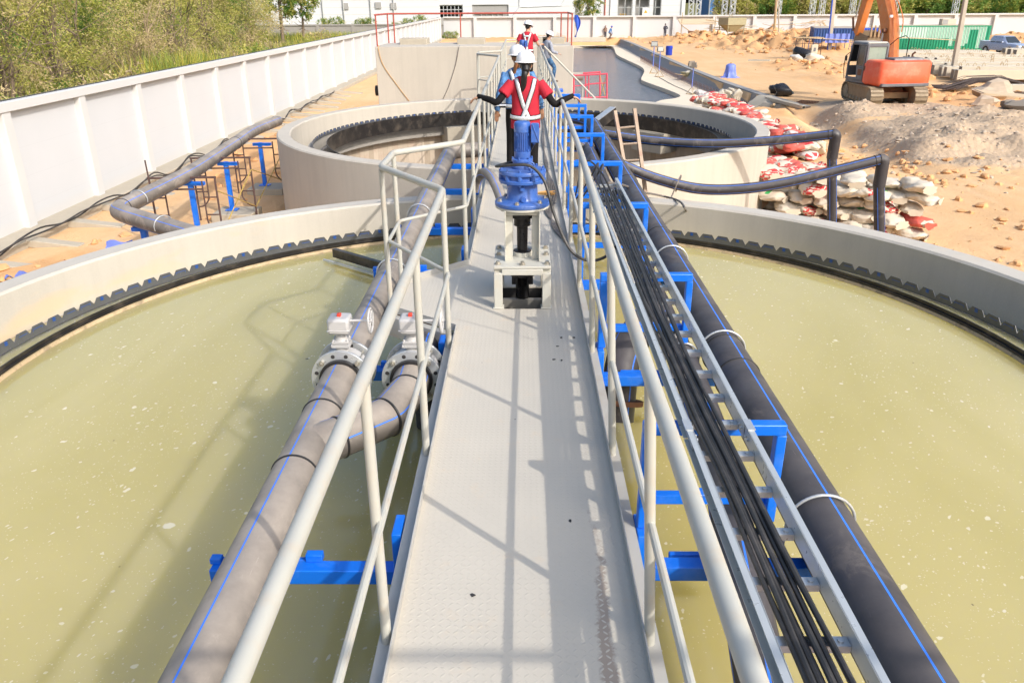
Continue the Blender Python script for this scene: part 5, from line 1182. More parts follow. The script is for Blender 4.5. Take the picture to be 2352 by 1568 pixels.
    for s in (-1, 1): mb.profile_x([(p.y, p.z) for p in P], s * W2_ - .015, s * W2_ + .015)
    mb.xform(Matrix.Translation(bc)); bk = mb.build('bucket', M['bucket_m'], up, ang=30)
    for k in range(5):
        x = -.46 + k * .23; MB().box(bc + V(x, -1.10, .06), (.12, .10, .58), 0, 0, None, (.5, .5)).build('bucket_tooth', M['mud'], bk)
    for ch in t.children:      # slewed a little to the left of the tracks
        if ch not in low: ch.matrix_basis = Matrix.Rotation(R_(10), 4, 'Z') @ ch.matrix_basis
    return t
excavator()

# ================================================================== PICKUP
def pickup(loc, rz):
    t = thing('pickup_truck', 'silver blue pickup truck parked behind the stacked concrete beams', 'pickup', loc, rz)   # nose towards +x
    P_ = M['truck']
    def loft(sects, name, mat, parent=t, bevel=.0):
        """sects: (x, half width bottom, half width top, z0, z1)"""
        mb = MB(); vs = []; 
        for x, wb, wt, za, zb in sects: vs += [V(x, -wb, za), V(x, -wb * 1.0, za + (zb - za) * .55), V(x, -wt, zb), V(x, wt, zb), V(x, wb, za + (zb - za) * .55), V(x, wb, za)]
        k = len(sects); fs = [(i * 6 + j, (i + 1) * 6 + j, (i + 1) * 6 + (j + 1) % 6, i * 6 + (j + 1) % 6) for i in range(k - 1) for j in range(6)] + [tuple(range(6)), tuple((k - 1) * 6 + j for j in range(5, -1, -1))]
        return mb.add(vs, fs).build(name, mat, parent, bevel=bevel)
    body = loft([(-2.55, .86, .84, .42, 1.05), (-1.2, .88, .86, .38, 1.05), (.3, .88, .86, .36, 1.02), (1.35, .88, .82, .38, 1.04), (2.2, .86, .74, .40, .98), (2.50, .78, .66, .44, .86)], 'body', P_, bevel=.04)
    MB().box((-1.85, 0, 1.06), (1.25, 1.46, .06)).build('cargo_bed', M['rubber'], t)
    mb = MB()
    for s in (-1, 1): mb.box((-1.88, s * .80, 1.11), (1.34, .10, .14))
    mb.box((-2.5, 0, 1.11), (.08, 1.6, .14)); mb.build('bed_side', P_, t, bevel=.02)
    cab = loft([(-1.22, .78, .58, 1.02, 1.60), (-1.05, .79, .62, 1.02, 1.68), (.10, .79, .62, 1.02, 1.68), (.30, .80, .60, 1.02, 1.62), (.98, .80, .72, 1.02, 1.08)], 'cabin', P_, bevel=.03)
    mb = MB(); mb.add([V(1.0, -.70, 1.07), V(1.0, .70, 1.07), V(.34, .56, 1.61), V(.34, -.56, 1.61)], [(0, 1, 2, 3)]); mb.v = [tuple(V(q) + V(.02, 0, .02)) for q in mb.v]; mb.build('windscreen', M['glass'], cab)
    for s in (-1, 1):
        f = lambda y, z: s * (.805 - (z - 1.28) * .42 if z > 1.28 else .803) + s * .006
        mb = MB(); mb.add([V(-.42, f(0, 1.08), 1.08), V(.62, f(0, 1.08), 1.08), V(.22, f(0, 1.55), 1.55), V(-.42, f(0, 1.58), 1.58)], [(0, 1, 2, 3)]).build('side_window', M['glass'], cab)
        mb = MB(); mb.add([V(-1.10, f(0, 1.08), 1.08), V(-.50, f(0, 1.08), 1.08), V(-.50, f(0, 1.58), 1.58), V(-1.02, f(0, 1.55), 1.55)], [(0, 1, 2, 3)]).build('side_window', M['glass'], cab)
        MB().box((.62, s * .98, 1.14), (.12, .20, .15)).build('wing_mirror', P_, t, bevel=.04)
        MB().box((2.34, s * .66, .80), (.26, .24, .17)).build('headlight', M['lampglass'], t, bevel=.05)
        for x in (-1.55, 1.55):
            w_ = thing('wheel', None, None, (x, s * .78, .36)); w_.parent = t; my = Matrix.Rotation(PI / 2, 3, 'X')
            MB().lathe([(.20, -.11), (.34, -.12), (.36, -.08), (.36, .08), (.34, .12), (.20, .11)], n=28, M_=my).build('tyre', M['rubber'], w_)
            MB().lathe([(0, -.09), (.08, -.10), (.20, -.08), (.21, .08), (.08, .10), (0, .09)], n=20, M_=my).build('rim', M['galv'], w_)
            MB().lathe([(.36, .0), (.46, .01), (.48, .0), (.40, -.08)], V(x, s * .89, .36), 24, Matrix.Rotation(-s * PI / 2, 3, 'X'), a0=0 if s < 0 else PI, a1=PI if s < 0 else 2 * PI).build('wheel_arch', M['truck_d'], t)
    mb = MB(); mb.box((2.50, 0, .80), (.05, .86, .17)); mb.box((2.50, 0, .56), (.06, 1.0, .16)); mb.build('grille', M['rubber'], t)
    mb = MB(); mb.box((2.53, 0, .80), (.03, .84, .02)); mb.box((2.53, 0, .84), (.03, .84, .015)); mb.build('grille_bar', M['galv'], t)
    MB().box((2.48, 0, .50), (.22, 1.66, .16)).build('bumper', P_, t, bevel=.05)
    return t
pk = at_z(2305, 126, GZ + .1); pickup((pk.x, pk.y, GZ + .15), R_(-78))

# ================================================================== CONTAINERS, SHELTERS, POSTS
def container(name, label, a, b, h, d, mats, pale=False):
    """shipping container with its long face from a to b (ground points)"""
    a, b = V(a), V(b); dd = b - a; L = dd.length; rz = math.atan2(dd.y, dd.x); t = thing(name, label, 'container', a, rz)
    def corr(mb, p, q, out, z0, z1, step=.28, dep=.05, sel=lambda k: True):
        dv = (q - p); n = int(dv.length / (step / 4)); dv = dv / n; pts = []
        for i in range(n + 1): pts.append((p + dv * i + out * (dep if i % 4 in (0, 1) else 0), i))
        for i in range(n):
            if sel(i): mb.add([pts[i][0] + V(0, 0, z0), pts[i + 1][0] + V(0, 0, z0), pts[i + 1][0] + V(0, 0, z1), pts[i][0] + V(0, 0, z1)], [(0, 1, 2, 3)])
        return mb
    mb = MB(); corr(mb, V(0, -.02, 0), V(L, -.02, 0), V(0, -1, 0), .12, h - .12); corr(mb, V(L + .02, 0, 0), V(L + .02, d, 0), V(1, 0, 0), .12, h - .12); corr(mb, V(-.02, d, 0), V(-.02, 0, 0), V(-1, 0, 0), .12, h - .12)
    mb.box((L / 2, d / 2, h / 2), (L - .02, d - .02, h - .2)); mb.build('corrugated_wall', mats[0], t, smooth=False)
    if pale:      # half-finished pale primer over the green
        rnd = random.Random(5); mb = MB(); dv = .07; n = int(L / dv); lev = 0
        for i in range(n):
            if i % 6 == 0: lev = rnd.choice([.30, .35, .5, .62, .2]) if i > n * .55 else .52
            if i > n * .88 and i < n * .93: lev = .1
            if n * .78 < i < n * .88: lev = .88
            if i > n * .96: lev = 1.1
            if lev >= 1: continue
            o = .055 if i % 4 in (0, 1) else .005; o2 = .055 if (i + 1) % 4 in (0, 1) else .005
            mb.add([V(i * dv, -.024 - o, .12 + lev * (h - .24)), V((i + 1) * dv, -.024 - o2, .12 + lev * (h - .24)), V((i + 1) * dv, -.024 - o2, h - .12), V(i * dv, -.024 - o, h - .12)], [(0, 1, 2, 3)])
        mb.build('primer_patch', M['c_pale'], t, smooth=False)
    mb = MB()
    for x in (0, L):
        for y in (0, d): mb.box((x, y, h / 2), (.14, .14, h))
    for y in (-.02, d + .02): mb.box((L / 2, y, h - .06), (L, .1, .12)); mb.box((L / 2, y, .07), (L, .1, .14))
    for x in (-.02, L + .02): mb.box((x, d / 2, h - .06), (.1, d, .12))
    mb.build('corner_frame', mats[0], t); MB().box((L / 2, d / 2, h + .012), (L + .06, d + .08, .05)).build('roof', M['c_roof'], t)
    return t
ca, cb = at_z(1912, 120, GZ), at_z(2062, 121, GZ)
cA = container('shipping_container', 'blue corrugated site container behind the utility post', (30.6, 89, GZ), (34.4, 88, GZ), 2.45, 6.0, (M['c_blue'],))
MB().box((1.9, -.10, 1.35), (.80, .06, .75)).build('window_frame', M['c_roof'], cA); mb = MB()
for k in range(4): mb.box((1.9, -.145, 1.10 + k * .17), (.7, .03, .05))
mb.build('window_bar', M['cabgrey'], cA)
container('shipping_container', 'royal blue container directly behind the excavator bucket', (34.9, 92, GZ), (39.6, 92, GZ), 2.35, 2.3, (M['tarp'],))
container('shipping_container', 'green container with half finished pale primer beside the blue one', (39.6, 90, GZ), (49.0, 89.4, GZ), 2.6, 2.4, (M['c_green'],), True)
MB_ac = thing('air_conditioner', 'grey air conditioner box on the roof of the green container', 'air conditioner', (45.2, 91, GZ + 2.64)); MB().box((0, 0, .3), (1.5, .7, .6)).build('casing', M['conc_b'], MB_ac, bevel=.03); MB().box((-.4, -.356, .3), (.55, .015, .45)).build('fan_grille', M['opening'], MB_ac)
def shelter(label, x0, x1, y, z, mat, dpt=2.2):
    t = thing('lean_to_shelter', label, 'shelter', ((x0 + x1) / 2, y, gh((x0 + x1) / 2, y))); h = z - t.location.z; w_ = (x1 - x0) / 2
    MB().box((0, 0, h), (w_ * 2, dpt, .05), 0, 0, Matrix.Rotation(.05, 3, 'Y')).build('roof_sheet', M['ply'], t)
    for sx in (-1, 1):
        for sy in (-1, 1): MB().tube([V(sx * (w_ - .15), sy * dpt * .42, 0), V(sx * (w_ - .15), sy * dpt * .42, h - .02)], .035, 8).build('post', M[mat], t)
    mb = MB()
    for k in range(3): x = -w_ + .6 + k * (w_ - .5); mb.tube([V(x, -dpt * .4, 0), V(x + .1, -dpt * .4, h)], .025, 6); mb.tube([V(x + .5, -dpt * .4, 0), V(x + .5, -dpt * .4, h)], .025, 6); [mb.tube([V(x, -dpt * .4, .3 + q * .35), V(x + .5, -dpt * .4, .3 + q * .35)], .02, 6) for q in range(4)]
    mb.build('scaffold_frame', M[mat], t); return t
shelter('plywood lean-to with green scaffold legs in front of the green container', 38.4, 44.2, 87.4, -1.25, 'c_green')
s_ = shelter('plywood lean-to with a blue striped cloth beside the blue container', 28.6, 33.2, 85.8, -1.15, 'c_blue')
mb = MB(); k = 12; vs = [V(-.6 + 2.4 * i / k, -1.0 + .08 * math.sin(i * 2.1), z) for i in range(k + 1) for z in (1.5, .65)]; mb.add(vs, [(2 * i, 2 * i + 2, 2 * i + 3, 2 * i + 1) for i in range(k)]).build('hanging_cloth', M['tarp_s'], s_)
def post_thing(label, base, top, w0, w1, name='utility_post', mat='pole', cat='post', pipe_=False):
    b, tp = V(base), V(top); t = thing(name, label, cat, b); d = tp - b
    if w0 == w1: MB().tube([V(0, 0, -.3), d], w0 / 2, 8).build('shaft', M[mat], t)
    else: MB().box(d / 2, (w0, w0 * .85, d.length), 0, 0, d.to_track_quat('Z', 'Y').to_matrix(), (w1 / w0, w1 / w0)).build('shaft', M[mat], t, bevel=.02)
    if pipe_: MB().tube([V(-.20, -.1, .2), V(-.20, -.1, 0) + d], .07, 10).build('conduit', M['tarp'], t)
    return t
b = at_z(2187, 176, GZ); tpz = at_y(2219, -6, b.y); tpz = b + (tpz - b) * 1.9; post_thing('pale concrete post leaning right, standing in front of the stacked beams', b, tpz, .36, .24)
b = at_z(1903, 127, GZ); tpz = at_y(1916, -4, b.y); post_thing('concrete post with a blue conduit standing by the blue container', b, b + (tpz - b) * 1.7, .40, .30, pipe_=True)
b = V(36.5, 104, -1.9); tpz = at_y(1785, -3, 104); post_thing('pair of timber poles planted in the orange soil ridge', (at_y(1779, 78, 100).x, 100, -2), at_y(1784, -10, 100), .30, .30, 'timber_pole', 'wood', 'pole')
post_thing('thin pale pole beside the timber pole in the orange soil ridge', (at_y(1792, 78, 101).x, 101, -2), at_y(1788, -10, 101), .16, .16, 'timber_pole', 'pole', 'pole')

# ================================================================== STACKED BEAMS, REBAR, RUBBLE
rnd = random.Random(9)
def beam(x, y, z, L, rz, lab, w_=.42, h=.5, hooks=True):
    t = thing('concrete_beam', lab, 'concrete beam', (x, y, z), rz, group='precast concrete beams in the stack')
    MB().box((0, 0, h / 2), (L, w_, h)).build('beam_body', M['conc_b'], t, bevel=.015)
    MB().box((-L / 2 - .004, 0, h / 2), (.008, w_ - .03, h - .03)).build('raw_end', M['conc_end'], t)
    if hooks:
        for xx in (-L * .38, -L * .1, L * .12, L * .32):
            MB().tube([V(xx + .10 * math.cos(a), 0, h - .02 + .24 * math.sin(a)) for a in np.linspace(0, PI, 8)], .02, 5).build('lifting_hook', M['wood'], t)
bl_ = 'pale precast concrete beam with wire lifting hooks in the long stack on the right'
base = [(29.8, 56.3, 0), (29.9, 57.0, 0)]
i = 0
for row in range(26):
    y = 55.6 + row * .62; x0 = 29.2 + row * .14 + rnd.uniform(-.2, .2); L = 11 + rnd.uniform(-.5, 1.5)
    if row in (7,): continue
    beam(x0 + L / 2 + rnd.uniform(-.3, .6), y, GZ + (.12 if row else .22) + rnd.choice([0, 0, .1, .22]), L, R_(rnd.uniform(-.8, .8)) + R_(-3), bl_, .46, .62 + (.1 if 9 < row < 20 else 0))
    if row % 4 == 2: beam(x0 + L + 6.2, y + .2, GZ + .1, 10, R_(-3), bl_, .46, .6)
for row in range(6): beam(36.5 + row * .1, 73.5 + row * .9, GZ + .1, 10, R_(-6), bl_, .5, .78)
for row in range(3): beam(46 + row * .2, 71 + row * 1.2, GZ + .72, 9, R_(-3), bl_, .6, .5)
b = at_z(2345, 235, GZ); beam(b.x + 2.4, b.y + 1.0, gh(b.x + 2, b.y) - .02, 6, R_(-4), 'single pale concrete beam lying on the rubble at the right edge', .5, .62, False)
def bundle(name, lab, cat, c, L, rz, n, w_, h, mat, r=.014, arch=.0):
    mb = MB()
    for i in range(n):
        x = rnd.gauss(0, w_ / 2.2); z = abs(rnd.gauss(0, h / 2)) + .02; l = L * rnd.uniform(.8, 1.1) / 2; dz = rnd.uniform(-.05, .05)
        mb.tube([V(-l, x + rnd.uniform(-.1, .1), z * .6), V(-l * .4, x, z + arch), V(l * .4, x * .8, z + arch * 1.1), V(l, x + rnd.uniform(-.25, .25), z * .5 + dz)], r, 5)
    return tag(mb.build(name, M[mat], loc=c), lab, cat), None
for px, py, L, rz, lab, ar, nn in ((2150, 205, 4.6, -6, 'dark bundle of rebar lying behind the excavator counterweight', .05, 70), (2262, 213, 5.5, 12, 'arched bundle of dark rebar lying in front of the stacked beams', .35, 80), (2320, 226, 3.0, -4, 'short bundle of rebar beside the single concrete beam', .1, 40)):
    p = at_z(px, py, GZ + .15); o = bundle('rebar_bundle', lab, 'rebar', (p.x, p.y, gh(p.x, p.y)), L, 0, nn, .55, .22, 'rebar', .016, ar)[0]; o.rotation_euler = (0, 0, R_(rz))
# plywood sheet over drain pipes at the right edge
p = at_z(2335, 258, GZ + .3); t = thing('plywood_sheet', 'sun bleached plywood sheet over rocks at the right edge', 'plywood', (p.x + .5, p.y + .3, gh(p.x, p.y) + .38), R_(-14)); MB().box((0, 0, 0), (4.4, 2.2, .03), 0, 0, Matrix.Rotation(.08, 3, 'Y')).box((-.3, -.15, .035), (3.6, 1.8, .03), 0, 0, Matrix.Rotation(.09, 3, 'Y')).build('sheet', M['ply'], t, smooth=False)
def rock_mesh(seed, n=10):
    r = random.Random(seed); mb = MB(); mb.ball((0, 0, 0), 1, n, n - 3)
    ph = [r.uniform(0, 6) for _ in range(6)]
    mb.v = [tuple(V(q) * (1 + .22 * math.sin(q[0] * 3 + ph[0]) * math.sin(q[1] * 3 + ph[1]) + .2 * math.sin(q[2] * 4 + ph[2] + q[0] * 2) + r.uniform(-.09, .09))) for q in mb.v]
    return mb
RK = [rock_mesh(i) for i in range(8)]
def scatter_rocks(name, mat, spots, s0, s1, flat=.65, seed=1, kind='stuff'):
    r = random.Random(seed); mb = MB()
    for (x, y) in spots:
        s = s0 + (s1 - s0) * r.random() ** 2.6; z = gh(x, y); m = Matrix.Translation((x, y, z + s * flat * .25)) @ Matrix.Rotation(r.uniform(0, 6.3), 4, 'Z') @ Matrix.Diagonal((s * r.uniform(.7, 1.3), s * r.uniform(.7, 1.2), s * flat * r.uniform(.7, 1.2), 1))
        k = RK[r.randrange(8)]; mb.add([m @ V(q) for q in k.v], k.f)
    return tag(mb.build(name, M[mat], smooth=True, ang=28), kind=kind)
r = random.Random(31); g_ = lambda cx, cy, sx, sy, n: [(r.gauss(cx, sx), r.gauss(cy, sy)) for _ in range(n)]
scatter_rocks('gravel', 'rock', g_(19.5, 32.5, 3.0, 3.0, 160) + g_(25, 29, 4, 3.5, 130) + g_(15.6, 29, 1.2, 2.2, 130) + g_(16, 39, 1.4, 1.6, 90) + g_(20, 38, 2.5, 1.4, 90) + g_(20, 32, 4, 4, 500), .012, .11, .55, 2)
sp = g_(28, 95, 3, 5, 330) + g_(36, 101, 4, 4, 350) + g_(24, 111, 3.5, 4.5, 250) + g_(38, 121, 9, 3, 350) + g_(28, 47.2, 3.5, 1.6, 200) + g_(24, 66, 2.2, 3.5, 100) + g_(33, 50, 4, 1.2, 120) + g_(60, 108, 7, 5, 200)
scatter_rocks('soil_clods', 'clod', sp, .05, .36, .6, 3)
sp = g_(-8.6, 30, 1.2, 5, 160) + g_(-7.7, 36, 1.0, 4, 160) + g_(-9.9, 12.6, .7, 3.0, 80) + [(r.uniform(7.5, 14), r.uniform(16, 33)) for _ in range(260)] + [(r.uniform(14, 40), r.uniform(20, 28)) for _ in range(160)] + g_(13.2, 27, 1.2, 2, 90)
scatter_rocks('soil_clods', 'clod', [q for q in sp if (q[0] - T1.x) ** 2 + (q[1] - T1.y) ** 2 > 46 and (q[0]) ** 2 + (q[1] - T2.y) ** 2 > 47], .015, .17, .6, 4)
for i, (px, py, s, lab) in enumerate(((2280, 238, .85, 'big pale broken slab of rubble below the single concrete beam'), (2262, 246, .45, 'smaller rubble lump beside the big broken slab'), (2320, 272, .5, 'rounded rock under the plywood sheet'), (2345, 276, .55, 'second rounded rock under the plywood sheet at the frame edge'))):
    p = at_z(px, py, GZ + .1); o = RK[i].build('rubble_block', M['rock' if i < 2 else 'conc_end'], loc=(p.x, p.y, gh(p.x, p.y) + s * .25), ang=28); o.scale = (s * 1.3, s * .8, s * .7); tag(o, lab, 'rubble')
# timber scattered over the ridge and by the far wall
def planks(lab, c, n, sp_, L, zz=.1):
    t = thing('timber_pile', lab, 'timber', c)
    for i in range(n):
        x, y = rnd.gauss(0, sp_), rnd.gauss(0, sp_ * .4); a = rnd.uniform(-.5, .5) + (PI / 2 if rnd.random() < .15 else 0); l = L * rnd.uniform(.4, 1); tl = rnd.uniform(-.25, .35); d = V(math.cos(a), math.sin(a), tl * (.6 if rnd.random() < .8 else 2)) * l / 2
        z = gh(c[0] + x, c[1] + y) - c[2] + zz + rnd.uniform(0, .25); MB().bar(V(x, y, z) - d, V(x, y, z) + d, rnd.uniform(.10, .3), rnd.uniform(.04, .09)).build('plank', M[rnd.choice(['wood', 'ply', 'wood', 'conc_b'])], t)
planks('loose pile of planks and boards on the soil ridge before the far wall', (31.5, 120, -2), 26, 3.0, 4.0, .6); planks('long boards stacked on the soil ridge left of the blue container', (36, 113, -2), 24, 3.5, 6.0, .5); planks('broken boards and slabs piled near the thin pale pole', (41, 124, -2), 20, 3.0, 3.5, .8)
planks('scraps of timber along the far edge of the pond', (6, 124.5, GZ), 24, 4.5, 3.0, .05)
for (px, py, lab) in ((1666, 225, None),): pass
p = at_z(1690, 246, AZ); planks('boards under the empty white sacks on the apron', (p.x - .6, p.y, AZ), 9, .8, 2.0, AZ - gh(p.x - .6, p.y) + .06)

# ================================================================== SITE CLUTTER
def floodlight(px, py, zb, ty, lab, rz, heads=1):
    b = at_z(px, py, zb); tp = at_y(px, ty, b.y); h = tp.z - zb; t = thing('floodlight_stand', lab, 'floodlight', b, rz); k = h / 2.2
    MB().tube([V(0, 0, .45 * k), V(0, 0, h - .3 * k)], .035 * k, 8).build('mast', M['tarp_s'], t)
    mb = MB()
    for a in (0, 2.1, 4.2): e = V(.42 * math.cos(a), .42 * math.sin(a), 0) * k; mb.tube([V(0, 0, .55 * k), e], .02 * k, 6); e2 = V(.42 * math.cos(a + 2.1), .42 * math.sin(a + 2.1), 0) * k; mb.tube([e + V(0, 0, .02), e2 + V(0, 0, .02)], .02 * k, 6)
    mb.build('leg_frame', M['wood'], t)
    for i in range(heads):
        l_ = thing('lamp_head', None, None, (.18 * i * k, 0, h - .1 * k + .08 * i), R_(40 * i)); l_.parent = t
        MB().box((0, .05 * k, 0), (.50 * k, .16 * k, .36 * k), 0, 0, None, (.9, .8)).build('housing', M['cabgrey' if heads == 1 else 'conc_end'], l_, bevel=.01); MB().box((0, -.036 * k, 0), (.42 * k, .012, .28 * k)).build('lamp_glass', M['lampglass'], l_)
        MB().tube([V(-.27 * k, .03, 0), V(-.27 * k, .03, -.22 * k), V(.27 * k, .03, -.22 * k), V(.27 * k, .03, 0)], .014 * k, 6).build('yoke', M['black'], l_)
floodlight(1588, 217, AZ, 146, 'twin headed floodlight on a blue mast nearest the tanks on the apron', R_(150), 2); floodlight(1513, 177, AZ, 110, 'square floodlight on a blue mast, middle of the three on the apron', R_(10)); floodlight(1499, 169, AZ, 98, 'tallest of the three floodlights, behind the middle one on the apron', R_(-15))
cable('thin cable trailing over the pale apron between the floodlights', [at_z(1514, 178, AZ + .03), at_z(1545, 195, AZ + .03), at_z(1572, 207, AZ + .03), at_z(1590, 216, AZ + .03)], .02, 'cable_g')
# rebar starter row along the foot of the channel wall
mb = MB(); P = resample([p + V(-.55, 0, 0) for p in ch_b[2:]], 120)
for i, p in enumerate(P):
    mb.tube([p, p + V(rnd.uniform(-.02, .02), 0, .55)], .012, 4)
for z in (.18, .36): mb.tube([p + V(0, 0, z) for p in P[::4]], .011, 4)
tag(mb.build('rebar_mesh', M['rust'], smooth=False), 'row of thin rusty starter bars standing along the foot of the channel wall', 'rebar')
mb = MB(); A0, B0, C0, D0 = at_z(1785, 262, GZ - .55), at_z(1835, 266, GZ - .55), at_z(1880, 243, GZ - .05), at_z(1838, 240, GZ - .05)
for k in range(13): u = k / 12; mb.tube([A0.lerp(B0, u) + V(0, 0, .2), D0.lerp(C0, u) + V(0, 0, .2)], .016, 4); mb.tube([A0.lerp(D0, u) + V(0, 0, .22), B0.lerp(C0, u) + V(0, 0, .22)], .016, 4)
tag(mb.build('rebar_mesh', M['rust'], smooth=False), 'rebar mat laid on the soil slope past the unfinished bank', 'rebar')
a, b = at_z(1760, 226, GZ + .12), at_z(1846, 247, GZ + .12); t = thing('steel_tube', 'long grey square tube on top of the unfinished bank', 'steel tube', (a + b) / 2); MB().bar(a - (a + b) / 2, b - (a + b) / 2, .18, .16).build('tube_body', M['conc_d'], t, bevel=.01); d = (b - a).normalized(); MB().bar(b - (a + b) / 2 - d * .01, b - (a + b) / 2 + d * .006, .14, .12).build('tube_mouth', M['black'], t)
a, b = at_z(1757, 258, AZ + .1), at_z(1778, 240, GZ); tag(MB().bar(a, b, .12, .12).build('timber_prop', M['wood']), 'timber prop leaning on the unfinished grey bank', 'prop')
# red scaffold frame in front of the pond
def scaffold(lab, o, ux, w_, h, mat, r=.022, name='scaffold', ladder_w=.35, cat='scaffold', group=None):
    t = thing(name, lab, cat, o, 0, group); ux = V(ux).normalized(); q = lambda a, z: ux * a + V(0, 0, z)
    mb = MB(); mb.tube(arc_corner([q(0, 0), q(0, h)], .1), r, 8); mb.tube([q(w_, 0), q(w_, h)], r, 8); mb.tube([q(-.03, h - .02), q(w_ + .03, h - .02)], r, 8); mb.build('outer_frame', M[mat], t)
    mb = MB()
    for x in (ladder_w, w_ - ladder_w): mb.tube(arc_corner([q(x, h - .1), q(x, .55), q(x - ladder_w * .5 if x < w_ / 2 else x + ladder_w * .5, .38), q(0 if x < w_ / 2 else w_, .36)], .12, 4), r * .8, 8)
    for z in (.75, 1.15, 1.5): 
        if z < h - .2:
            mb.tube([q(0, z), q(ladder_w, z)], r * .7, 6); mb.tube([q(w_ - ladder_w, z), q(w_, z)], r * .7, 6)
    mb.tube([q(ladder_w, h - .28), q(w_ - ladder_w, h - .28)], r * .8, 6); mb.build('inner_ladder', M[mat], t); return t
o = at_y(1318, 228, 32.5); rs = thing('scaffold', 'pink painted scaffold frames standing beside the grey rectangular tank before the pond', 'scaffold', (0, 0, 0))
for nm, x0, x1, y0, y1, Yp in (('front_frame', 1318, 1394, 168, 228, 32.2), ('rear_frame', 1318, 1378, 170, 228, 33.2)):
    f = lambda x, y: at_y(x, y, Yp); mb = MB()
    h0 = 174 if nm == 'front_frame' else 170
    mb.tube([f(x0, h0), f(x1, h0 - 4)], .03, 8); mb.tube([f(x1, h0 - 6), f(x1, 236)], .03, 8); mb.tube([f(x0, h0 - 3), f(x0, 236)], .03, 8); mb.tube([f(x0, 226), f(x1, 223)], .022, 8)
    xm = x0 + (x1 - x0) * .45; mb.tube([f(xm, h0), f(xm, 224)], .022, 8); mb.tube([f(x0 + 2, 198), f(xm, 196)], .018, 6); mb.tube([f(xm, 194), f(x1, 191)], .018, 6); mb.build(nm, M['pink'], rs)
mb = MB(); mb.tube([at_y(1378, 172, 33.2), at_y(1391, 226, 32.2)], .014, 6); mb.tube([at_y(1378, 226, 33.2), at_y(1392, 176, 32.2)], .014, 6); mb.build('cross_brace', M['scaff_y'], rs)
# rusty scaffold frames straddling the ground pipe by the wall
for i, (y, lab) in enumerate(((17.55, 'rusty scaffold frame straddling the ground pipe nearest the camera'), (20.0, 'rusty scaffold frame, middle of the three over the ground pipe'), (23.0, 'rusty scaffold frame over the ground pipe closest to the far tank'))):
    o = scaffold(lab, (-8.35, y, GZ + .02), (1, .06, 0), 1.45, 1.62, 'scaff', .024, ladder_w=.30, group='rusty scaffold frames over the ground pipe')
    if i == 0: MB().tube([V(0, 0, 1.6), V(-.01, 0, 2.0)], .018, 8).build('jack_pin', M['scaff'], o)
    if i < 2:
        for k, (z0, z1) in enumerate(((.35, 1.3), (1.3, .35))):
            dy = 2.45 if i == 0 else 3.0; MB().tube([V(1.46, .08, z0), V(1.46, dy + .08, z1)], .014, 6).build('cross_brace', M['scaff_y'], o)
# cables strung along the wall footing
for k in range(2):
    pts = [V(-11.35 + .06 * k, y, GZ + .24 + .10 * math.sin(y * 1.9 + k) + (.1 if int(y) % 3 == 0 else 0)) for y in np.arange(9, 50, .9)]
    cable('black cable draped along the footing of the white wall', pts, .022, group='cables along the wall footing', sm=4)
b = at_z(55, 630, GZ + .3); mb = MB(); k = 6; vs = [V(.6 * i / k - .3, .35 * j / k - .17, .08 * math.sin(i * 1.3 + j) + .1) for i in range(k + 1) for j in range(k + 1)]; tag(mb.add(vs, [(i * 7 + j, i * 7 + j + 1, i * 7 + 8 + j, i * 7 + 7 + j) for i in range(k) for j in range(k)]).build('blue_tarpaulin', M['tarp_s'], loc=(b.x, b.y, GZ + .15)), 'crumpled blue tarpaulin on the ground between the white wall and the green tank', 'tarpaulin')
b = at_z(265, 522, GZ + .9); vs = [V(.5 * i / k - .25, .1 * j / k - .05, .2 * j / k + .03 * math.sin(i * 1.3 + j)) for i in range(k + 1) for j in range(k + 1)]; tag(MB().add(vs, [(i * 7 + j, i * 7 + j + 1, i * 7 + 8 + j, i * 7 + 7 + j) for i in range(k) for j in range(k)]).build('blue_tarpaulin', M['tarp_s'], loc=(-7.5, 14.1, GZ + .95)), 'striped blue tarpaulin scrap hanging under the corner of the ground pipe', 'tarpaulin')
# bucket, covered heap, bins, mixer, hopper
p = at_z(1536, 129, GZ); t = thing('plastic_drum', 'royal blue plastic drum standing on the channel wall', 'drum', (p.x, p.y, GZ + .08), 0); MB().lathe([(0, 0), (.30, 0), (.33, .05), (.33, .62), (.36, .65), (.36, .78), (.33, .80), (.33, .88), (0, .88)], n=24).build('drum_body', M['pool_blue'], t); MB().tube([V(.34 * math.cos(a), .34 * math.sin(a) - .02, .62 - .2 * math.sin(a)) for a in np.linspace(0, PI, 12)], .012, 5).build('handle', M['black'], t)
p = at_z(1676, 178, GZ); t = thing('covered_machine', 'small machine covered with a striped blue tarpaulin beside the channel wall', 'covered machine', (p.x, p.y, gh(p.x, p.y)), 0); mb = MB(); N_ = 22; vs = []
for (rr, z) in ((.55, 0), (.36, .10), (.32, .5), (.30, .85), (.2, .95), (.01, .97)):
    for j in range(N_): a = 2 * PI * j / N_; f = 1 + (.28 - .15 * z) * math.sin(j * 2.2 + z * 2) * (1.1 - z); vs.append(V(rr * f * 1.15 * math.cos(a), rr * f * math.sin(a), z))
mb.add(vs, [(i * N_ + j, i * N_ + (j + 1) % N_, (i + 1) * N_ + (j + 1) % N_, (i + 1) * N_ + j) for i in range(5) for j in range(N_)]).build('cover', M['tarp_s'], t, ang=60); MB().ball((0.03, 0, 1.0), (.10, .08, .07), 8, 6).build('stone_weight', M['clod'], t)
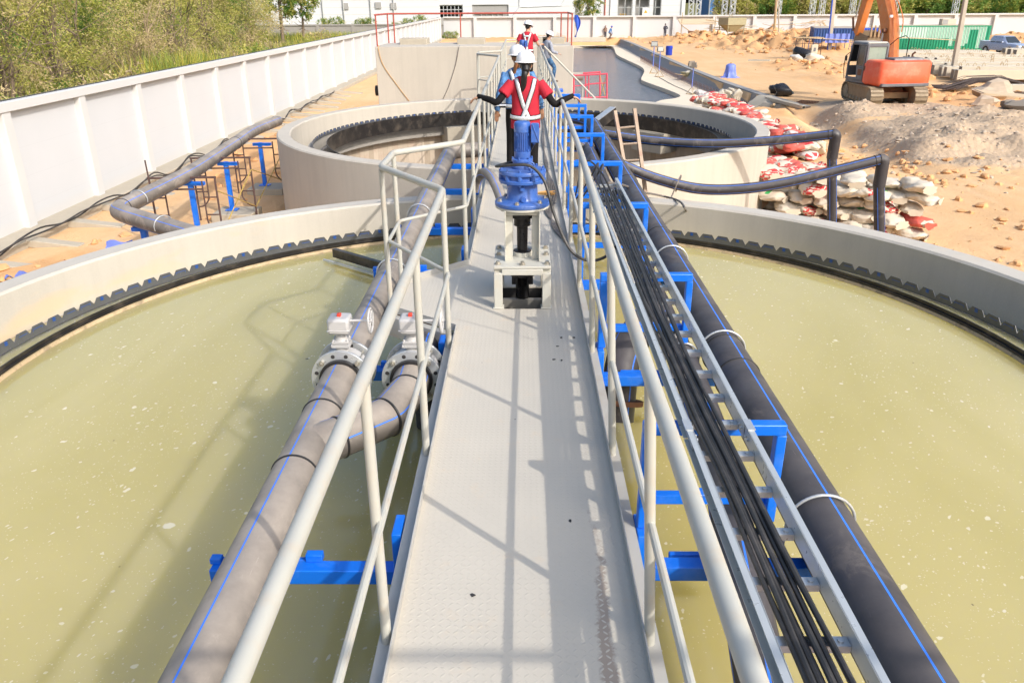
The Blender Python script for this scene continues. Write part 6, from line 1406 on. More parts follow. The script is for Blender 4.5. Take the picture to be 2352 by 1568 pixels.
def bagform(L, W_, H, seed, knot=True):
    """plump filled sack lying down, one end gathered"""
    r = random.Random(seed); n, m_ = 28, 22; vs = []; ph = [r.uniform(0, 6.3) for _ in range(5)]
    for i in range(m_ + 1):
        u = i / m_; x = (u - .5) * L
        e = (1 - abs(2 * u - 1) ** 3.2) ** .5
        if knot and u > .86: e = max(e * .8, .22 + .5 * max(0, u - .93) / .07 * .9)
        if i == 0: e = .35
        for j in range(n):
            a = 2 * PI * j / n; cz = math.sin(a); cc = math.cos(a); sq = (abs(cc) ** .7) * (1 if cc > 0 else -1); w_ = 1 + .09 * math.sin(3 * a + ph[0] + u * 7) + .055 * math.sin(7 * a + ph[1] + u * 15) + .028 * math.sin(11 * a + ph[2] + 9 * math.sin(u * 6)) + .03 * math.sin(u * 23 + 2 * math.sin(a * 2 + ph[4]))
            if knot and u > .8: w_ += .07 * math.sin(7 * a + ph[2])
            vs.append(V(x + .03 * math.sin(a * 2 + ph[3]), W_ / 2 * e * sq * w_, H / 2 * (e ** .8) * cz * w_ * (1 if cz > 0 else .85) + .02 * math.sin(u * 9 + ph[4])))
    fs = [(i * n + j, i * n + (j + 1) % n, (i + 1) * n + (j + 1) % n, (i + 1) * n + j) for i in range(m_) for j in range(n)] + [tuple(range(n - 1, -1, -1)), tuple(m_ * n + j for j in range(n))]
    mi = []
    return vs, fs, n, m_
BAGS = {}
for key, base, pr, rule in (('w', 'bag_w', None, None), ('wr', 'bag_w', 'bag_print', lambda u, j: u > .62 and (j * 7 + int(u * 29)) % 5 < 3), ('wg', 'bag_w', 'bag_green', lambda u, j: .30 < u < .46 and 2 < j < 6), ('r', 'bag_r', 'bag_w', lambda u, j: u > .88 or (.45 < u < .52 and j in (3, 4, 5))), ('g', 'bag_g', 'bag_print', lambda u, j: u < .25 and j % 3), ('wb', 'bag_w', 'bag_print', lambda u, j: .2 < u < .7 and 2 < j < 7)):
    for s in range(2):
        vs, fs, n, m_ = bagform(.82, .56, .27, hash(key) % 97 + s if False else ord(key[-1]) + 31 * s); mi = [(1 if pr and rule((k // n + .5) / m_, (k % n) * 18 // n) else 0) for k in range(n * m_)] + [0, 0]
        BAGS[key, s] = MB().add(vs, fs, mi).mesh('sack', [M[base], M[pr]] if pr else [M[base]], True, 70)
BL = dict(w='plain off-white filled sack', wr='off-white sack with red printed end', wg='off-white sack with green printed band', r='red sack with white gathered end', g='greyish sack with faded red print', wb='off-white sack with large red panel')
def sack(x, y, z, rz, key, tilt=0, where='in the heap right of the far tank', s=1.0):
    o = bpy.data.objects.new('sack', BAGS[key, rnd.randrange(2)]); COL.objects.link(o); o.location = (x, y, z); o.rotation_euler = (rnd.uniform(-.12, .12), tilt, rz); o.scale = (s, s, s * rnd.uniform(.9, 1.1)); tag(o, BL[key] + ' ' + where, 'sack', 'filled sacks ' + where + ': ' + key.replace('wb', 'red panel').replace('wr', 'red end').replace('wg', 'green band').replace('w', 'plain').replace('g', 'grey') if False else 'filled sacks heaped around the far tank')
    return o
# front wall of sacks, then the heap thinning out towards the back, then the ring behind the tank
kw = ['w', 'w', 'wg', 'w', 'wr', 'w', 'wr', 'w']
a, b = V(6.25, 19.7, 0), V(9.35, 18.05, 0)
for lay in range(5):
    for k in range(6):
        if lay == 4 and k in (1,): continue
        p = a.lerp(b, (k + (.5 if lay % 2 else 0)) / 5.6); sack(p.x + rnd.uniform(-.12, .12), p.y + rnd.uniform(-.14, .14) + lay * .05, GZ + .15 + lay * .27, R_(-62 + rnd.uniform(-40, 40)), kw[(k * 3 + lay) % 8] if not (k == 5 and lay == 1) else 'r', rnd.uniform(-.1, .2), s=rnd.uniform(.9, 1.05))
for row in range(1, 14):
    nb = 5 if row < 5 else 4
    for k in range(nb):
        for lay in range(4 if row < 3 else 3 if row < 7 else 2):
            dx = .62 * k; y = 19.8 + row * .75 - k * .45; ang = y - T2.y; x0 = math.sqrt(max(1, 6.95 ** 2 - ang * ang)) + .25
            x = x0 + dx
            if row > 4 and k > 3: continue
            if lay == 2 and (k > 2 or rnd.random() < .4): continue
            key = rnd.choice(['w', 'w', 'w', 'wg', 'wr', 'w'] if row < 4 else ['wr', 'r', 'r', 'w', 'wb', 'g', 'wr'])
            sack(x + rnd.uniform(-.1, .1), y + rnd.uniform(-.1, .1), GZ + .14 + lay * .26, R_(rnd.uniform(-90, 90)), key, rnd.uniform(-.15, .15), s=1.05)
for k in range(96):      # the row of red and white sacks running back along the edge of the soil to the apron
    u = k % 48 / 48; y = 28.4 + u * 16.5 + rnd.uniform(-.2, .2); x = 9.75 + .35 * math.sin(u * 3.3) + rnd.uniform(-.55, .65)
    sack(x, y, GZ + .15 + (.27 if k >= 48 else 0) + .12 * u, R_(rnd.uniform(0, 180)), rnd.choice(['wb', 'wr', 'r', 'r', 'wb', 'wr', 'g']), rnd.uniform(-.2, .2), 'in the row behind the far tank', 1.1)
p = at_z(1877, 362, GZ); o = sack(p.x, p.y, GZ + .3, R_(70), 'wr', .9, s=.9); o['label'] = 'single white sack with a red tie standing apart on the bare sand'; o['group'] = ''
del o['group']
for i, (px, py, ti) in enumerate(((1650, 236, 1.1), (1668, 236, .9), (1690, 238, 1.2), (1679, 232, 1.0))):
    p = at_z(px, py, AZ + .1); o = sack(p.x, p.y, AZ + .45, R_(rnd.uniform(0, 180)), 'w' if i % 2 else 'wr', ti, s=1.25); o['label'] = 'crumpled white sack with red marks standing on the boards on the apron'; o['group'] = 'white sacks standing on the apron boards'
def lump(name, lab, cat, c, s, mat, seed, kn=12):
    mb = rock_mesh(seed, kn); o = mb.build(name, M[mat], loc=c, ang=60); o.scale = s; return tag(o, lab, cat)
p = at_z(1797, 222, GZ); lump('bin_bag', 'black plastic bag lying on the road edge above the unfinished bank', 'bag', (p.x, p.y, GZ + .3), (.55, .5, .45), 'bin_black', 41); p = at_z(1782, 216, GZ); lump('bin_bag', 'smaller black plastic bag on the road edge', 'bag', (p.x, p.y, GZ + .22), (.35, .3, .35), 'bin_black', 42)
p = at_z(1846, 143, GZ); lump('bin_bag', 'black rubbish bag dumped by the utility post', 'bag', (p.x, p.y, gh(p.x, p.y) + .45), (1.0, .8, .85), 'bin_black', 43); p = at_z(1866, 148, GZ); lump('bin_bag', 'white rubbish bag beside the black one by the utility post', 'bag', (p.x, p.y, gh(p.x, p.y) + .3), (.9, .6, .45), 'bag_w', 44); p = at_z(1828, 148, GZ); lump('bin_bag', 'pale crumpled bag left of the black rubbish bag', 'bag', (p.x, p.y, gh(p.x, p.y) + .25), (.6, .5, .4), 'bag_g', 45)
# wheelbarrow of mortar on the apron
p = at_z(1608, 184, AZ); wb_ = thing('wheelbarrow', 'old mortar wheelbarrow parked on the apron against the channel wall', 'wheelbarrow', (p.x - .9, p.y, AZ), R_(25)); mb = MB(); mb.add([V(-.35, -.25, .25), V(.45, -.25, .25), V(.45, .25, .25), V(-.35, .25, .25), V(-.65, -.42, .62), V(.8, -.42, .58), V(.8, .42, .58), V(-.65, .42, .62)], [(0, 3, 2, 1), (0, 1, 5, 4), (1, 2, 6, 5), (2, 3, 7, 6), (3, 0, 4, 7)]); o = mb.build('tub', M['hopper'], wb_, smooth=False); so_ = o.modifiers.new('s', 'SOLIDIFY'); so_.thickness = .02
mb = MB(); mb.tube([V(-1.2, -.3, .5), V(.75, -.12, .2)], .025, 6); mb.tube([V(-1.2, .3, .5), V(.75, .12, .2)], .025, 6); mb.tube([V(-.4, -.25, .35), V(-.5, -.28, 0)], .022, 6); mb.tube([V(-.4, .25, .35), V(-.5, .28, 0)], .022, 6); mb.build('handle_frame', M['wood'], wb_); MB().lathe([(.1, -.05), (.19, -.05), (.2, 0), (.19, .05), (.1, .05)], V(.8, 0, .2), 18, Matrix.Rotation(PI / 2, 3, 'X')).build('wheel', M['rubber'], wb_); MB().ball((.05, 0, .58), (.5, .33, .16), 10, 6).build('mortar_load', M['conc_b'], wb_)
p = at_z(1590, 90, GZ); hp = thing('concrete_hopper', 'greenish steel concrete hopper on legs on the soil ridge', 'hopper', (at_y(1680, 70, 118).x, 118, -1.75), R_(20)); mb = MB(); mb.box((0, 0, 1.55), (2.9, 2.4, .9)); mb.box((0, 0, .65), (.9, .8, .9), 0, 0, None, (3.0, 2.8)); mb.build('hopper_body', M['hopper'], hp)
for sx in (-1, 1):
    for sy in (-1, 1): MB().tube([V(sx * 1.2, sy * 1.0, -.5), V(sx * 1.35, sy * 1.1, 1.6)], .07, 6).build('leg', M['hopper'], hp)
MB().tube([V(-.3 * math.cos(a) - .3, 0, 2.0 + .35 * math.sin(a)) for a in np.linspace(0, PI, 10)], .05, 6).build('lifting_ring', M['hopper'], hp)
# makeshift shelter, tarp on pole, trestle by the far wall
sh = thing('makeshift_shelter', 'makeshift timber shelter with a tilted board roof before the far wall', 'shelter', (at_y(1600, 60, 124).x, 124, GZ)); MB().box((0, 0, 2.35), (5.2, 2.6, .08), 0, 0, Matrix.Rotation(.25, 3, 'X')).build('roof_board', M['ply'], sh)
for x, y, h in ((-2.4, -1, 3.6), (2.4, -1, 3.0), (-2.0, 1, 2.4), (2.2, 1.1, 2.6)): MB().tube([V(x, y, -.1), V(x + .05, y, h)], .05, 6).build('pole', M['wood'], sh)
mb = MB(); mb.tube([V(-2.4, -1.05, 1.9), V(.4, -1.05, .1)], .06, 6); mb.tube([V(1.0, -1.1, 2.6), V(6.5, -.9, 1.9)], .06, 6); mb.tube([V(6.0, -.9, 2.9), V(6.1, -.9, 0)], .05, 6); mb.build('brace', M['wood'], sh)
tp_ = thing('draped_tarpaulin', 'blue tarpaulin draped on a pole by the far end of the pond', 'tarpaulin', (at_y(1320, 88, 126).x, 126, GZ)); MB().tube([V(0, 0, -.1), V(.05, 0, 3.4)], .06, 8).build('pole', M['pole'], tp_); mb = MB(); k = 10; vs = []
for i in range(k + 1):
    for j in range(5): u, v = i / k, j / 4 - .5; vs.append(V(.12 + v * (.5 + .4 * math.sin(u * 6)) + .3 * math.sin(u * 3.4), -.1 + .12 * math.sin(j * 2.3 + u * 4), 3.3 - 3.2 * u))
mb.add(vs, [(i * 5 + j, i * 5 + j + 1, i * 5 + 6 + j, i * 5 + 5 + j) for i in range(k) for j in range(4)]).build('sheet', M['tarp'], tp_, ang=60)
p = at_z(1605, 98, GZ); 
t = thing('brazier', 'small rusty brazier stand left of the thin standing worker', 'brazier', (at_y(1590, 96, 121).x, 121, GZ)); MB().box((0, 0, 1.0), (1.1, .8, .35), 0, 0, None, (1.2, 1.2)).build('pan', M['rust'], t)
for sx in (-1, 1): MB().tube([V(sx * .5, 0, 0), V(sx * .45, 0, .9)], .05, 6).build('leg', M['rust'], t)
t = thing('masonry_kerb', 'low grey concrete kerb by the draped blue tarpaulin', 'kerb', (at_y(1345, 88, 118).x, 118, GZ)); MB().box((0, 0, .25), (5.5, 1.0, .6)).build('kerb_block', M['conc_b'], t, bevel=.03)
p = at_z(1862, 112, GZ); t = thing('scaffold_table', 'thin rusty scaffold table on the road beside the utility post', 'scaffold', (26.9, 80, gh(26.9, 80))); MB().box((0, 0, 1.9), (2.6, 1.4, .06)).build('table_board', M['wood'], t)
for sx in (-1, -.33, .33, 1): MB().tube([V(sx * 1.2, -.6, 0), V(sx * 1.2, -.6, 1.9)], .035, 6).build('leg', M['scaff'], t)
mb = MB(); [mb.tube([V(-1.2, -.6, z), V(1.2, -.6, z)], .025, 6) for z in (.4, .9, 1.4)]; mb.build('rail', M['scaff'], t)
t = thing('meter_box', 'small grey electrical box on a stake by the utility post', 'electrical box', (25.6, 74.0, gh(25.6, 74))); MB().box((0, 0, 1.0), (.55, .25, 1.0)).build('box_body', M['conc_b'], t, bevel=.03); MB().tube([V(0, 0, -.1), V(0, 0, .6)], .05, 6).build('stake', M['wood'], t); MB().box((0, -.128, 1.1), (.2, .01, .3)).build('box_window', M['cabgrey'], t)
# end steps with blue treads beyond the far tank rim
es = thing('end_steps', 'grey steps with bright blue treads descending at the far end of the walkway', 'stairs', (0, 0, 0)); s0 = V(.65, 30.1, .0); s1 = V(3.4, 30.1, -2.6)
for y in (0, .75): MB().bar(s0 + V(0, y, -.1), s1 + V(0, y, -.1), .05, .16).build('stringer', M['rail'], es)
for k in range(1, 10): u = k / 10; c = s0.lerp(s1, u); MB().box((c.x, c.y + .37, c.z), (.60, .7, .07)).build('tread', M['blue'], es)
mb = MB(); a = at_y(1250, 107, 30.1); b = at_y(1366, 226, 30.1); mb.tube([a, b, b + (b - a) * .25], .035, 10); mb.tube([s0 + V(.1, 0, -.1), V(s0.x + .1, s0.y, a.z - .1)], .028, 8); mb.tube([V(b.x - .45, b.y, b.z - .9), V(b.x - .45, b.y, b.z + .45)], .028, 8); mb.build('hand_rail', M['rail'], es)
# ================================================================== BUILDINGS BEYOND THE WALLS
def X_(px, Y, py=30): return at_y(px, py, Y).x
def building(name, label, x0, x1, y, dpt, z1, mat, cat='building'):
    t = thing(name, label, cat, (x0, y, GZ)); return t, x1 - x0, z1 - GZ
# white factory: clad front with recessed service bay
FY = 146
x0, x1 = X_(560, FY), X_(1334, FY); t, L, H = building('factory', 'long white clad factory hall with a shaded service bay behind the white walls', x0, x1, FY, 30, 9, 'clad')
ox = lambda px: X_(px, FY) - x0
def clad(parent, segs, H, dpt, mat='clad', step=1.1):
    mb = MB()
    for a, b, z0, z1 in segs: mb.box(((a + b) / 2, .1, (z0 + z1) / 2), (b - a, .2, z1 - z0))
    o = mb.build('clad_wall', M[mat], parent, smooth=False)
    mb = MB()
    for a, b, z0, z1 in segs:
        z = z0 + step
        while z < z1: mb.box(((a + b) / 2, -.004, z), (b - a, .02, .03)); z += step
    mb.build('cladding_joint', M['conc_b'], o, smooth=False); return o
b0, b1, b2 = ox(1010), ox(1062), ox(1168)
clad(t, [(0, b0, 0, H), (b2, L, 0, H), (b0, b2, 4.7, H), (b1 + .1, b1 + .1 + 1.6, 0, 4.7)], H, 1)
MB().box((L / 2, 15, H / 2), (L, 29.5, H - .05)).build('hall_body', M['opening'], t, smooth=False); MB().box((L / 2, 15, H + .1), (L + .4, 30.4, .25)).build('roof', M['clad'], t)
mb = MB(); mb.box(((b0 + b1) / 2, .3, 3.6), (b1 - b0, .1, 1.9)); o = mb.build('bay_louvre', M['louvre'], t)
mb = MB()
for k in range(7): mb.box((b0 + (b1 - b0) * k / 6, .23, 3.6), (.10, .06, 2.0))
for k in range(4): mb.box(((b0 + b1) / 2, .23, 2.65 + k * .65), (b1 - b0, .06, .09))
mb.build('louvre_frame', M['clad'], o)
mb = MB(); mb.box(((b0 + b1) / 2 + .4, .25, 1.35), ((b1 - b0) * .62, .1, 2.3)); mb.build('bay_door', M['clad'], t)
mb = MB(); mb.tube([V(b1 + 2.2, .1, 3.3), V(b2 - .6, .1, 3.3)], .10, 8)
for k in range(6): x = b1 + 3.2 + k * .95; mb.tube([V(x, .1, 3.3), V(x, .1, 1.3)], .07, 6)
mb.tube([V(b1 - .2, .1, 3.4), V(b1 + .2, .1, 3.4), V(b1 + .2, .1, 1.2)], .07, 6); mb.build('bay_pipe', M['galv'], t)
MB().box(((b1 + b2) / 2 + .8, -.4, .75), (b2 - b1 - 1.8, .2, 1.5)).build('bay_parapet', M['clad'], t)
mb = MB(); mb.tube([V(b2 - 1.0, -.05, .8), V(b2 + 1.9, -.05, 4.3), V(b2 + 1.9, -.05, 6)], .12, 8); mb.tube([V(b2 + 1.9, -.05, 4.3), V(b2 + 9, -.05, 4.5), V(b2 + 9.6, -.05, 5.6)], .08, 8); mb.build('wall_pipe', M['clad'], t)
for px in (742, 790, 852, 905): x = ox(px); MB().tube([V(x, -.12, .5), V(x, -.12, H)], .12, 8).build('downpipe', M['galv'], t)
for px, z in ((795, 4.6), (870, 4.7), (905, 4.6)): MB().box((ox(px), -.08, z), (1.0, .25, 1.0)).build('wall_vent', M['opening'], t)
MB().tube([V(ox(700), -.5, 1.65), V(b0 - 1, -.5, 1.65)], .07, 6).build('service_pipe', M['galv'], t)
mb = MB(); mb.box((L - .5, -.02, 2.6), (.9, .1, 5.2)); mb.build('end_door', M['wall_g'], t)
# second white hall with tall shuttered windows
FY2 = 150; x0, x1 = X_(1335, FY2), X_(1573, FY2); t, L, H = building('factory', 'white hall with three tall glazed openings showing teal gas cylinders', x0, x1, FY2, 20, 9, 'clad'); ox = lambda px: X_(px, FY2) - x0
w3 = [(ox(1419), ox(1455)), (ox(1475), ox(1518)), (ox(1547), ox(1571 - 50)), ]
w3 = [(ox(1418), ox(1452)), (ox(1458), ox(1491)), (ox(1499), ox(1518))]
segs = []; e = 0
for a, b in w3: segs.append((e, a, 0, H)); e = b
segs.append((e, L, 0, H)); segs += [(a, b, 5.9, H) for a, b in w3] + [(a, b, 0, .7) for a, b in w3]
clad(t, segs, H, 1); MB().box((L / 2, 11, H / 2), (L, 19, H - .05)).build('hall_body', M['opening'], t, smooth=False); MB().box((L / 2, 10.4, H + .1), (L + .4, 21, .25)).build('roof', M['clad'], t)
for i, (a, b) in enumerate(w3):
    mb = MB()
    for x in (a + .06, (a + b) / 2 if i < 1 else a + (b - a) * .3, b - .06): mb.box((x, .12, 3.3), (.14, .1, 5.2))
    for z in (.75, 2.3, 4.1): mb.box(((a + b) / 2, .12, z), (b - a, .1, .12))
    wf = mb.build('window_frame', M['galv'], t); mb = MB()
    for k in range(5 if i < 2 else 3): mb.tube([V(a + .5 + k * .55, .8, .8), V(a + .5 + k * .55, .8, 1.6), V(a + .5 + k * .55, .8, 1.8)], [.22, .22, .1], 10)
    mb.build('gas_cylinder', M['cyl'], wf)
    mb = MB(); mb.tube([V(a + .3, .6, 2.5), V(b - .3, .6, 2.5)], .09, 6); mb.tube([V(a + .5, .6, 3.0), V(b - 1, .6, 3.0)], .07, 6) if i == 0 else None; mb.build('yellow_pipe', M['yellow'], wf)
a = w3[1][0]; MB().box((a + 1.9, .02, 3.3), (1.15, .06, 1.5)).build('warning_board', M['white'], t); MB().prism([(a + 1.6, 0), (a + 2.2, 0), (a + 1.9, .5)], 0, .02).xform(Matrix.Translation((0, -.02, 3.2)) @ Matrix.Rotation(PI / 2, 4, 'X')).build('warning_symbol', M['yellow'], t)
for px in (1389,): MB().tube([V(ox(px), -.1, .5), V(ox(px), -.1, H)], .10, 8).build('red_downpipe', M['red_rail'], t)
for px in (1402, 1565): MB().tube([V(ox(px), -.1, .5), V(ox(px), -.1, H)], .14, 8).build('downpipe', M['clad'], t)
# blue workshops, further right
FY3 = 190; x0, x1 = X_(1630, FY3, 20), X_(1800, FY3, 20); t, L, H = building('workshop', 'blue painted workshop with grey roller shutters far beyond the wall', x0, x1, FY3, 18, 5, 'bluewall')
MB().box((L / 2, 6, H / 2), (L, 12, H)).build('wall', M['bluewall'], t); MB().box((L / 2, 6, H + .1), (L + 1, 13, .2)).build('roof', M['c_roof'], t)
for k in range(5): x = 2.2 + k * 3.9; MB().box((x, -.06, 1.9), (2.8, .1, 3.4)).build('roller_shutter', M['shutter'], t)
t = thing('car', 'pale car parked far off under the blue roof beyond the wall', 'car', (X_(1612, 185, 14), 182, GZ)); MB().box((0, 0, .75), (4.4, 1.8, .8), 0, 0, None, (.95, .92)).build('body', M['white'], t, bevel=.15); MB().box((-.2, 0, 1.4), (2.4, 1.6, .6), 0, 0, None, (.7, .85)).build('cabin', M['glass'], t, bevel=.1)
for sx in (-1, 1):
    for sy in (-1, 1): MB().tube([V(sx * 1.35, sy * .8, .33), V(sx * 1.35, sy * .92, .33)], .33, 16).build('wheel', M['rubber'], t)
# lattice masts and lamp posts just behind the wall
def mast(px, w_, lab):
    x = X_(px, 140, 20); t = thing('lattice_mast', lab, 'mast', (x, 140, GZ), 0, 'white lattice masts behind the far wall'); mb = MB(); a = w_ / 2
    for sx in (-1, 1):
        for sy in (-1, 1): mb.tube([V(sx * a, sy * a, 0), V(sx * a, sy * a, 8)], .05, 5)
    mb.build('leg', M['clad'], t); mb = MB()
    for k in range(13):
        z = k * .6
        for sy in (-1, 1): mb.tube([V(-a * (1 if k % 2 else -1), sy * a, z), V(a * (1 if k % 2 else -1), sy * a, z + .6)], .035, 5)
    mb.build('lacing', M['clad'], t)
for i, px in enumerate((1587, 1604, 1664, 1683, 1788, 1866, 1888, 1958, 2047, 2056, 2194)): mast(px, .7, 'white lattice mast standing behind the far boundary wall')
t = thing('lamp_post', 'thin grey lamp post behind the far wall between the lattice masts', 'lamp post', (X_(1629, 141, 20), 141, GZ)); MB().tube([V(0, 0, 0), V(0, 0, 8)], .10, 8).build('pole', M['galv'], t); MB().box((0, -.8, 7.9), (.3, 1.6, .15)).build('lamp_arm', M['galv'], t)
t = thing('house', 'small house with a red roof between the trees at the far right', 'house', (X_(2305, 185, 14), 185, GZ)); MB().box((0, 3, 2.0), (9, 6, 4)).build('wall', M['conc_b'], t); MB().profile_x([(-.6, 4), (6.6, 4), (3, 6.0)], -5, 5).build('roof', M['red_rail'], t); MB().box((-1, -.03, 2), (1.4, .08, 1.4)).build('window', M['glass'], t)
for (a, b, lab) in ((1830, 2010, 'grey sheet fence glimpsed under the far trees behind the excavator arm'), (1610, 1760, 'pale wall running before the blue workshop')):
    xa, xb = X_(a, 165), X_(b, 165); tag(MB().box(((xa + xb) / 2, 165, GZ + 1.2), (xb - xa, .2, 2.6)).build('sheet_fence', M['galv' if a > 1700 else 'conc_b']), lab, 'fence')

# ================================================================== VEGETATION
def rand_dir(r, zb=0.0):
    while True:
        v = V(r.uniform(-1, 1), r.uniform(-1, 1), r.uniform(-1, 1) + zb)
        if .05 < v.length < 1: return v.normalized()
def leaf(mb, p, d, up, l, w_, mi):
    s = d.cross(up)
    if s.length < 1e-3: s = V(1, 0, 0)
    s = s.normalized() * w_ / 2; mb[0].extend([p - s * .3, p + d * l * .45 - s, p + d * l, p + d * l * .45 + s]); i = len(mb[0]) - 4; mb[1].append((i, i + 1, i + 2, i + 3)); mb[2].append(mi)
def crown_mesh(name, seed, h, rad, nblob, nleaf, l, w_, mats, weights, droop=.3, z_low=.15, feather=True, base_r=.22):
    """crown = many sprays; each spray is a thin twig direction with leaflets along it"""
    r = random.Random(seed); mb = ([], [], []); K = list(range(len(mats)))
    for b in range(nblob):
        a = r.uniform(0, 2 * PI); z = h * (z_low + (1 - z_low) * r.random() ** .8); prof = math.sin(min(1, max(0, (z / h - z_low * .6) / (1 - z_low * .6))) * PI * .80 + .30); rr = rad * prof * (r.random() ** .45)
        c = V(rr * math.cos(a), rr * math.sin(a), z); out = (V(math.cos(a), math.sin(a), r.uniform(-.1, .8))).normalized(); k0 = r.choices(K, weights)[0]; br = rad * base_r * r.uniform(.7, 1.4)
        for s in range(nleaf):
            d = (rand_dir(r) + out * .7).normalized(); p0 = c + rand_dir(r) * br * r.random(); ln = br * r.uniform(.6, 1.3); mi = k0 if r.random() < .75 else r.choices(K, weights)[0]
            for q in range(5):
                u = q / 5; p = p0 + d * ln * u - V(0, 0, droop * ln * u * u); dd = (d - V(0, 0, droop * 2 * u)).normalized()
                leaf(mb, p, (dd * .8 + rand_dir(r) * .75).normalized(), rand_dir(r), l * r.uniform(.7, 1.3), w_ * r.uniform(.7, 1.3), mi)
    me = bpy.data.meshes.new(name); me.from_pydata([tuple(v) for v in mb[0]], [], mb[1]); [me.materials.append(M[m]) for m in mats]; me.polygons.foreach_set('material_index', mb[2]); me.update(); return me
def limb_mesh(name, seed, h, rad, r0, nl, mat='bark', lean=.1):
    r = random.Random(seed); mb = MB()
    for k in range(nl if nl > 1 else 1):
        a = r.uniform(0, 6.3); e = V(math.cos(a) * rad * .5 * r.random(), math.sin(a) * rad * .5 * r.random(), h * r.uniform(.7, .95)); b = V(math.cos(a), math.sin(a), 0) * r0 * (1.2 if nl > 1 else 0)
        m_ = b.lerp(e, .5) + V(r.uniform(-.2, .2), r.uniform(-.2, .2), .1) * rad * .5; P = smooth_path([b - V(0, 0, .2), m_, e], 5); mb.tube(P, list(np.linspace(r0, r0 * .25, len(P))), 7)
        for q in range(5):
            u = r.randrange(3, len(P) - 1); d = rand_dir(r, .5); mb.tube([P[u], P[u] + d * rad * .35, P[u] + (d + V(0, 0, .3)) * rad * .65], [r0 * .4, r0 * .25, r0 * .08], 5)
    return mb.mesh(name, M[mat])
def tree(name, lab, cat, loc, crown, trunk, s, rz, group):
    t = thing(name, lab, cat, loc, rz, group, s); c = bpy.data.objects.new('crown', crown); COL.objects.link(c); c.parent = t; o = bpy.data.objects.new('trunk', trunk); COL.objects.link(o); o.parent = t; return t
OL = ['leaf1', 'leaf2', 'leaf4', 'leaf3']
THC = [crown_mesh('thicket_crown', 1, 6.4, 3.2, 60, 70, .17, .034, OL, (5, 6, 3, 1), .35, .02, True, .27), crown_mesh('thicket_crown', 2, 6.8, 2.9, 58, 70, .17, .036, OL, (6, 3, 2, 3), .3, .05, True, .27), crown_mesh('thicket_crown', 3, 5.6, 3.3, 60, 66, .17, .032, OL, (3, 4, 7, .5), .45, .02, True, .27)]
TK = [limb_mesh('trunk', 11, 6.3, 4, .10, 7), limb_mesh('trunk', 12, 6.5, 3.6, .12, 6), limb_mesh('trunk', 13, 5.6, 4.6, .07, 11, 'twig')]
labs = ['feathery yellow-green tree in the thicket beyond the white wall', 'darker olive tree in the thicket beyond the white wall', 'dry straw-coloured tree in the thicket beyond the white wall']
r = random.Random(77)
for i, (x, y, k, s) in enumerate(((-18.5, 17, 0, .85), (-19, 24, 2, .9), (-24, 20, 1, 1.1), (-20, 31, 0, .95), (-26, 28, 2, 1.15), (-21, 38, 1, .95), (-27, 36, 0, 1.2), (-20.5, 45, 2, .9), (-28, 45, 1, 1.25), (-22, 53, 0, 1.0), (-30, 54, 2, 1.2), (-23, 61, 1, 1.05), (-31, 63, 0, 1.25), (-24, 70, 0, 1.0), (-33, 73, 1, 1.25), (-26, 79, 2, 1.05), (-34, 84, 0, 1.3), (-29, 89, 1, 1.1), (-39, 95, 2, 1.3), (-36, 60, 1, 1.4), (-38, 75, 0, 1.4), (-42, 105, 1, 1.3), (-33, 40, 1, 1.4), (-30, 25, 0, 1.3), (-48, 112, 0, 1.3))):
    tree('thicket_tree', labs[k], 'tree', (x, y, GZ + .15), THC[k], TK[k], s, r.uniform(0, 6.3), 'trees of the thicket: ' + ('yellow green', 'olive', 'straw')[k])
# dry shrubs with bare twigs at the thicket's edge
SHC = [crown_mesh('shrub_crown', 21, 2.0, 1.5, 60, 12, .17, .045, ['leaf4', 'leaf2', 'twig', 'leaf5'], (5, 3, 3, 2), .25, .0), crown_mesh('shrub_crown', 22, 1.9, 1.5, 60, 12, .15, .05, ['leaf5', 'leaf1', 'leaf2', 'leaf3'], (4, 4, 2, 3), .2, .0)]
SHT = [limb_mesh('twigs', 23, 2.1, 1.8, .035, 12, 'twig'), limb_mesh('twigs', 24, 1.6, 1.3, .03, 7)]
for i in range(40):
    y = 9 + i * 1.75 + r.uniform(-.6, .6); k = 0 if r.random() < .55 else 1
    if i in (16, 17, 18, 19, 30, 31, 32, 33, 34): continue
    tree('shrub', ('dry twiggy shrub', 'green leafy shrub')[k] + ' growing right behind the white wall', 'shrub', (-14.6 - r.uniform(0, 1.9) - y * .02, y, GZ + .2), SHC[k], SHT[k], r.uniform(.85, 1.25), r.uniform(0, 6.3), 'shrubs behind the white wall: ' + ('dry', 'green')[k])
def reed_patch(label, spots, h, seed):
    r = random.Random(seed); vs, fs, mi = [], [], []
    for (cx, cy, sx, sy, n) in spots:
        for _ in range(n):
            x, y = r.gauss(cx, sx), min(cy + 3 * sy, max(cy - 3 * sy, r.gauss(cy, sy)))
            if x > -12.9: continue
            a = r.uniform(0, 6.3); hh = h * r.uniform(.5, 1.15); l = r.uniform(.1, .5) * hh; w_ = r.uniform(.014, .03); d = V(math.cos(a), math.sin(a), 0); s = V(-d.y, d.x, 0) * w_; p = V(x, y, GZ + .15)
            q = [p, p + d * l * .3 + V(0, 0, hh * .6), p + d * l + V(0, 0, hh)]; o = len(vs); vs += [q[0] - s, q[0] + s, q[1] - s, q[1] + s, q[2]]; fs += [(o, o + 1, o + 3, o + 2), (o + 2, o + 3, o + 4)]; k = 0 if r.random() < .62 else 1; mi += [k, k]
    me = bpy.data.meshes.new('reeds'); me.from_pydata([tuple(v) for v in vs], [], fs); me.materials.append(M['reed']); me.materials.append(M['reed2']); me.polygons.foreach_set('material_index', mi); o = bpy.data.objects.new('reeds', me); COL.objects.link(o); tag(o, label, None, None, 'stuff')
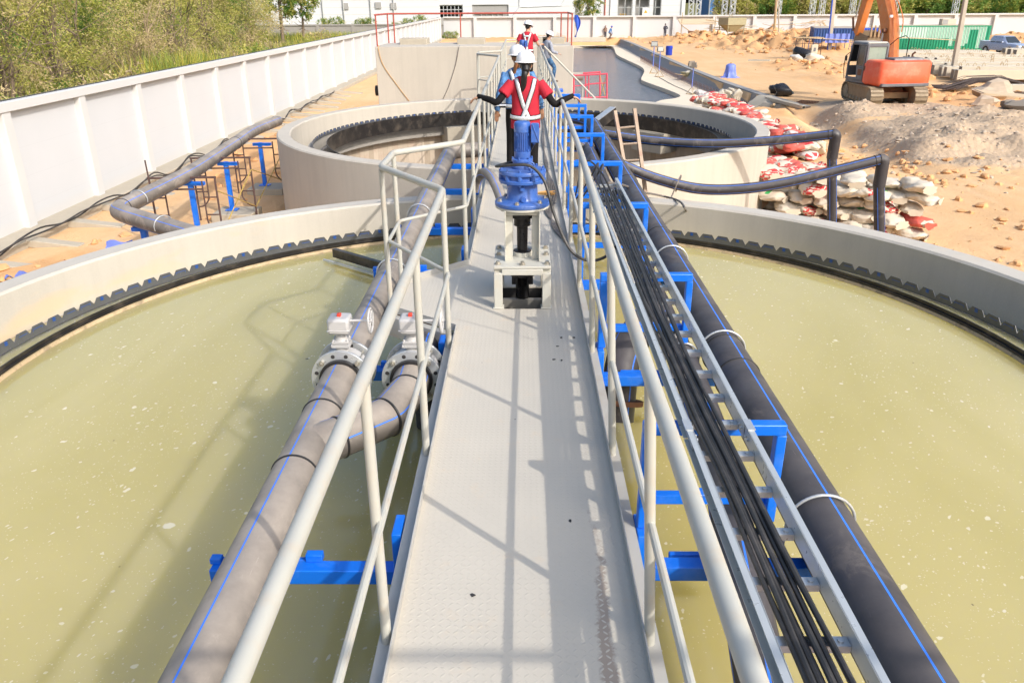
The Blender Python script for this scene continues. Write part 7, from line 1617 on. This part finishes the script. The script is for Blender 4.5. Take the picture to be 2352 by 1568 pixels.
reed_patch('tall green and yellow reeds behind the white wall', [(-15.2, 37.5, .9, 2.6, 3200)], 2.9, 5)
reed_patch('second stand of tall green reeds further along the white wall', [(-15.8, 64, 1.1, 5.0, 4200)], 2.5, 6)
reed_patch('rough grass along the outer wall', [(-19, 84, 3.0, 9, 5500), (-16, 108, 2.2, 9, 3500), (-30, 122, 9, 4, 3500)], 1.2, 7)
# broad-leaved trees in front of the grey wall
GT = crown_mesh('tree_crown', 31, 8.0, 2.4, 85, 14, .30, .13, ['leaf3', 'leaf1', 'leaf2'], (4, 4, 2), .4, .38); GK = limb_mesh('trunk', 32, 7.5, 1.8, .17, 3)
for px, Y, s, lab in ((690, 118, 1.0, 'slim broad-leaved tree standing before the low grey wall'), (640, 112, 1.15, 'leafy tree at the end of the thicket before the low grey wall'), (1352, 138, .9, 'sparse young tree behind the white wall between the two white halls')): tree('broadleaf_tree', lab, 'tree', (X_(px, Y), Y, GZ + .1), GT, GK, s, px, None)
for i, px in enumerate((742, 770, 825, 845, 905, 935, 965)): tree('weed_bush', 'weedy bush growing along the top of the low grey wall', 'shrub', (X_(px, 135.5), 135.5, GZ + 1.1), SHC[1], SHT[1], r.uniform(.55, 1.1), i, 'weedy bushes behind the low grey wall')
# belt of trees beyond the far wall on the right
BC = [crown_mesh('belt_crown', 41, 7.0, 4.2, 100, 16, .52, .15, ['leaf3', 'leaf1', 'leaf5'], (3, 4, 3), .3, .04), crown_mesh('belt_crown', 42, 6.6, 4.2, 95, 16, .50, .13, ['leaf4', 'leaf2', 'leaf1', 'bark'], (4, 4, 3, 2), .35, .04), crown_mesh('belt_crown', 43, 6.6, 4.0, 95, 16, .5, .15, ['leaf5', 'leaf2', 'leaf1'], (5, 3, 3), .3, .04)]
BT = [limb_mesh('trunk', 44 + i, 6, 3.5, .2, 3) for i in range(3)]; BLb = ['dark green tree in the belt beyond the far wall', 'brownish half-dry tree in the belt beyond the far wall', 'fresh green tree in the belt beyond the far wall']
ks = [1, 0, 0, 0, 1, 0, 1, 1, 1, 1, 0, 1, 2, 0, 1, 0, 0, 2, 2, 2, 1, 0, 2, 0, 0]
for i in range(25):
    px = 1690 + i * 29 + r.uniform(-6, 6); Y = 146 + (i % 3) * 4 + r.uniform(-1, 1); tree('belt_tree', BLb[ks[i]], 'tree', (X_(px, Y), Y, GZ), BC[ks[i]], BT[ks[i]], r.uniform(.85, 1.05), r.uniform(0, 6.3), 'tree belt beyond the far wall: ' + ('dark', 'dry', 'fresh')[ks[i]])
for i in range(12):
    k = r.choice([0, 1, 2]); px = 1700 + i * 58; tree('belt_tree', BLb[k].replace('tree in', 'tree in the second row of'), 'tree', (X_(px, 172), 172 + r.uniform(-3, 3), GZ), BC[k], BT[k], r.uniform(1.2, 1.5), r.uniform(0, 6.3), 'second tree row beyond the far wall: ' + ('dark', 'dry', 'fresh')[k])
for i, (px, py) in enumerate(((975, 87), (1048, 88), (1035, 87))): p = at_z(px, py, GZ); tree('weed_bush', 'small green weed tuft at the foot of the far white wall', 'weed', (p.x, min(p.y, 127.5), GZ), SHC[1], SHT[1], .55, i, 'weed tufts at the far wall')
